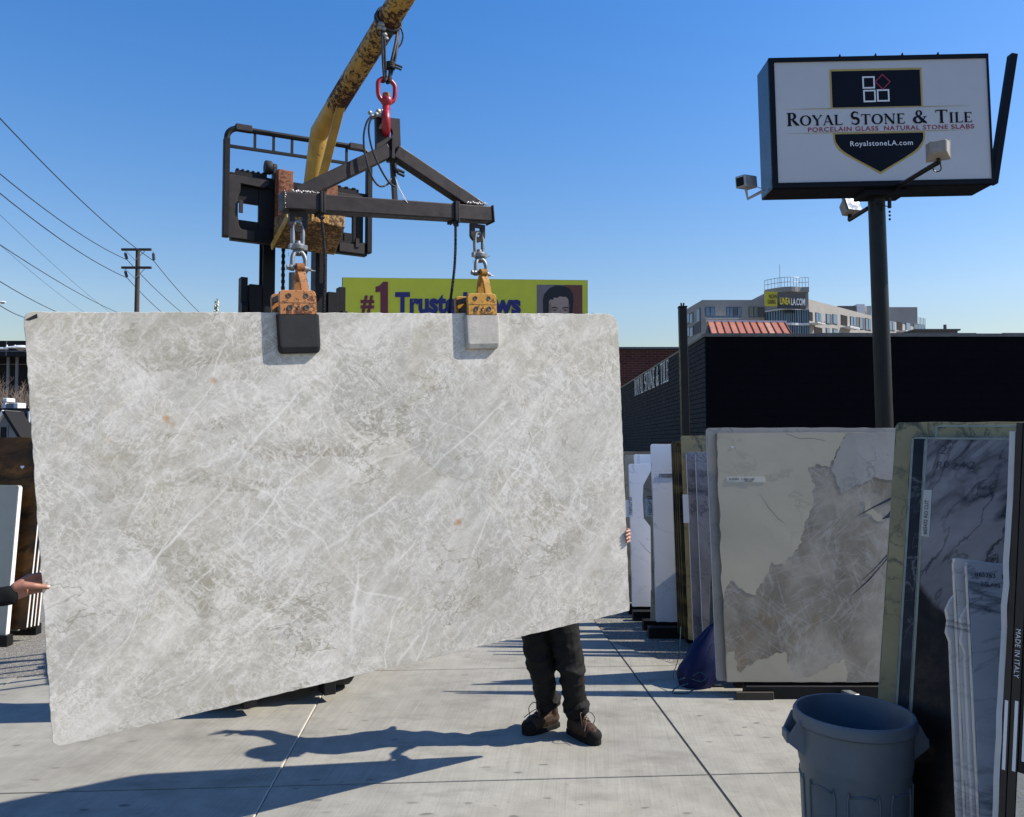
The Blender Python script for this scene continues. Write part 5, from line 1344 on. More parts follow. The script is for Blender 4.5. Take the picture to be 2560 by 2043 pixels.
# dark stack behind the bin
xd = Vector((.743, -.669, 0)); nd = Vector((-.669, -.743, 0))
tlR = at(2241, 1056, 4.2); mdR = at(2195, 1757, 3.97); blR = tlR + (mdR - tlR) * ((tlR.z - .12) / (tlR.z - mdR.z))
up = (tlR - blR).normalized()
slab_from('yellow green veined slab at the back of the dark stack', blR, tlR, xd, 1.7, .022, MAT['green_onyx'], edge=MAT['glass_edge'])
b2r = blR + xd * .085 + nd * .028; slab_from('black slab with pale threads between two resin edges', b2r, b2r + up * ((tlR - blR).length - .075), xd, 1.6, .022, MAT['dark_slab'], edge=MAT['glass_edge'], rim=MAT['glass_edge'])
b25 = blR + xd * .20 + nd * .055; slab_from('glassy pale green slab peeking over the lilac one', b25, b25 + up * ((tlR - blR).length - .015), xd, 1.4, .02, MAT['green_onyx'], edge=MAT['glass_edge'], rim=MAT['glass_edge'])
b3r = blR + xd * .165 + nd * .085
lil, LH = slab_from('lilac grey slab with black branching veins and marker numbers', b3r, b3r + up * ((tlR - blR).length - .078), xd, 1.5, .022, MAT['lilac_vein'], edge=MAT['glass_edge'], rim=MAT['glass_edge'])
text_mesh('marker_writing', '2', .06, MAT['ink'], lil, Matrix.Translation((.07, -.0015, LH - .085)) @ Matrix.Rotation(R(8), 4, 'Y'), th=.0004, bold=-.0012)
xw = .055
for ch_, rz_, dz_ in (('R', 6, 0), ('0', -5, .003), ('2', 8, -.002), ('4', -4, .002), ('2', 9, .004)):
    text_mesh('marker_writing', ch_, .052, MAT['ink'], lil, Matrix.Translation((xw, -.0015, LH - .16 + dz_)) @ Matrix.Rotation(R(rz_), 4, 'Y'), th=.0004, bold=-.001); xw += .036
m = MB(); m.b2(.008, .045, -.003, -.001, LH - .50, LH - .27); tp = m.build('masking_tape', MAT['tape'], lil)
text_mesh('tape_writing', '#65432 RO CUT', .024, MAT['ink'], tp, Matrix.Translation((.033, -.0042, LH - .49)) @ Matrix.Rotation(R(-90), 4, 'Y'))

# small marble offcuts
tl4 = at(2418, 1403, 3.2); md4 = at(2450, 2043, 2.95); bl4 = tl4 + (md4 - tl4) * ((tl4.z - .1) / (tl4.z - md4.z)); xo = Vector((1, -.05, 0)); up4 = (tl4 - bl4).normalized()
o4, h4 = slab_from('blue grey marble offcut marked two slabs', bl4, tl4, xo, .30, .02, MAT['blue_grey_marble'], edge=MAT['offcut'], r=(.004, .004, .004, .004))
text_mesh('marker_writing', '#65263   RO', .026, MAT['ink'], o4, Matrix.Translation((.025, -.0012, h4 - .055)), th=.0003)
text_mesh('marker_writing', '2 SLABS', .022, MAT['ink'], o4, Matrix.Translation((.045, -.0012, h4 - .09)), th=.0003)
bk4 = Vector((-.022, .05, 0))
slab_from('white marble offcut standing just behind the marked one', bl4 + bk4, tl4 + bk4 + up4 * .006, xo, .30, .022, MAT['offcut'], edge=MAT['offcut'], r=(.004, .004, .004, .004))
def notch_b(w_, h_):
    return [(0, 0), (0, h_ * .86), (-.012, h_ * .885), (-.004, h_ * .92), (-.01, h_ * .95), (.012, h_ * .985), (.03, h_), (w_, h_), (w_, 0)]
for k, (dx, dy, dh) in enumerate(((-.035, .085, -.14), (-.012, .028, -.165))):
    q = Vector((dx, dy, 0)); slab_from('chipped white marble offcut with grey streaks on its edge', bl4 + q, tl4 + q + up4 * dh, xo, .28, .02, MAT['offcut'], 'chipped marble offcuts', notch=notch_b, edge=None)

# boxed slabs seen end on
ed = Vector((.7071, .7071, 0)); ed_n = Vector((.7071, -.7071, 0))
def end_slab(label, i0, i1, mat, hz=2.07, bz=.08, wav=0.0, length=1.0, name='boxed_slab', cat='boxed slab', group='boxed slabs stood on end', set_back=0.0):
    base = Vector((1.739 - .7071 * .125, 2.75 + .7071 * .125, bz)); top = Vector((1.739, 2.75, 2.085)); u = (top - base).normalized()
    b0 = base + ed_n * i0 + ed * set_back
    F = Matrix((ed, u.cross(ed), u)).transposed().to_4x4(); F.translation = b0
    H = (hz - bz); w_ = i1 - i0; m = MB(); n = 26; P = []; rg = random.Random(3)
    for k in range(n + 1):
        z = H * k / n; a = wav * rg.uniform(-1, 1); c = wav * rg.uniform(-.6, 1)
        P += [(c, 0 + a * .5, z), (c, -w_ + a * .5, z), (length, -w_, z), (length, 0, z)]
    fs = [(0, 1, 2, 3), tuple(4 * n + q for q in (3, 2, 1, 0))]
    for k in range(n):
        for q in range(4): fs.append((4 * k + q, 4 * k + (q + 1) % 4, 4 * k + 4 + (q + 1) % 4, 4 * k + 4 + q))
    m.add(P, fs); o = m.build(name, mat, None, bev=.001 if not wav else 0, frame=F)
    return tag(o, label, cat, group), w_, H
end_slab('crumpled white foam sheet against the boxed slabs', -.022, -.004, MAT['foam'], 2.04, .08, .006, .9, 'foam_sheet', 'foam sheet', None)
o, w_, H = end_slab('boxed slab with a bare grey metal edge', -.003, .016, MAT['steel_dark'])
m = MB(); m.b2(-.002, -.0005, -.014, -.004, H * .40, H * .52); m.build('paper_tag', MAT['label_white'], o)
o, w_, H = end_slab('boxed slab in black wrap printed with its country of origin', .019, .045, MAT['rubber_dark'], 2.08)
text_mesh('printed_lettering', 'MADE IN ITALY', .022, MAT['label_white'], o, Matrix(((0, 1, 0, -.0012), (0, 0, -1, -.005), (-1, 0, 0, 1.285), (0, 0, 0, 1))), space=1.12, th=.0003)
m = MB(); m.b2(-.002, -.0005, -.022, -.012, H * .40, H * .52); m.build('paper_tag', MAT['label_white'], o)
m = MB(); m.b2(-.002, -.0005, -.024, -.002, .02, H * .27); m.build('edge_strip', MAT['galvanised'], o)
o, w_, H = end_slab('boxed slab wrapped in crinkled clear film', .048, .078, MAT['steel_black'], 2.08)
m = MB(); m.b2(-.003, -.0008, -.03, -.0, H * .26, H * .40); m.build('film_wrap', MAT['foil'], o)
m = MB(); m.b2(-.002, -.0005, -.02, -.01, H * .42, H * .54); m.build('paper_tag', MAT['label_white'], o)
o, w_, H = end_slab('boxed slab at the outer side of the row', .082, .112, MAT['steel_dark'], 2.07)

# racks
def rack(label, x0, x1, y0, y1, h=1.55, base=-.012):
    t = thing('slab_rack', label, 'rack', 'steel racks holding the slabs', org=((x0 + x1) / 2, (y0 + y1) / 2, base))
    for y_ in (y0, y1):
        m = MB(); m.b2(x0, x1, y_ - .05, y_ + .05, base, .098); m.build('base_beam', MAT['steel_black'], t, bev=.004)
    for x_ in (x0 + 1.0, (x0 + x1) / 2 + .4, x1 - .35):
        m = MB(); m.b2(x_ - .035, x_ + .035, y0 + .051, y1 - .051, .0, .08); m.build('cross_beam', MAT['steel_black'], t, bev=.003)
        m = MB(); m.bar((x_, y1 - .02, .05), (x_, y1 + .10, h), .06, .06); m.build('upright', MAT['steel_black'], t, bev=.003)
        m = MB(); m.bar((x_, y1 + .5, .0), (x_, y1 + .13, h - .05), .05, .05); m.build('brace', MAT['steel_black'], t, bev=.003)
    m = MB(); m.b2(x0 + .95, x1 - .1, y1 + .131, y1 + .19, h - .12, h - .04); m.build('top_rail', MAT['steel_black'], t, bev=.003)
    return t
ya = gnd(1581, 1517, .12).y; yb = gnd(1641, 1555, .12).y; yc = gnd(1706, 1592, .1).y; yd = gnd(1735, 1610, .1).y; ye = gnd(1817, 1706, .12).y
rack('black steel rack under the white and brown slabs', 1.36, 4.2, ya - .1, ya + .26, 1.35)
rack('black steel rack under the clean white slab', 1.4, 4.2, yb - .12, yb + .22, 1.35)
rack('black steel rack under the dark gold pack', 1.75, 4.3, yd - .08, yc + .24, 1.35)
tr = rack('black steel rack under the smoky patchwork slab', 1.82, 4.5, ye + .02, ye + .30, 1.35)
m = MB(); pA, pB = gnd(1828, 1724, .06), gnd(1948, 1728, .06); m.b2(pA.x + .02, pB.x - .05, ye - .055, ye - .035, .0, .06)
tag(m.build('timber_block', MAT['wood'], None, bev=.004), 'flat timber block lying under the smoky patchwork slab', 'timber block')
q_ = gnd(2120, 1728, .08); m = MB(); m.bar((q_.x - .06, ye + .2, .045), (q_.x + .04, ye - .14, .045), .07, .05)
tag(m.build('steel_channel', MAT['galvanised'], None, bev=.004), 'pale steel channel poking out under the patchwork slab', 'steel channel')
cR = blR + xd * .8
tk = thing('slab_rack', 'black steel rack under the lilac and green slabs', 'rack', 'steel racks holding the slabs', frame=FR(blR.x, blR.y, 0, math.atan2(xd.y, xd.x)))
m = MB(); m.b2(.02, 1.6, -.12, .03, 0, .115); m.build('base_beam', MAT['steel_black'], tk, bev=.004)
for x_ in (.25, 1.3):
    m = MB(); m.bar((x_, .06, .0), (x_, .36, 1.7), .05, .05); m.build('upright', MAT['steel_black'], tk, bev=.003)
    m = MB(); m.bar((x_, .85, .0), (x_, .40, 1.65), .05, .05); m.build('brace', MAT['steel_black'], tk, bev=.003)
m = MB(); m.b2(1.66, 2.0, 2.74, 3.0, 0, .092); tag(m.build('timber_block', MAT['wood'], None, bev=.004), 'timber block carrying the marble offcuts by the bin', 'timber block')
m = MB(); m.add([(1.66, 2.78, 0), (1.80, 2.64, 0), (2.50, 3.42, 0), (2.36, 3.56, 0), (1.66, 2.78, .075), (1.80, 2.64, .075), (2.50, 3.42, .075), (2.36, 3.56, .075)], [(3, 2, 1, 0), (4, 5, 6, 7), (0, 1, 5, 4), (1, 2, 6, 5), (2, 3, 7, 6), (3, 0, 4, 7)])
m.v = [Vector((v.x, v.y, v.z)) for v in m.v]

# slabs on the far side of three racks, leaning the other way; their shadows reach into the yard
def far_side(label, xl, y_, ztop, wd_f, mat, lean=8):
    b_ = Vector((xl, y_, .12)); slab_from(label, b_, leaned(b_, ztop, -lean), X1, wd_f, .02, mat, 'slabs on the far side of the racks', rnd=int(y_ * 10))
far_side('grey slab on the far side of the patchwork rack', 1.72, ye + .74, 2.0, 2.7, MAT['grey_vein'])
far_side('beige slab outermost on the far side of the patchwork rack', 1.80, ye + .80, 1.92, 2.6, MAT['beige_slab'])
far_side('beige slab on the far side of the dark gold rack', 1.86, yc + .70, 1.78, 2.5, MAT['beige_slab'])
far_side('white slab on the far side of the clean white slab', 1.62, yb + .60, 1.62, 2.5, MAT['white_marble'], 6)
# left hand row
def right_slab(label, px, py, zb, ztop, mat, edge, width=2.8, th=.022, group=None, lean=8, **k):
    b_ = gnd(px, py, zb); bl_2 = b_ - Vector((width, 0, 0)); tl_2 = leaned(bl_2, ztop, lean)
    o, h = slab_from(label, bl_2, tl_2, X1, width, th, mat, group or 'stone slabs in the far left row', **k)
    if edge:
        e = MB(); e.b2(width + .0005, width + .004, .001, th - .001, .02, h - .02); e.build('sawn_edge', edge, o)  # white strip: sunlight on the right end put into the edge colour
    return o, h
bs, bh = right_slab('tall brown and black banded slab with a heart sticker', 65, 1574, .12, 2.045, MAT['dark_brown'], MAT['plain_white'])
hp_ = bs.matrix_world.inverted()
d = ray(56, 1168); n = bs.matrix_world.to_3x3() @ Vector((0, 1, 0)); o_ = Vector((0, 0, CAM_H)); q = hp_ @ (o_ + d * ((bs.matrix_world.translation - o_).dot(n) / d.dot(n)))
heart(bs, q.x, q.z, .04, -.003)
for k, (px, py, zz) in enumerate(((75, 1572, 1.95), (84, 1570, 2.0), (93, 1569, 1.98))):
    right_slab('dark slab with sunlight painted white on its sawn edge behind the banded slab', px, py, .12, zz, MAT['dark_brown'], MAT['plain_white'], group='dark slabs behind the banded one', rnd=k)
right_slab('short pale grey slab before the banded slab', 43, 1578, .08, 1.60, MAT['grey_stone'], MAT['plain_white'], lean=6, th=.05)
right_slab('short white slab leaning outermost in the row', 13, 1592, .08, 1.56, MAT['grey_stone'], MAT['plain_white'], lean=6, th=.06)
yl = gnd(65, 1574, .12).y
rack('black steel rack under the brown banded slab', -7.6, -4.95, yl - .12, yl + .36, 1.35)

# ------------------------------------------------------------------ bin and blue bag
cc = gnd(2134, 1777, .80)
CF = FR(cc.x, cc.y, 0, R(-14))
bn = thing('trash_can', 'round blue grey plastic trash can with side handles', 'trash can', frame=CF)
rt = .285; KS = .88
prof = [(0, .012), (.215, .012), (.228, 0.0), (.236, .006), (.244, .10), (.249, .20), (.262, .56), (.268, .575), (.272, .60), (.278, .735), (.279, .742), (rt, .745), (rt + .008, .752), (rt + .008, .788), (rt, .80), (rt - .012, .80), (rt - .016, .79), (.262, .735), (.25, .58), (.228, .05), (0, .04)]
prof = [(r_ * KS, z_) for r_, z_ in prof]; rt *= KS
m = MB(); m.lathe(prof, 72); bd = m.build('barrel', MAT['can'], bn, smooth=32)
for k in range(8):      # raised panel outlines between the ribs
    a0, a1 = R(k * 45 - 16), R(k * 45 + 16); m = MB()
    def rad(z): return (.249 + (.262 - .249) * (z - .2) / .36) * KS + .0025
    pts = []
    for t in range(9): pts.append((a0 + (a1 - a0) * t / 8, .50 + .015 * math.sin(math.pi * t / 8) if 0 < t < 8 else .49))
    path = [(a0, .04)] + pts + [(a1, .04)]
    m.tube(smooth_pts([Vector((rad(z) * math.cos(a), rad(z) * math.sin(a), z)) for a, z in path], 2), .0045, 6)
    m.build('raised_rib', MAT['can'], bd, smooth=60)
for ang in (R(188), R(8)):
    Mh = Matrix.Rotation(ang, 4, 'Z') @ Matrix.Translation((-.046, 0, 0)); m = MB()
    for s in (-1, 1):
        m.add([Mh @ Vector(p) for p in [(.27, s * .075, .765), (.30, s * .075, .775), (.345, s * .055, .70), (.345, s * .055, .665), (.268, s * .068, .61), (.27, s * .065, .765), (.30, s * .065, .775), (.337, s * .047, .70), (.337, s * .047, .665), (.268, s * .058, .61)]],
              [(0, 1, 2, 3, 4), (9, 8, 7, 6, 5), (0, 5, 6, 1), (1, 6, 7, 2), (2, 7, 8, 3), (3, 8, 9, 4), (4, 9, 5, 0)])
    m.hexa([Mh @ Vector(p) for p in [(.325, -.0468, .662), (.349, -.0468, .662), (.349, .0468, .662), (.325, .0468, .662), (.330, -.0468, .705), (.349, -.0468, .705), (.349, .0468, .705), (.330, .0468, .705)]])
    m.build('handle', MAT['can'], bn, bev=.004)

bc = gnd(1742, 1716)
bgT = thing('tarp_bag', 'slumped blue tarp bundle tied with teal cord by the patchwork slab', 'tarp bag', org=(bc.x, bc.y, 0))
m = MB(); nr, na = 16, 34; P = []; rg = random.Random(8)
for i in range(nr + 1):
    t = i / nr; z = .50 * t
    for k in range(na):
        a = 2 * math.pi * k / na
        r0 = (.175 * (1 - t ** 2.4) ** .75 + .012) * (1 + .07 * math.sin(3 * a + 2 * t) + .04 * math.sin(7 * a - 5 * t)) - .018 * abs(noise.noise(Vector((math.cos(a) * 4 + t, math.sin(a) * 4, z * 4)))) * 2
        if t < .2: r0 *= .72 + t * 1.4
        r0 += .012 * noise.noise(Vector((math.cos(a) * 3, math.sin(a) * 3, z * 7)))
        P.append(Vector((bc.x + .19 * t ** 1.2 + r0 * math.cos(a) * 1.0, bc.y + .10 * t + r0 * math.sin(a) * .62, z)))
fs = [tuple(range(na))[::-1], tuple(nr * na + k for k in range(na))]
for i in range(nr):
    for k in range(na): fs.append((i * na + k, i * na + (k + 1) % na, (i + 1) * na + (k + 1) % na, (i + 1) * na + k))
m.add(P, fs); m.build('tarp', MAT['blue_cloth'], bgT, smooth=70)
m = MB()
m.tube(smooth_pts([(bc.x + .18, bc.y + .06, .50), (bc.x + .15, bc.y - .06, .42), (bc.x + .06, bc.y - .125, .30), (bc.x + .10, bc.y - .135, .22), (bc.x + .05, bc.y - .15, .15)], 6), .004, 5)
m.tube(smooth_pts([(bc.x - .12, bc.y - .11, .10), (bc.x - .20, bc.y - .14, .09), (bc.x - .22, bc.y - .15, .14), (bc.x - .17, bc.y - .12, .28), (bc.x - .14, bc.y - .06, .5)], 6), .0035, 5)
m.tube(smooth_pts([(bc.x - .10, bc.y - .13, .06), (bc.x - .20, bc.y - .18, .045), (bc.x - .24, bc.y - .20, .012), (bc.x - .19, bc.y - .21, .008), (bc.x - .12, bc.y - .20, .008), (bc.x - .06, bc.y - .17, .03)], 6), .0055, 5)
m.tube(smooth_pts([(bc.x - .06, bc.y - .13, .12), (bc.x - .01, bc.y - .16, .16), (bc.x + .04, bc.y - .155, .12), (bc.x + .0, bc.y - .155, .085), (bc.x - .07, bc.y - .14, .10)], 6), .0035, 5)
m.build('cord', MAT['teal_string'], bgT, smooth=60)
# ------------------------------------------------------------------ pole sign
SY = 12.3
TL, TR, BR, BL = at(1919.6, 146.3, SY), at(2470.5, 136.7, SY), at(2480.8, 458.7, SY), at(1931.6, 472.5, SY)
sw_ = ((TR - TL).length + (BR - BL).length) / 2; sh_ = ((TL - BL).length + (TR - BR).length) / 2
cx_ = (TL + TR + BR + BL) / 4; roll = math.atan2((TR - TL).z + (BR - BL).z, (TR - TL).x + (BR - BL).x)
SG = Matrix.Translation(cx_) @ Matrix.Rotation(-roll, 4, 'Y')
sg = thing('pole_sign', 'tall pole sign reading ROYAL STONE & TILE on white with navy shield', 'sign', frame=Matrix.Translation((0, 0, 0)), org=(0, 0, 0))
pole_base = at(2212, 1082, 12.62); pole_top = at(2191, 500, 12.62)
pdir = (pole_top - pole_base).normalized(); pg = pole_base - pdir * (pole_base.z / pdir.z)
sg.matrix_world = Matrix.Translation(pg); ORG[sg.name] = pg
hw, hh = sw_ / 2, sh_ / 2
class SM(MB):
    def put(s, name, mat, parent, **k):
        s.v = [SG @ v for v in s.v]; return s.build(name, mat, parent, **k)
fw = .085
m = SM(); m.b2(-hw + .001, hw - .001, .02, .56, -hh + .001, hh - .001); cab = m.put('cabinet', MAT['sign_side'], sg, bev=.006)
m = SM(); m.b2(-hw, hw, -.03, .019, hh - fw * .8, hh); m.put('frame_top', MAT['sign_black'], cab)
m = SM(); m.b2(-hw, hw, -.03, .019, -hh, -hh + fw * .9); m.put('frame_bottom', MAT['sign_black'], cab)
m = SM(); m.b2(-hw, -hw + fw, -.028, .019, -hh + fw * .9 + .001, hh - fw * .8 - .001); m.put('frame_side', MAT['sign_black'], cab)
m = SM(); m.b2(hw - fw * .3, hw, -.028, .019, -hh + fw * .9 + .001, hh - fw * .8 - .001); m.put('frame_side', MAT['sign_black'], cab)
m = SM(); m.b2(-hw + .01, hw - .01, .02, .57, -hh - .012, -hh - .001); m.put('cabinet_floor', MAT['sign_black'], cab)
for x_ in (-.62, -.06, .36, .92):
    m = SM(); m.prism([(x_, hh), (x_ + .05, hh), (x_ + .035, hh + .06)], .0, .02); m.put('roof_clip', MAT['sign_black'], cab)
m = SM(); m.b2(-hw + fw, hw - fw * .3, -.008, .018, -hh + fw * .9, hh - fw * .8); face = m.put('sign_face', MAT['sign_white'], sg)
x0f, x1f, z0f, z1f = -hw + fw, hw - fw * .3, -hh + fw * .9, hh - fw * .8
fwid, fhei = x1f - x0f, z1f - z0f
# picture coordinates of the face (zoomed 322..1910 by 150..1055) to metres
def sx(u): return x0f + (u - 325) / (1915 - 325) * fwid
def sz(v): return z1f - (v - 148) / (1055 - 148) * fhei
def flat(poly, y, name, mat, parent=face):
    m = SM(); m.prism(poly, y, y + .0025); return m.put(name, mat, parent)
# shield: gold border, navy fields
flat([(sx(738), sz(208)), (sx(1427), sz(208)), (sx(1427), sz(497)), (sx(738), sz(497))], -.0115, 'shield_border', MAT['sign_gold'])
flat([(sx(752), sz(224)), (sx(1413), sz(224)), (sx(1413), sz(497)), (sx(752), sz(497))], -.0145, 'shield_top', MAT['sign_navy'])
def lower(i):
    a = 14 * i; zt_ = 690 + a * .6
    cv = [(748, 728), (754, 758), (768, 790), (788, 818), (815, 842), (848, 864), (900, 893), (980, 938)]
    L = [(748 + a, zt_)] + [(x_ + a * (.95 if x_ < 850 else .5), z_ - a * (.0 if x_ < 760 else .75)) for x_, z_ in cv] + [(1090, 1003 - a * 1.25)]
    L += [(2180 - x_, z_) for x_, z_ in L[-2::-1]]
    return [(sx(x_), sz(z_)) for x_, z_ in L]
flat(lower(0), -.0115, 'shield_border', MAT['sign_gold']); flat(lower(1), -.0145, 'shield_base', MAT['sign_navy'])
def line(u0, u1, v, tmax=5):
    m = SM(); n = 12; pts = [(sx(u0 + (u1 - u0) * k / n), sz(v)) for k in range(n + 1)]
    m.ribbon(pts, [max(.0012, tmax * fhei / 907 * (1 - abs(2 * k / n - 1) ** 3)) for k in range(n + 1)], -.0175); return m.put('gold_rule', MAT['sign_gold'], face)
line(385, 1790, 503); line(385, 1790, 685)
def sq_ring(cu, cv, s, w_, rot, mat, y):
    m = SM(); c = (sx(cu), sz(cv)); k = fhei / 907
    q = [R(45 + 90 * i + rot) for i in range(4)]; ro, ri = s * k * .7071, (s - 2 * w_) * k * .7071
    for i in range(4):
        a, b_ = q[i], q[(i + 1) % 4]
        m.prism([(c[0] + ro * math.cos(a), c[1] + ro * math.sin(a)), (c[0] + ro * math.cos(b_), c[1] + ro * math.sin(b_)), (c[0] + ri * math.cos(b_), c[1] + ri * math.sin(b_)), (c[0] + ri * math.cos(a), c[1] + ri * math.sin(a))], y, y + .002)
    return m.put('tile_emblem', mat, face)
sq_ring(1027, 314, 92, 11, 0, MAT['sign_text_white'], -.0175); sq_ring(1030, 416, 92, 11, 0, MAT['sign_text_white'], -.0175); sq_ring(1132, 414, 92, 11, 0, MAT['sign_text_white'], -.0175)
sq_ring(1131, 312, 86, 8, 45, MAT['sign_red'], -.0205)
m = SM(); xe = serif_text(m, 'ROYAL STONE & TILE', 0, 0, 1.0)
k_ = (sx(1795) - sx(403)) / xe; hgt = (sz(535) - sz(628)); xq = sx(403)
for wd_i in ('ROYAL', 'STONE', '&', 'TILE'):
    m2 = SM(); xq = serif_text(m2, wd_i, xq, sz(628), hgt * 1.04, -.0135, k_ / (hgt * 1.04), weight=1.4) + .45 * k_
    m2.put('name_lettering', MAT['sign_navy'], face)
def stext(nm, s, u0, u1, v, cap_v, mat, bold=.0, y=-.0125):
    """fit a line of lettering between two picture columns"""
    size = (sz(v - cap_v) - sz(v)) / .70
    o = text_mesh(nm, s, size, mat, face, Matrix(), bold=bold, space=1.12)
    me = o.data; org = ORG[face.name]
    xs = [(p.co + org).x for p in me.vertices]; a, b_ = min(xs), max(xs); k = (sx(u1) - sx(u0)) / (b_ - a)
    for p in me.vertices:
        q = p.co + org
        q = Vector((sx(u0) + (q.x - a) * k, y + q.y, sz(v) + q.z)); p.co = SG @ q - org
    return o
for wd_i, u0_, u1_ in (('PORCELAIN', 563, 888), ('GLASS', 915, 1088), ('NATURAL', 1130, 1395), ('STONE', 1420, 1605), ('SLABS', 1630, 1802)):
    stext('tagline_lettering', wd_i, u0_, u1_, 675, 33, MAT['sign_red'], .0015)
stext('web_lettering', 'RoyalstoneLA.com', 872, 1337, 790, 37, MAT['sign_text_white'], .001, -.0185)
m = MB(); m.tube([pg, pole_base, pole_top + pdir * .25], [.14, .132, .127], 36); m.build('pole', MAT['pole_black'], sg, smooth=50)
m = SM(); m.b2(-.26, .42, .08, .48, -hh - .10, -hh - .0125); m.put('saddle', MAT['sign_black'], sg, bev=.01)
# floodlight in front on a long arm
def fl_head(cen, face_dir, name='floodlight', sz_=(.46, .30, .34)):
    f = Vector(face_dir).normalized(); r_ = f.cross(Vector((0, 0, 1))).normalized(); u = r_.cross(f)
    M4 = Matrix((r_, f, u)).transposed().to_4x4(); M4.translation = cen
    m = MB(); a, b_, c = sz_[0] / 2, sz_[1] / 2, sz_[2] / 2
    m.add([M4 @ Vector(p) for p in [(-a * .72, -b_, -c * .72), (a * .72, -b_, -c * .72), (a, b_ * .4, -c), (-a, b_ * .4, -c), (-a * .72, -b_, c * .72), (a * .72, -b_, c * .72), (a, b_ * .4, c), (-a, b_ * .4, c)]], [(3, 2, 1, 0), (4, 5, 6, 7), (0, 1, 5, 4), (1, 2, 6, 5), (2, 3, 7, 6), (3, 0, 4, 7)])
    o = m.build(name, MAT['lamp_beige'], sg, bev=.012)
    m = MB(); m.box((0, b_ * .5, 0), (a * 2.12, .05, c * 2.12), M4); m.build('lamp_rim', MAT['lamp_beige'], o, bev=.01)
    m = MB(); m.box((0, b_ * .5 + .03, 0), (a * 1.8, .012, c * 1.8), M4); m.build('lamp_glass', MAT['lamp_glass'], o)
    return o
def F3(zx, zy): return (1820 + zx / 2.913, 100 + zy / 2.913)
h1 = at(*F3(1530, 800), 10.9)
fl_head(h1, (.45, .85, -.05), sz_=(.29, .26, .25))
a0 = at(*F3(1225, 1075), 12.35); a1 = at(*F3(1535, 890), 10.95)
m = MB(); m.tube([a0, a1], .036, 8); ar = m.build('lamp_arm', MAT['pole_black'], sg, smooth=60)
m = MB(); m.tube([a1, h1 - Vector((0, 0, .12))], .025, 8); m.tube(smooth_pts([a1 + Vector((-.1, 0, -.02)), a1 + Vector((-.06, 0, -.13)), a1 + Vector((.03, 0, -.1)), h1 - Vector((0, 0, .1))], 4), .009, 5); m.build('lamp_bracket', MAT['pole_black'], ar, smooth=60)
h2 = at(*F3(888, 1222), 13.5); fl_head(h2, (.25, -.8, .35), sz_=(.30, .24, .26))
b0_ = at(*F3(1020, 1225), 12.72); b1_ = at(*F3(885, 1310), 13.5)
m = MB(); m.tube([b0_, b1_, h2 - Vector((0, 0, .1))], .036, 8); m.build('lamp_arm', MAT['pole_black'], sg, smooth=40)
m = MB(); q0 = at(*F3(1175, 1150), 12.4); m.tube([q0, q0 - Vector((0, 0, .16))], .03, 8); m.tube(smooth_pts([q0 - Vector((0, 0, .14)), q0 + Vector((-.1, 0, -.12)), q0 + Vector((-.16, .1, -.05))], 4), .008, 5)
for k in range(3): m.ball(q0 - Vector((0, 0, .22 + .06 * k)), .02, 6, 4)
m.build('cable_gland', MAT['pole_black'], sg, smooth=60)
# camera
c0 = at(*F3(128, 1036), 12.6); fd = Vector((-.75, -.62, -.12)).normalized(); rr2 = fd.cross(Vector((0, 0, 1))).normalized(); uu = rr2.cross(fd)
M4 = Matrix((rr2, fd, uu)).transposed().to_4x4(); M4.translation = c0
m = MB(); m.box((0, -.02, 0), (.19, .34, .19), M4); cmo = m.build('security_camera', MAT['grey_metal'], sg, bev=.02, seg=2)
m = MB(); m.box((0, .155, -.005), (.13, .012, .13), M4); m.build('camera_lens', MAT['sign_black'], cmo)
m = MB(); m.tube([c0 - Vector((0, 0, .09)), c0 + Vector((.03, 0, -.27)), at(*F3(245, 1105), 12.6)], .026, 8); m.tube(smooth_pts([c0 + Vector((.12, 0, -.06)), c0 + Vector((.3, 0, -.12)), at(*F3(240, 1098), 12.55)], 4), .007, 5); m.build('camera_bracket', MAT['grey_metal'], cmo, smooth=40)
# slanting steel strip at the far end
s0, s1 = at(*F3(1928, 1050), 12.4), at(*F3(2072, 110), 12.4)
m = MB(); m.bar(s0, s1, .10, .13); m.build('slanting_strip', MAT['sign_black'], sg, bev=.004)

# ------------------------------------------------------------------ black brick building
BY = 19.2
cx0 = at(1764, 833, BY).x; zt0 = at(1764, 833, BY).z
sdir = Vector((.0275, 1, 0)).normalized()
bld = thing('black_building', 'low black painted brick building with white lettering on its side', 'building', org=(cx0, BY, 0))
m = MB(); W_ = 26.0; D_ = 24.0
m.add([(cx0, BY, -.01), (cx0 + W_, BY, -.01), (cx0 + W_ + sdir.x * D_, BY + D_, -.01), (cx0 + sdir.x * D_, BY + D_, -.01), (cx0, BY, zt0 - .09), (cx0 + W_, BY, zt0 - .09), (cx0 + W_ + sdir.x * D_, BY + D_, zt0 - .09), (cx0 + sdir.x * D_, BY + D_, zt0 - .09)], [(3, 2, 1, 0), (4, 5, 6, 7), (0, 1, 5, 4), (1, 2, 6, 5), (2, 3, 7, 6), (3, 0, 4, 7)])
wall = m.build('wall', MAT['black_block'], bld)
m = MB(); n = 40
for i in range(n):
    xa, xb = cx0 + .0 + W_ * i / n, cx0 + W_ * (i + 1) / n; dz = random.uniform(-.012, .012)
    m.b2(xa - (.05 if i == 0 else -.002), xb, BY - .05, BY + .28, zt0 - .089, zt0 - .01 + dz)
m.build('coping', MAT['coping'], bld)
m = MB()
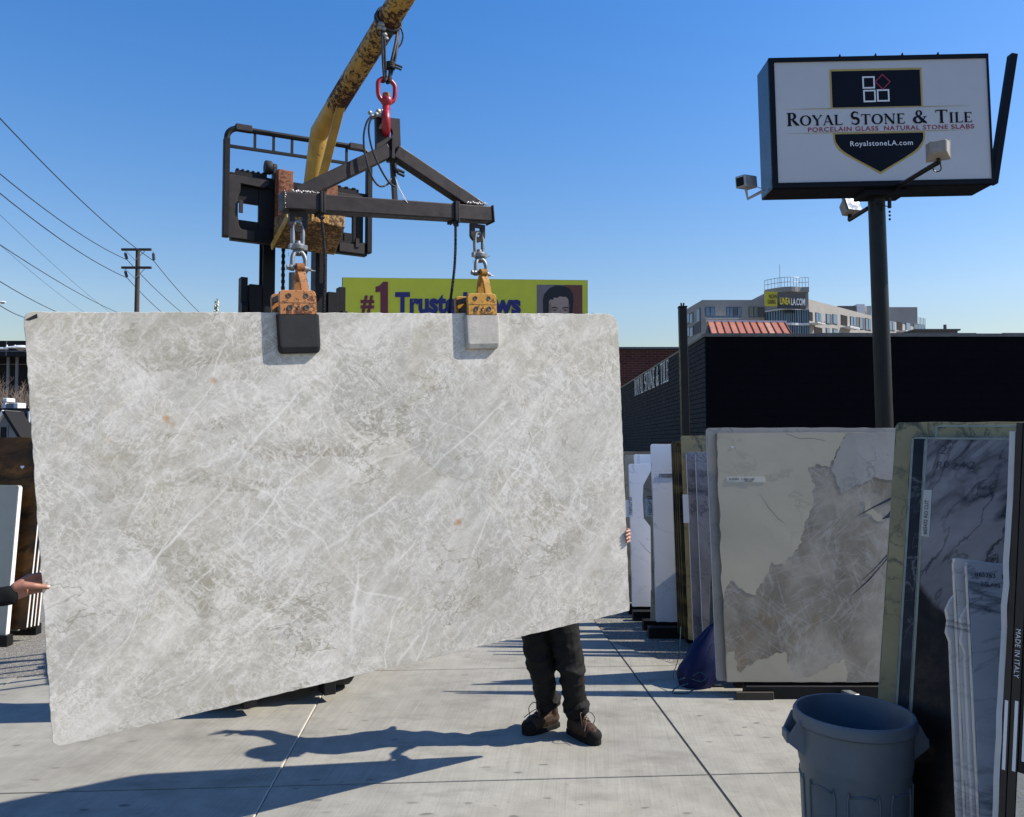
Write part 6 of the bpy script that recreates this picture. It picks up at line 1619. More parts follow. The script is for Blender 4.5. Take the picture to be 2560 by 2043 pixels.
for i in range(24):
    a = BY + .3 + (D_ - .4) * i / 24; b_ = BY + .3 + (D_ - .4) * (i + 1) / 24
    m.add([(cx0 - .04 + sdir.x * (y_ - BY) + dx, y_, z_) for z_ in (zt0 - .089, zt0 - .03) for y_, dx in ((a, 0), (a, .3), (b_ - .004, .3), (b_ - .004, 0))], [(3, 2, 1, 0), (4, 5, 6, 7), (0, 1, 5, 4), (1, 2, 6, 5), (2, 3, 7, 6), (3, 0, 4, 7)])
m.build('coping', MAT['coping'], bld)
# side wall bricks: near ones singly, the rest together
SWF = Matrix((sdir, Vector((-1, .0275, 0)).normalized() * -1, Vector((0, 0, 1)))).transposed().to_4x4(); SWF.translation = (cx0, BY, 0)
side_w = bpy.data.objects.new('side_brickwork', None); COL.objects.link(side_w); side_w.parent = bld; side_w.location = (0, 0, 0)
ORG[side_w.name] = Vector((cx0, BY, 0))
BH_, BW_ = .1205, .40
nrow = int((zt0 - .1) / BH_)
bm_brick = MB(); bm_brick.box((0, 0, 0), (BW_ - .014, .024, BH_ - .014)); proto = bm_brick.build('brick', MAT['black_brick'], None, bev=.003)
pm = proto.data; bpy.data.objects.remove(proto)
rest = MB(); cnt = 0; singles = []
for r_ in range(nrow):
    z = zt0 - .1 - BH_ * (r_ + .5)
    off = (r_ % 2) * BW_ / 2
    kmax = int(23.5 / BW_)
    for k in range(kmax):
        s = BW_ / 2 + off + k * BW_
        singles.append((s, z, r_))
vis = sorted([q for q in singles if q[1] > 1.95], key=lambda q: q[0])[:285]
vs_ = set(vis)
smat = Matrix((sdir, Vector((-sdir.y, sdir.x, 0)), Vector((0, 0, 1)))).transposed().to_3x3()
outn = Vector((-sdir.y, sdir.x, 0))
for q in singles:
    s, z, r_ = q
    P_ = sdir * s + outn * (.013 + random.uniform(-.003, .004)) + Vector((0, 0, z))
    if q in vs_:
        o = bpy.data.objects.new('brick', pm); COL.objects.link(o); o.parent = side_w
        o.rotation_euler = (random.uniform(-.01, .01), 0, math.atan2(sdir.y, sdir.x)); o.location = P_
    else:
        rest.box((0, 0, 0), (BW_ - .014, .024, BH_ - .014), Matrix.Translation(Vector((cx0, BY, 0)) + P_) @ smat.to_4x4())
o = rest.build('far_bricks', MAT['black_brick'], side_w); o['kind'] = 'stuff'
for r_ in range(1, nrow, 2):
    z = zt0 - .1 - BH_ * (r_ + .5)
    if z < 1.95: continue
    o = bpy.data.objects.new('brick', pm); COL.objects.link(o); o.parent = side_w; o.scale = (.5, 1, 1)
    o.rotation_euler = (0, 0, math.atan2(sdir.y, sdir.x)); o.location = sdir * (BW_ / 4) + outn * .014 + Vector((0, 0, z))
# painted lettering on the side
ya_, yb_ = 32.6, 24.3
m = MB(); xe = serif_text(m, 'ROYAL STONE & TILE', 0, 0, 1.0, small=1.0, gap=.02)
HT = .66; kk = (ya_ - yb_) / xe
def zline(px, py): 
    d = ray(px, py); t = (cx0 - BY * sdir.x / sdir.y) / (d.x - d.y * sdir.x / sdir.y); return CAM_H + d.z * t, d.y * t
zb_far, y_far = zline(1587, 988); zb_near, y_near = zline(1672, 958)
zb_ = (zb_far + zb_near) / 2
xq = 0.0
for wd_i in ('ROYAL', 'STONE', '&', 'TILE'):
    m = MB(); xq = serif_text(m, wd_i, xq, 0, HT, 0, kk / HT, small=1.0, gap=.02, weight=1.2) + .45 * kk
    for i, v in enumerate(m.v):
        s = (ya_ - v.x) - BY
        m.v[i] = Vector((cx0, BY, 0)) + sdir * s + outn * (.034 - v.y) + Vector((0, 0, zb_ + v.z))
    m.build('painted_lettering', MAT['sign_text_white'], bld)
# copper roof over the corner
rf_ = thing('copper_roof', 'small copper standing seam roof above the black wall', 'roof', org=(6.6, 22.8, 4.5))
tA, tB = at(1769.8, 806, 23.6), at(1961.7, 808, 23.6); bA, bB = at(1778, 834, 22.2), at(1978, 836, 22.2)
dn = Vector((0, 0, -.45)) + Vector((0, -.45, 0))
for k in range(11):
    u0, u1 = k / 11, (k + 1) / 11; p = [bA.lerp(bB, u0), bA.lerp(bB, u1), tA.lerp(tB, u1), tA.lerp(tB, u0)]
    p[0] = p[0] + (p[0] - p[3]) * .4; p[1] = p[1] + (p[1] - p[2]) * .4
    m = MB(); nn = Vector((0, -.5, .86)); g_ = (p[1] - p[0]) * .015
    m.hexa([q + g_ * s for q, s in zip(p, (1, -1, -1, 1))] + [q + g_ * s + nn * .02 for q, s in zip(p, (1, -1, -1, 1))]); m.build('roof_panel', MAT['copper'], rf_)
for k in range(12):
    u = k / 11; a, b_ = bA.lerp(bB, u), tA.lerp(tB, u); a = a + (a - b_) * .4
    m = MB(); m.bar(a + Vector((0, -.01, .025)), b_ + Vector((0, -.01, .025)), .018, .05); m.build('seam', MAT['rusty_steel'], rf_)
m = MB(); m.bar(tA + Vector((-.05, 0, .03)), tB + Vector((.05, 0, .03)), .10, .07); m.build('ridge_cap', MAT['white_trim'], rf_)
m = MB(); m.hexa([bA + Vector((0, .3, -1.2)), bB + Vector((0, .3, -1.2)), tB + Vector((0, 2.5, -1.7)), tA + Vector((0, 2.5, -1.7)), bA + Vector((.02, .3, -.1)), bB + Vector((-.02, .3, -.1)), tB + Vector((-.02, .1, -.05)), tA + Vector((.02, .1, -.05))]); m.build('roof_housing', MAT['stucco_dark'], rf_)
pz = at(1706, 770, 16); pzb = at(1714, 1112, 16)
m = MB(); dpp = (pz - pzb).normalized(); base = pzb - dpp * (pzb.z / dpp.z); m.bar(base, pz, .155, .155)
pt_ = thing('steel_post', 'plain black steel post before the lettered side wall', 'post', org=tuple(base)); m.build('shaft', MAT['pole_black'], pt_, bev=.01)
m = MB(); m.bar(pz, pz + Vector((0, 0, .03)), .165, .165); m.tube([pz + Vector((-.02, 0, .03)), pz + Vector((-.025, 0, .1))], .018, 6); m.tube([pz + Vector((.02, 0, .03)), pz + Vector((.03, 0, .1))], .018, 6); m.build('post_cap', MAT['pole_black'], pt_)
# red brick building
rz = at(1600, 868, 44).z; x0_ = at(1495, 868, 44).x
rb = thing('brick_building', 'red brick building rising behind the black side wall', 'building', org=(x0_, 44, 0))
m = MB(); m.b2(x0_, x0_ + 14, 44, 58, -.01, rz - .12); m.build('wall', MAT['red_brick'], rb)
m = MB(); m.b2(x0_ - .08, x0_ + 14.08, 43.9, 58.1, rz - .119, rz); m.build('coping', MAT['coping'], rb)

# ------------------------------------------------------------------ billboard
Yb = 48.0
q0, q1 = at(857, 694, Yb), at(1468, 701, Yb); zb1 = q0.z - 4.6
bb = thing('billboard', 'yellow billboard reading #1 Trusted with a portrait at its end', 'billboard', org=((q0.x + q1.x) / 2, Yb + .6, 0))
m = MB(); m.prism([(q0.x, zb1), (q1.x, zb1), (q1.x, q1.z), (q0.x, q0.z)], Yb, Yb + .25); m.build('poster_panel', MAT['bb_yellow'], bb)
m = MB(); m.prism([(q0.x - .1, zb1 - .1), (q1.x + .05, zb1 - .1), (q1.x + .05, q1.z + .06), (q0.x - .1, q0.z + .06)], Yb + .251, Yb + .6); m.build('frame', MAT['bb_back'], bb)
m = MB(); mx = (q0.x + q1.x) / 2; m.cyl((mx, Yb + .95, -.01), (mx, Yb + .95, zb1 + 3), .35, 20); m.b2(q0.x + .5, q1.x - .5, Yb + .61, Yb + .8, zb1 + .6, zb1 + .9); m.b2(q0.x + .5, q1.x - .5, Yb + .61, Yb + .8, zb1 + 3, zb1 + 3.3); m.build('support', MAT['bb_back'], bb)
def Fb(zx, zy): return (840 + zx / 3.1706, 660 + zy / 3.1706)
def btext(s, u0, u1, vb, cap, mat, bold, nm):
    a = at(*Fb(u0, vb), Yb); b_ = at(*Fb(u1, vb), Yb); c_ = at(*Fb(u0, vb - cap), Yb); size = (c_.z - a.z) / .70
    o = text_mesh(nm, s, size, mat, bb, Matrix(), bold=bold, space=1.0, th=.01); org = ORG[bb.name]
    xs = [(p.co + org).x for p in o.data.vertices]; k = (b_.x - a.x) / (max(xs) - min(xs)); mn = min(xs)
    for p in o.data.vertices:
        q = p.co + org; p.co = Vector((a.x + (q.x - mn) * k, Yb - .03 + q.y, a.z + q.z)) - org
btext('#', 195, 302, 368, 125, MAT['bb_red'], .05, 'poster_lettering')

btext('Trusted', 468, 1040, 385, 155, MAT['bb_blue'], .075, 'poster_lettering')
btext('Laws', 1085, 1465, 395, 155, MAT['bb_blue'], .075, 'poster_lettering')
def bpoly(pts, y, nm, mat):
    m = MB(); m.prism([(at(*Fb(*p), Yb).x, at(*Fb(*p), Yb).z) for p in pts], Yb - y, Yb - y + .01); return m.build(nm, mat, bb)
bpoly([(412, 142), (412, 480), (352, 480), (352, 222), (338, 222), (313, 226), (313, 182), (345, 172), (375, 142)], .03, 'poster_lettering', MAT['bb_red'])
bpoly([(1592, 165), (1953, 168), (1953, 640), (1592, 640)], .02, 'portrait_backdrop', MAT['bb_photo'])
bpoly([(1810, 167), (1951, 169), (1951, 640), (1700, 640), (1780, 420), (1850, 300)], .035, 'portrait_backdrop', MAT['bb_photo_red'])
bpoly([(1640, 290), (1650, 240), (1690, 195), (1740, 172), (1800, 175), (1850, 195), (1878, 240), (1882, 300), (1872, 400), (1862, 470), (1660, 470), (1642, 380)], .05, 'portrait_hair', MAT['bb_hair'])
bpoly([(1688, 300), (1700, 282), (1716, 288), (1730, 268), (1752, 272), (1775, 258), (1800, 264), (1822, 262), (1840, 282), (1848, 330), (1846, 420), (1825, 500), (1770, 560), (1715, 500), (1684, 400)], .065, 'portrait_face', MAT['bb_skin'])
bpoly([(1686, 330), (1700, 300), (1706, 350), (1704, 420), (1722, 500), (1714, 498), (1684, 400)], .075, 'portrait_shade', MAT['bb_skin_dark'])
bpoly([(1838, 300), (1846, 330), (1845, 420), (1826, 498), (1818, 470), (1836, 400)], .075, 'portrait_shade', MAT['bb_skin_dark'])
for s_, cx2 in ((-1, 1733), (1, 1818)):
    bpoly([(cx2 + 25 * math.cos(R(a)), 362 + 15 * math.sin(R(a))) for a in range(0, 360, 24)], .078, 'portrait_shade', MAT['bb_skin_mid'])
    bpoly([(cx2 - s_ * 26, 351), (cx2 - s_ * 4, 342), (cx2 + s_ * 18, 343), (cx2 + s_ * 30, 354), (cx2 + s_ * 16, 351), (cx2 - s_ * 4, 350), (cx2 - s_ * 24, 358)], .085, 'portrait_brow', MAT['bb_hair'])
    bpoly([(cx2 + 17 * math.cos(R(a)), 369 + 5.5 * math.sin(R(a))) for a in range(0, 360, 24)], .085, 'portrait_eye', MAT['bb_skin_dark'])
    bpoly([(cx2 + 7 * math.cos(R(a)), 369 + 5.5 * math.sin(R(a))) for a in range(0, 360, 30)], .092, 'portrait_eye', MAT['bb_hair'])
bpoly([(1766, 372), (1774, 366), (1784, 372), (1794, 440), (1758, 440)], .078, 'portrait_nose', MAT['bb_skin_mid'])

# ------------------------------------------------------------------ apartment building far behind
def Fa(zx, zy): return (1700 + zx / 3.267, 700 + zy / 3.267)
apt = thing('apartment_building', 'distant taupe apartment block with a rounded glass corner and banners', 'building', org=(30, 104, 0))
ZT = 19.8
def plan(zx, Y): p = at(*Fa(zx, 200), Y); return Vector((p.x, p.y, 0))
pA_, pB_, pC_, pD_, pE_ = plan(50, 107), plan(180, 100), plan(692, 100), plan(1040, 99.0), plan(2005, 127)
def wallbox(a, b_, z0, z1, mat, nm='wall', depth=9.0, inset=0.0):
    d = (b_ - a).normalized(); n = Vector((-d.y, d.x, 0))
    if n.y < 0: n = -n
    m = MB(); m.hexa([a + n * inset + Vector((0, 0, z0)), b_ + n * inset + Vector((0, 0, z0)), b_ + n * depth + Vector((0, 0, z0)), a + n * depth + Vector((0, 0, z0)), a + n * inset + Vector((0, 0, z1)), b_ + n * inset + Vector((0, 0, z1)), b_ + n * depth + Vector((0, 0, z1)), a + n * depth + Vector((0, 0, z1))]); return m.build(nm, mat, apt)
wallbox(pA_, pB_, -.01, ZT, MAT['stucco']); wallbox(pB_ + Vector((.02, 0, 0)), pC_, -.01, ZT + .02, MAT['stucco']); wallbox(pD_, pE_, -.01, ZT - .02, MAT['stucco'])
def onwall(px, py, a, b_):
    d = (b_ - a).normalized(); n = Vector((-d.y, d.x, 0)); r_ = ray(px, py); o_ = Vector((0, 0, CAM_H)); return o_ + r_ * ((a - o_).dot(n) / r_.dot(n))
def wrect(rect, a, b_, mat, nm, proud=.06, parent=None, frame=None):
    d = (b_ - a).normalized(); n = Vector((-d.y, d.x, 0)); n = n if n.y < 0 else -n
    u0, v0, u1, v1 = rect; P = onwall(*Fa(u0, v0), a, b_); Q = onwall(*Fa(u1, v1), a, b_); zt_, zb_2 = onwall(*Fa((u0 + u1) / 2, v0), a, b_).z, onwall(*Fa((u0 + u1) / 2, v1), a, b_).z
    P = Vector((P.x, P.y, 0)); Q = Vector((Q.x, Q.y, 0))
    m = MB(); m.hexa([P + Vector((0, 0, zb_2)), Q + Vector((0, 0, zb_2)), Q + n * proud + Vector((0, 0, zb_2)), P + n * proud + Vector((0, 0, zb_2)), P + Vector((0, 0, zt_)), Q + Vector((0, 0, zt_)), Q + n * proud + Vector((0, 0, zt_)), P + n * proud + Vector((0, 0, zt_))]); return m.build(nm, mat, parent or apt)
def window(rect, a, b_, cols=2):
    u0, v0, u1, v1 = rect
    f = wrect(rect, a, b_, MAT['apt_frame'], 'window', .06)
    for k in range(cols):
        w_ = (u1 - u0) / cols; wrect((u0 + w_ * k + w_ * .09, v0 + 4, u0 + w_ * (k + 1) - w_ * .09, v1 - 4), a, b_, MAT['apt_glass'], 'pane', .1, f)
for r_ in ((55, 275, 110, 355), (140, 235, 168, 345), (55, 388, 112, 465)): window(r_, pA_, pB_, 2 if r_[2] - r_[0] > 40 else 1)
wrect((115, 352, 172, 440), pA_, pB_, MAT['stucco_dark'], 'cladding_panel')
for r_, c_ in (((205, 222, 285, 300), 2), ((378, 222, 432, 298), 2), ((468, 222, 500, 305), 1), ((560, 220, 642, 305), 2)): window(r_, pB_, pC_, c_)
wrect((433, 222, 467, 305), pB_, pC_, MAT['stucco_dark'], 'cladding_panel'); wrect((643, 222, 690, 305), pB_, pC_, MAT['stucco_dark'], 'cladding_panel')
def balcony(rect, a, b_, mat, glass=MAT['apt_glass'], deep=1.3):
    f = wrect((rect[0], rect[3] - 5, rect[2], rect[3]), a, b_, mat, 'balcony', deep)
    n_ = max(2, int((rect[2] - rect[0]) / 38))
    for k in range(n_ + 1):
        u = rect[0] + (rect[2] - rect[0]) * k / n_; d = (b_ - a).normalized(); n = Vector((-d.y, d.x, 0)); n = n if n.y < 0 else -n
        P = onwall(*Fa(u, rect[3]), a, b_) + n * (deep - .05); m = MB(); m.cyl(P, P + Vector((0, 0, (rect[3] - rect[1]) * .0093)), .03, 6); m.build('baluster', MAT['apt_frame'], f)
    P = onwall(*Fa(rect[0], rect[3]), a, b_) + n * (deep - .05); Q = onwall(*Fa(rect[2], rect[3]), a, b_) + n * (deep - .05); hz_ = Vector((0, 0, (rect[3] - rect[1]) * .0093)); Q.z = P.z
    m = MB(); m.cyl(P + hz_, Q + hz_, .035, 6); m.build('handrail', MAT['apt_frame'], f)
    m = MB(); m.bar(P + hz_ * .5, Q + hz_ * .5, .02, hz_.z * .8); m.build('glass_guard', glass, f)
balcony((205, 293, 460, 328), pB_, pC_, MAT['white_trim'])
# rounded glazed corner
def curve_pts(bulge=1.6, n=12, push=0.0):
    d = (pD_ - pC_); nn = Vector((d.y, -d.x, 0)).normalized(); nn = nn if nn.y < 0 else -nn
    return [pC_ + d * (k / n) + nn * (bulge * math.sin(math.pi * min(1, (k / n) * 1.25) * .8) + push) for k in range(n + 1)]
def zat(v, Y=98.5): return at(*Fa(850, v), Y).z
def curve_band(z0, z1, push, mat, nm, thick=.3):
    c = curve_pts(push=push); ci = curve_pts(push=push - thick); m = MB()
    for k in range(12): m.hexa([c[k] + Vector((0, 0, z0)), c[k + 1] + Vector((0, 0, z0)), ci[k + 1] + Vector((0, 0, z0)), ci[k] + Vector((0, 0, z0)), c[k] + Vector((0, 0, z1)), c[k + 1] + Vector((0, 0, z1)), ci[k + 1] + Vector((0, 0, z1)), ci[k] + Vector((0, 0, z1))])
    return m.build(nm, mat, apt)
zr = zat(68); zs0, zs1 = zat(238), zat(92)
curve_band(zs0 - .01, zr - .6, 0, MAT['stucco'], 'tower_wall', .6)
curve_band(zr - .6, zr, .5, MAT['stucco'], 'tower_cornice', 1.2)
curve_band(zat(250), zs0 - .02, .25, MAT['white_trim'], 'floor_band', .6); curve_band(zat(376), zat(358), .25, MAT['white_trim'], 'floor_band', .6)
gb = curve_band(zat(357), zat(251), 0, MAT['apt_glass'], 'glass_band', .2); gb2 = curve_band(zat(440), zat(377), 0, MAT['apt_glass'], 'glass_band', .2)
c = curve_pts(push=.05, n=18)
for k in range(19):
    m = MB(); m.bar(c[k] + Vector((0, 0, zat(357))), c[k] + Vector((0, 0, zat(251))), .06, .1); m.build('mullion', MAT['apt_frame'], gb)
    m = MB(); m.bar(c[k] + Vector((0, 0, zat(440))), c[k] + Vector((0, 0, zat(377))), .06, .1); m.build('mullion', MAT['apt_frame'], gb2)
m = MB(); d_ = (pD_ - pC_).normalized(); nrm_ = Vector((d_.y, -d_.x, 0)); nrm_ = nrm_ if nrm_.y < 0 else -nrm_
core = [pC_ - nrm_ * .5, pD_ - nrm_ * .5, pD_ - nrm_ * 10 + Vector((1.5, 0, 0)), pC_ - nrm_ * 10 - Vector((6.5, 0, 0)), ]
lf = plan(562, 106); core[3] = lf
m.hexa([q + Vector((0, 0, -.01)) for q in core] + [q + Vector((0, 0, zr - .3)) for q in core]); m.build('tower_core', MAT['stucco'], apt)
# banners follow the curve: built as two flat boards just proud of it
def board(u0, u1, v0, v1, Yl, Yr, mat, nm):
    a = at(*Fa(u0, v0), Yl); b_ = at(*Fa(u1, v0 + (6 if u1 > 900 else 2)), Yr); c_ = at(*Fa(u1, v1), Yr); d2 = at(*Fa(u0, v1 - (10 if u1 > 900 else 2)), Yl)
    m = MB(); bk_ = Vector((0, .15, 0)); m.hexa([d2, c_, c_ + bk_, d2 + bk_, a, b_, b_ + bk_, a + bk_]); o = m.build(nm, mat, apt); return o, a, b_, c_, d2
bo, a, b_, c_, d2 = board(693, 795, 95, 215, 96.6, 96.0, MAT['apt_yellow'], 'banner')
def board_text(o, s, size, x, z, mat, a, b_, sx_=1.0, bold=.0):
    t_ = text_mesh('banner_lettering', s, size, mat, o, Matrix(), bold=bold, th=.01); org = ORG[o.name]; d = (b_ - a).normalized()
    for p in t_.data.vertices:
        q = p.co + org; p.co = a + d * (x + q.x * sx_) + Vector((0, -.06 + q.y, z + q.z)) - org
board_text(bo, 'NOW', .75, .42, -.85, MAT['apt_dark'], a, b_, .5); board_text(bo, 'LEASING', .75, .28, -1.5, MAT['apt_dark'], a, b_, .33)
bo, a, b_, c_, d2 = board(798, 1028, 103, 240, 96.0, 96.6, MAT['apt_dark'], 'banner')
wd_ = (b_ - a).length
board_text(bo, 'LINEA', 1.15, .22, -1.42, MAT['apt_yellow'], a, b_, .44, .02); board_text(bo, 'LA.COM', 1.15, .22 + .45 * (wd_ - .4), -1.48, MAT['sign_text_white'], a, b_, .44, .02)
for r_, c_ in (((1105, 270, 1152, 350), 2), ((1190, 280, 1222, 360), 1), ((1243, 283, 1283, 363), 1), ((1388, 302, 1435, 402), 2), ((1460, 308, 1490, 405), 1), ((1510, 315, 1557, 412), 2), ((1600, 322, 1640, 415), 2), ((1705, 335, 1750, 415), 2), ((1840, 350, 1880, 425), 1), ((1190, 395, 1222, 440), 1), ((1245, 398, 1285, 440), 1)): window(r_, pD_, pE_, c_)
for r_ in ((1223, 282, 1242, 360), (1436, 305, 1459, 402), (1491, 312, 1509, 405)): wrect(r_, pD_, pE_, MAT['stucco_dark'], 'cladding_panel')
for r_ in ((1042, 262, 1082, 332), (1312, 290, 1365, 372), (1768, 345, 1815, 412), (1095, 388, 1160, 440)): wrect(r_, pD_, pE_, MAT['dark_wall'], 'loggia', .05)
balcony((1042, 332, 1105, 365), pD_, pE_, MAT['white_trim'], MAT['grey_metal']); balcony((1312, 365, 1392, 398), pD_, pE_, MAT['white_trim'], MAT['white_trim']); balcony((1770, 408, 1830, 430), pD_, pE_, MAT['white_trim'], MAT['white_trim'])
gl = window((1908, 362, 2003, 430), pD_, pE_, 8)
def roofbox(u0, u1, v0, v1, Y, mat, nm='roof_box', dep=6):
    p, q = at(*Fa(u0, v0), Y), at(*Fa(u1, v1), Y); m = MB(); m.b2(p.x, q.x, Y, Y + dep, ZT - 1.5, p.z); m.build(nm, mat, apt)
roofbox(1700, 1940, 222, 300, 129, MAT['stucco'], dep=5); roofbox(1290, 1440, 212, 240, 116, MAT['stucco_dark']); roofbox(1445, 1510, 198, 240, 117, MAT['white_trim']); roofbox(1525, 1562, 212, 245, 118, MAT['grey_metal'])
c = curve_pts(push=.1, n=14); zrr = zr
for hgt_ in (.65, 1.25):
    m = MB(); m.tube([q + Vector((0, 0, zrr + hgt_)) for q in c], .035, 5); m.build('roof_rail', MAT['grey_metal'], apt)
for k in range(0, 15):
    m = MB(); m.cyl(c[k] + Vector((0, 0, zrr)), c[k] + Vector((0, 0, zrr + 1.25)), .03, 5); m.build('rail_post', MAT['grey_metal'], apt)
for k in range(5):
    q = plan(1950 + 12 * k, 126 + .3 * k); m = MB(); m.cyl(q + Vector((0, 0, ZT - .1)), q + Vector((0, 0, ZT + 1.9)), .05, 5); m.build('rail_post', MAT['grey_metal'], apt)
m = MB(); q = c[5]; m.cyl(q + Vector((0, .5, zrr)), q + Vector((0, .5, zrr + 3)), .03, 5); m.build('antenna', MAT['grey_metal'], apt)
p, q = at(2290, 829, 60), at(2394, 827, 60); m = MB(); m.b2(p.x, q.x, 60, 66, -.01, q.z); m.b2(p.x - .15, q.x + .15, 59.85, 66.15, q.z + .001, q.z + .12); m.cyl((q.x - .4, 61, q.z), (q.x - .4, 61, q.z + .6), .12, 8)
tag(m.build('shop_roof', MAT['stucco_dark'], None), 'flat dark roof with a vent pipe behind the black building', 'building')

# ------------------------------------------------------------------ utility pole, wires, lamps, far left
up_t, up_b = at(345, 622, 40), at(344, 772, 40)
ut = thing('utility_pole', 'wooden utility pole with two crossarms', 'utility pole', org=(up_t.x, 40, 0))
m = MB(); m.tube([(up_t.x, 40, -.01), (up_t.x, 40, up_t.z)], [.15, .105], 12); m.build('pole', MAT['utility_wood'], ut, smooth=60)
zs_ = []
for py in (627, 672):
    z_ = at(345, py, 40).z; zs_.append(z_); m = MB(); m.b2(up_t.x - .75 * .98, up_t.x + .75, 39.76, 39.83, z_ - .06, z_ + .06); 
    L_ = at(310, py, 40).x; Rr_ = at(384, py, 40).x
    m = MB(); m.b2(L_, Rr_, 39.7, 39.81, z_ - .055, z_ + .055); ca = m.build('crossarm', MAT['utility_wood'], ut)
    m = MB(); m.bar((up_t.x, 39.72, z_ - .55), (up_t.x - .5, 39.72, z_ - .06), .04, .02); m.bar((up_t.x, 39.72, z_ - .55), (up_t.x + .5, 39.72, z_ - .06), .04, .02); m.build('brace', MAT['grey_metal'], ca)
ends = []
for (px0, py0, px1, py1) in ((312, 630, 318, 650), (383, 630, 385, 653), (312, 675, 318, 695)):
    a, b_ = at(px0, py0, 39.75), at(px1, py1, 39.75); m = MB(); m.tube([a, a.lerp(b_, .15), a.lerp(b_, .2), a.lerp(b_, .85), a.lerp(b_, .9), b_], [.02, .02, .075, .075, .02, .02], 8); m.build('insulator', MAT['insulator'], ut, smooth=50); ends.append(b_)
def wire(label, pts, r=.02, sag=0.0):
    out = []
    for a, b_ in zip(pts[:-1], pts[1:]):
        for k in range(13):
            t = k / 13; q = a.lerp(b_, t); q.z -= sag * 4 * t * (1 - t); out.append(q)
    out.append(pts[-1]); m = MB(); c0_ = out[0]; m.tube(out, r, 5); o = m.build('overhead_wire', MAT['wire'], None, smooth=60, org=tuple(c0_)); tag(o, label, 'wire', 'overhead wires by the utility pole')
far = lambda px, py, Y: at(px, py, Y)
for (pn, e, fp, lab) in (((-130, 155, 18), ends[1], (560, 830, 62), 'highest overhead wire crossing the outer crossarm end'), ((-140, 315, 20), ends[0], (520, 825, 62), 'overhead wire on the upper crossarm insulator'), ((-140, 365, 20), ends[2], (480, 830, 62), 'overhead wire on the lower crossarm insulator')):
    wire(lab, [at(pn[0], pn[1], pn[2]), e, at(*fp)], .018, .35)
for (p0, p1, r, lab) in (((-100, 545, 22), (330, 795, 55), .016, 'low overhead wire passing under the crossarms'), ((-100, 640, 22), (220, 805, 50), .016, 'lower overhead wire slanting to the slab top'), ((-60, 720, 24), (110, 800, 40), .016, 'lowest overhead wire above the cobra lamp'), ((-60, 480, 40), (300, 800, 90), .012, 'faint far wire with dark beads'), ((-60, 560, 40), (240, 800, 90), .011, 'second faint far wire with dark beads')):
    wire(lab, [at(*p0), at(*p1)], r, .3)
# bead like spacers
# street lamps on arms reaching in from the left
def cobra(label, px, py, Y, s=1.0, arm=2.2):
    c0_ = at(px, py, Y); base = Vector((c0_.x - arm - .4, Y, 0)); t = thing('street_lamp', label, 'street lamp', 'street lamps beyond the left row', org=tuple(base))
    m = MB(); m.tube([base, base + Vector((0, 0, c0_.z - .5))], [.1 * s, .07 * s], 12); m.build('pole', MAT['grey_metal'], t, smooth=60)
    m = MB(); m.tube(smooth_pts([base + Vector((0, 0, c0_.z - .55)), base + Vector((arm * .3, 0, c0_.z - .12)), base + Vector((arm * .7, 0, c0_.z - .02)), Vector((c0_.x - .25 * s, Y, c0_.z + .0))], 5), .035 * s, 8); m.build('arm', MAT['white_plastic'], t, smooth=60)
    m = MB(); L = .72 * s
    secs = [(-.3, .05, .04), (-.1, .075, .055), (.1, .13, .085), (.3, .14, .085), (.42, .08, .05)]; P = []; na = 14
    for (f, w_, h_) in secs:
        for k in range(na):
            a = 2 * math.pi * k / na; zz = math.sin(a) * h_; P.append(Vector((c0_.x + f * s, Y + math.cos(a) * w_ * s, c0_.z + .02 + (zz if zz > 0 else zz * .3) * s)))
    fs = [tuple(range(na))[::-1], tuple((len(secs) - 1) * na + k for k in range(na))]
    for i in range(len(secs) - 1):
        for k in range(na): fs.append((i * na + k, i * na + (k + 1) % na, (i + 1) * na + (k + 1) % na, (i + 1) * na + k))
    m.add(P, fs); hd = m.build('lamp_head', MAT['white_plastic'], t, smooth=60)
    m = MB(); m.ball((c0_.x + .2 * s, Y, c0_.z + .0), .13 * s, 14, 8, (1.25, .9, .62)); m.build('lens', MAT['lamp_beige'], hd, smooth=60)
    for dx in (.0, -.28): 
        m = MB(); m.lathe([(0, 0), (.02 * s, 0), (.025 * s, .06 * s), (0, .075 * s)], 8, (c0_.x + dx * s, Y, c0_.z + .05 * s)); m.build('photocell', MAT['white_plastic'], hd)
cobra('white cobra head street lamp before the dark building', 38, 871, 27, 1.0)
cobra('dark street lamp head just showing beside the wires', -1, 757, 34, .6)
# dark building with columns
Yd_ = 62.0
db = thing('dark_building', 'dark columned office building beyond the grey house', 'building', org=(at(-200, 852, Yd_).x, Yd_, 0))
pz_ = at(0, 852, Yd_); zb_c = at(0, 890, Yd_).z
xL, xR = at(-700, 852, Yd_).x, at(240, 852, Yd_).x
m = MB(); m.b2(xL, xR, Yd_ + 2.0, Yd_ + 20, -.01, pz_.z - .3); m.build('wall', MAT['dark_wall'], db)
m = MB(); m.b2(xL, xR, Yd_, Yd_ + 1.99, zb_c, pz_.z); fc = m.build('fascia', MAT['dark_wall'], db)
for px in (-120, -52, 16, 84, 150):
    q = at(px, 870, Yd_); m = MB(); m.b2(q.x - .03, q.x + .03, Yd_ - .02, Yd_ - .001, zb_c + .02, pz_.z - .02); m.build('fascia_joint', MAT['column_grey'], fc)
m = MB(); q = at(0, 878, Yd_); m.b2(xL + .02, xR - .02, Yd_ - .025, Yd_ - .003, q.z - .03, q.z + .03); m.build('fascia_joint', MAT['column_grey'], fc)
for px in (-70, 21, 43, 120):
    q = at(px, 900, Yd_ + .8); m = MB(); m.cyl((q.x, Yd_ + .8, -.01), (q.x, Yd_ + .8, zb_c), .115, 14); m.build('column', MAT['column_grey'], db, smooth=50)
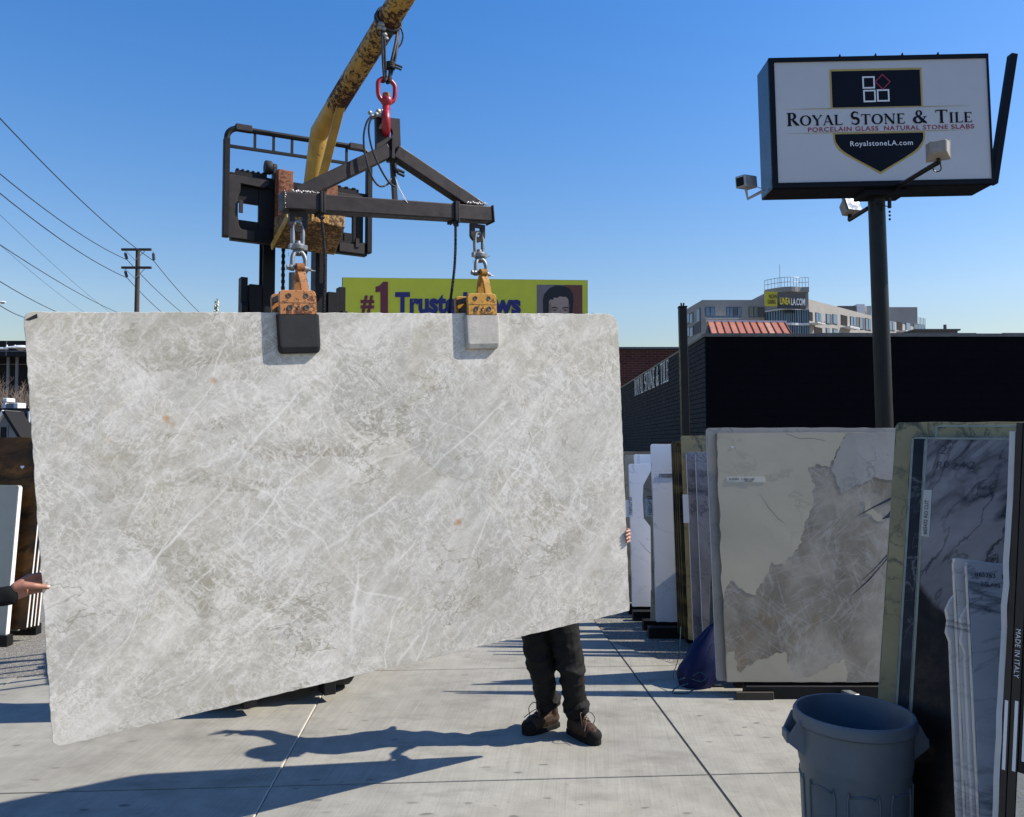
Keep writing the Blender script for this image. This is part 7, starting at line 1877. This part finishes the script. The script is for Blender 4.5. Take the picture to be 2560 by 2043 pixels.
for py in (911, ):
    q = at(0, py, Yd_ + 2); m = MB(); m.b2(xL + .05, xR - .05, Yd_ + 1.95, Yd_ + 1.99, q.z - .03, q.z + .03); m.build('glazing_bar', MAT['column_grey'], db)
# grey house
Yh = 34.0
hw_l, hw_r = at(-400, 1026, Yh).x, at(200, 1026, Yh).x; hzt = at(0, 1026, Yh).z
hs_ = thing('grey_house', 'grey house with a small gabled dormer beyond the left row', 'house', org=(hw_l, Yh, 0))
m = MB(); m.b2(hw_l, hw_r, Yh, Yh + 8, -.01, hzt); m.build('wall', MAT['grey_wall'], hs_)
m = MB(); m.b2(hw_l - .1, hw_r + .1, Yh - .1, Yh + 8.1, hzt + .001, hzt + .09); m.build('roof_edge', MAT['dark_wall'], hs_)
g0, g1, g2 = at(-60, 1098, Yh - 1.2), at(15, 1031, Yh - 1.2), at(53, 1098, Yh - 1.2); g0.z = g2.z
m = MB(); m.prism([(g1.x - (g2.x - g1.x), g2.z - 1.2), (g2.x, g2.z - 1.2), (g2.x, g2.z), (g1.x, g1.z), (g1.x - (g2.x - g1.x), g2.z)], Yh - 1.2, Yh - .001); gd = m.build('gable', MAT['pale_wall'], hs_)
m = MB(); m.bar((g1.x, Yh - .75, g1.z + .04), (g2.x + .15, Yh - .75, g2.z - .1), 1.3, .12, (0, 0, 1)); m.build('roof_slope', MAT['dark_wall'], hs_)
m = MB(); m.bar((g1.x, Yh - .75, g1.z + .05), (2 * g1.x - g2.x - .15, Yh - .75, g2.z - .1), 1.3, .12, (0, 0, 1)); m.build('roof_slope', MAT['white_trim'], hs_)
w0, w1 = at(4, 1068, Yh - 1.2), at(17, 1110, Yh - 1.2); m = MB(); m.b2(w0.x - .06, w1.x + .06, Yh - 1.24, Yh - 1.201, w1.z, w0.z + .06); wf = m.build('window', MAT['column_grey'], hs_)
m = MB(); m.b2(w0.x, w1.x, Yh - 1.26, Yh - 1.241, w1.z + .02, w0.z); m.build('pane', MAT['dark_wall'], wf)
dp = at(66, 1060, Yh - .3); m = MB(); m.cyl((dp.x, Yh - .1, -.01), (dp.x, Yh - .1, hzt - .05), .07, 10); m.build('downpipe', MAT['white_trim'], hs_, smooth=50)
for (u0, v0, u1, v1) in ((16, 1008, 25, 1020), (26, 1009, 44, 1023), (44, 1008, 55, 1023), (17, 996, 28, 1006)):
    p, q = at(u0, v0, Yh + 1.5), at(u1, v1, Yh + 1.5); m = MB(); m.b2(p.x, q.x, Yh + 1.2, Yh + 1.8, hzt + .091 if v1 > 1010 else q.z, p.z); m.build('roof_unit', MAT['white_trim'] if u0 != 26 else MAT['column_grey'], hs_, bev=.02)
# bare tree
def bare_tree(label, px, Y, h, seed, n_br=20):
    rg = random.Random(seed); b0 = Vector((at(px, 900, Y).x, Y, 0)); t = thing('bare_tree', label, 'tree', 'leafless trees beyond the left row', org=tuple(b0))
    m = MB(); tr_ = smooth_pts([b0, b0 + Vector((.1, 0, h * .3)), b0 + Vector((-.05, .1, h * .55))], 4); m.tube(tr_, [.16 - .1 * k / len(tr_) for k in range(len(tr_))], 8); m.build('trunk', MAT['bark'], t, smooth=60)
    m = MB()
    def grow(p, d, L, r, lev):
        q = p; pts = [p]
        for k in range(3):
            d = (d + Vector((rg.uniform(-.35, .35), rg.uniform(-.35, .35), rg.uniform(-.05, .3)))).normalized(); q = q + d * L / 3; pts.append(q)
        m.tube(pts, [r, r * .8, r * .65, r * .5], 5, cap=False)
        if lev > 0:
            for k in range(rg.randint(3, 4)):
                a = pts[rg.randint(1, 3)]; grow(a, (d + Vector((rg.uniform(-1, 1), rg.uniform(-1, 1), rg.uniform(-.3, .8)))).normalized(), L * .66, r * .55, lev - 1)
    for k in range(n_br):
        a = 2 * math.pi * k / n_br; z = h * rg.uniform(.3, .56); grow(b0 + Vector((0, 0, z)), Vector((math.cos(a), math.sin(a), rg.uniform(.4, 1.3))).normalized(), h * .22, .05, 3)
    m.build('crown', MAT['twig'], t)
bare_tree('leafless brown tree before the dark columns', 36, 55, 7.6, 3, 9)
bare_tree('sparse leafless tree beside the columns', -8, 57, 7.2, 9, 8)
# yucca bloom far behind the slab
yb2 = at(541, 775, 30); t = thing('yucca_plant', 'tall yucca with a white flower spike showing above the slab', 'plant', org=(yb2.x, 30, 0))
m = MB(); m.tube([(yb2.x, 30, -.01), (yb2.x + .05, 30, 2.5), (yb2.x, 30, yb2.z + .2)], [.12, .07, .03], 8); m.build('stem', MAT['bark'], t)
m = MB()
for k in range(60):
    a = random.uniform(0, 6.28); z_ = 2.8 + random.uniform(-.4, .6); d = Vector((math.cos(a), math.sin(a), random.uniform(.1, 1.2))).normalized(); p0 = Vector((yb2.x, 30, z_)); sd_ = d.cross(Vector((0, 0, 1))).normalized() * .03
    m.add([p0 - sd_, p0 + sd_, p0 + d * .7], [(0, 1, 2)])
m.build('leaves', MAT['flower_leaf'], t)
m = MB(); z0_ = at(541, 776, 30).z; z1_ = at(541, 750, 30).z
for k in range(26):
    a = random.uniform(0, 6.28); z_ = z0_ - .3 + (z1_ - z0_ + .3) * k / 26; m.ball((yb2.x + .06 * math.cos(a), 30 + .06 * math.sin(a), z_), random.uniform(.02, .045), 6, 4, (1, 1, 1.4))
m.build('bloom', MAT['flower_white'], t, smooth=60)
m = MB()
for k in range(14):
    a = random.uniform(0, 6.28); z_ = z0_ - .25 + (z1_ - z0_ + .3) * k / 14; m.ball((yb2.x + .05 * math.cos(a) - .02, 30 + .05 * math.sin(a) - .02, z_), random.uniform(.02, .04), 6, 4, (1, 1, 1.4))
m.build('buds', MAT['flower_leaf'], t, smooth=60)
# low warehouse across the street, behind the hanging slab
wz = thing('warehouse', 'low grey warehouse across the street behind the hanging slab', 'building', org=(-10, 70, 0))
m = MB(); m.b2(-26, 7.5, 70, 86, -.01, 4.6); m.build('wall', MAT['pale_wall'], wz)
m = MB(); m.b2(-26.1, 7.6, 69.9, 86.1, 4.601, 4.85); m.build('coping', MAT['coping'], wz)
for k in range(5):
    x_ = -22 + k * 6
    m = MB(); m.b2(x_, x_ + 3.2, 69.95, 69.999, 0, 3.2); dr = m.build('roller_door', MAT['column_grey'], wz)
    for q in range(8):
        m = MB(); m.b2(x_ + .05, x_ + 3.15, 69.92, 69.949, .05 + q * .39, .4 + q * .39); m.build('door_slat', MAT['grey_metal'], dr)
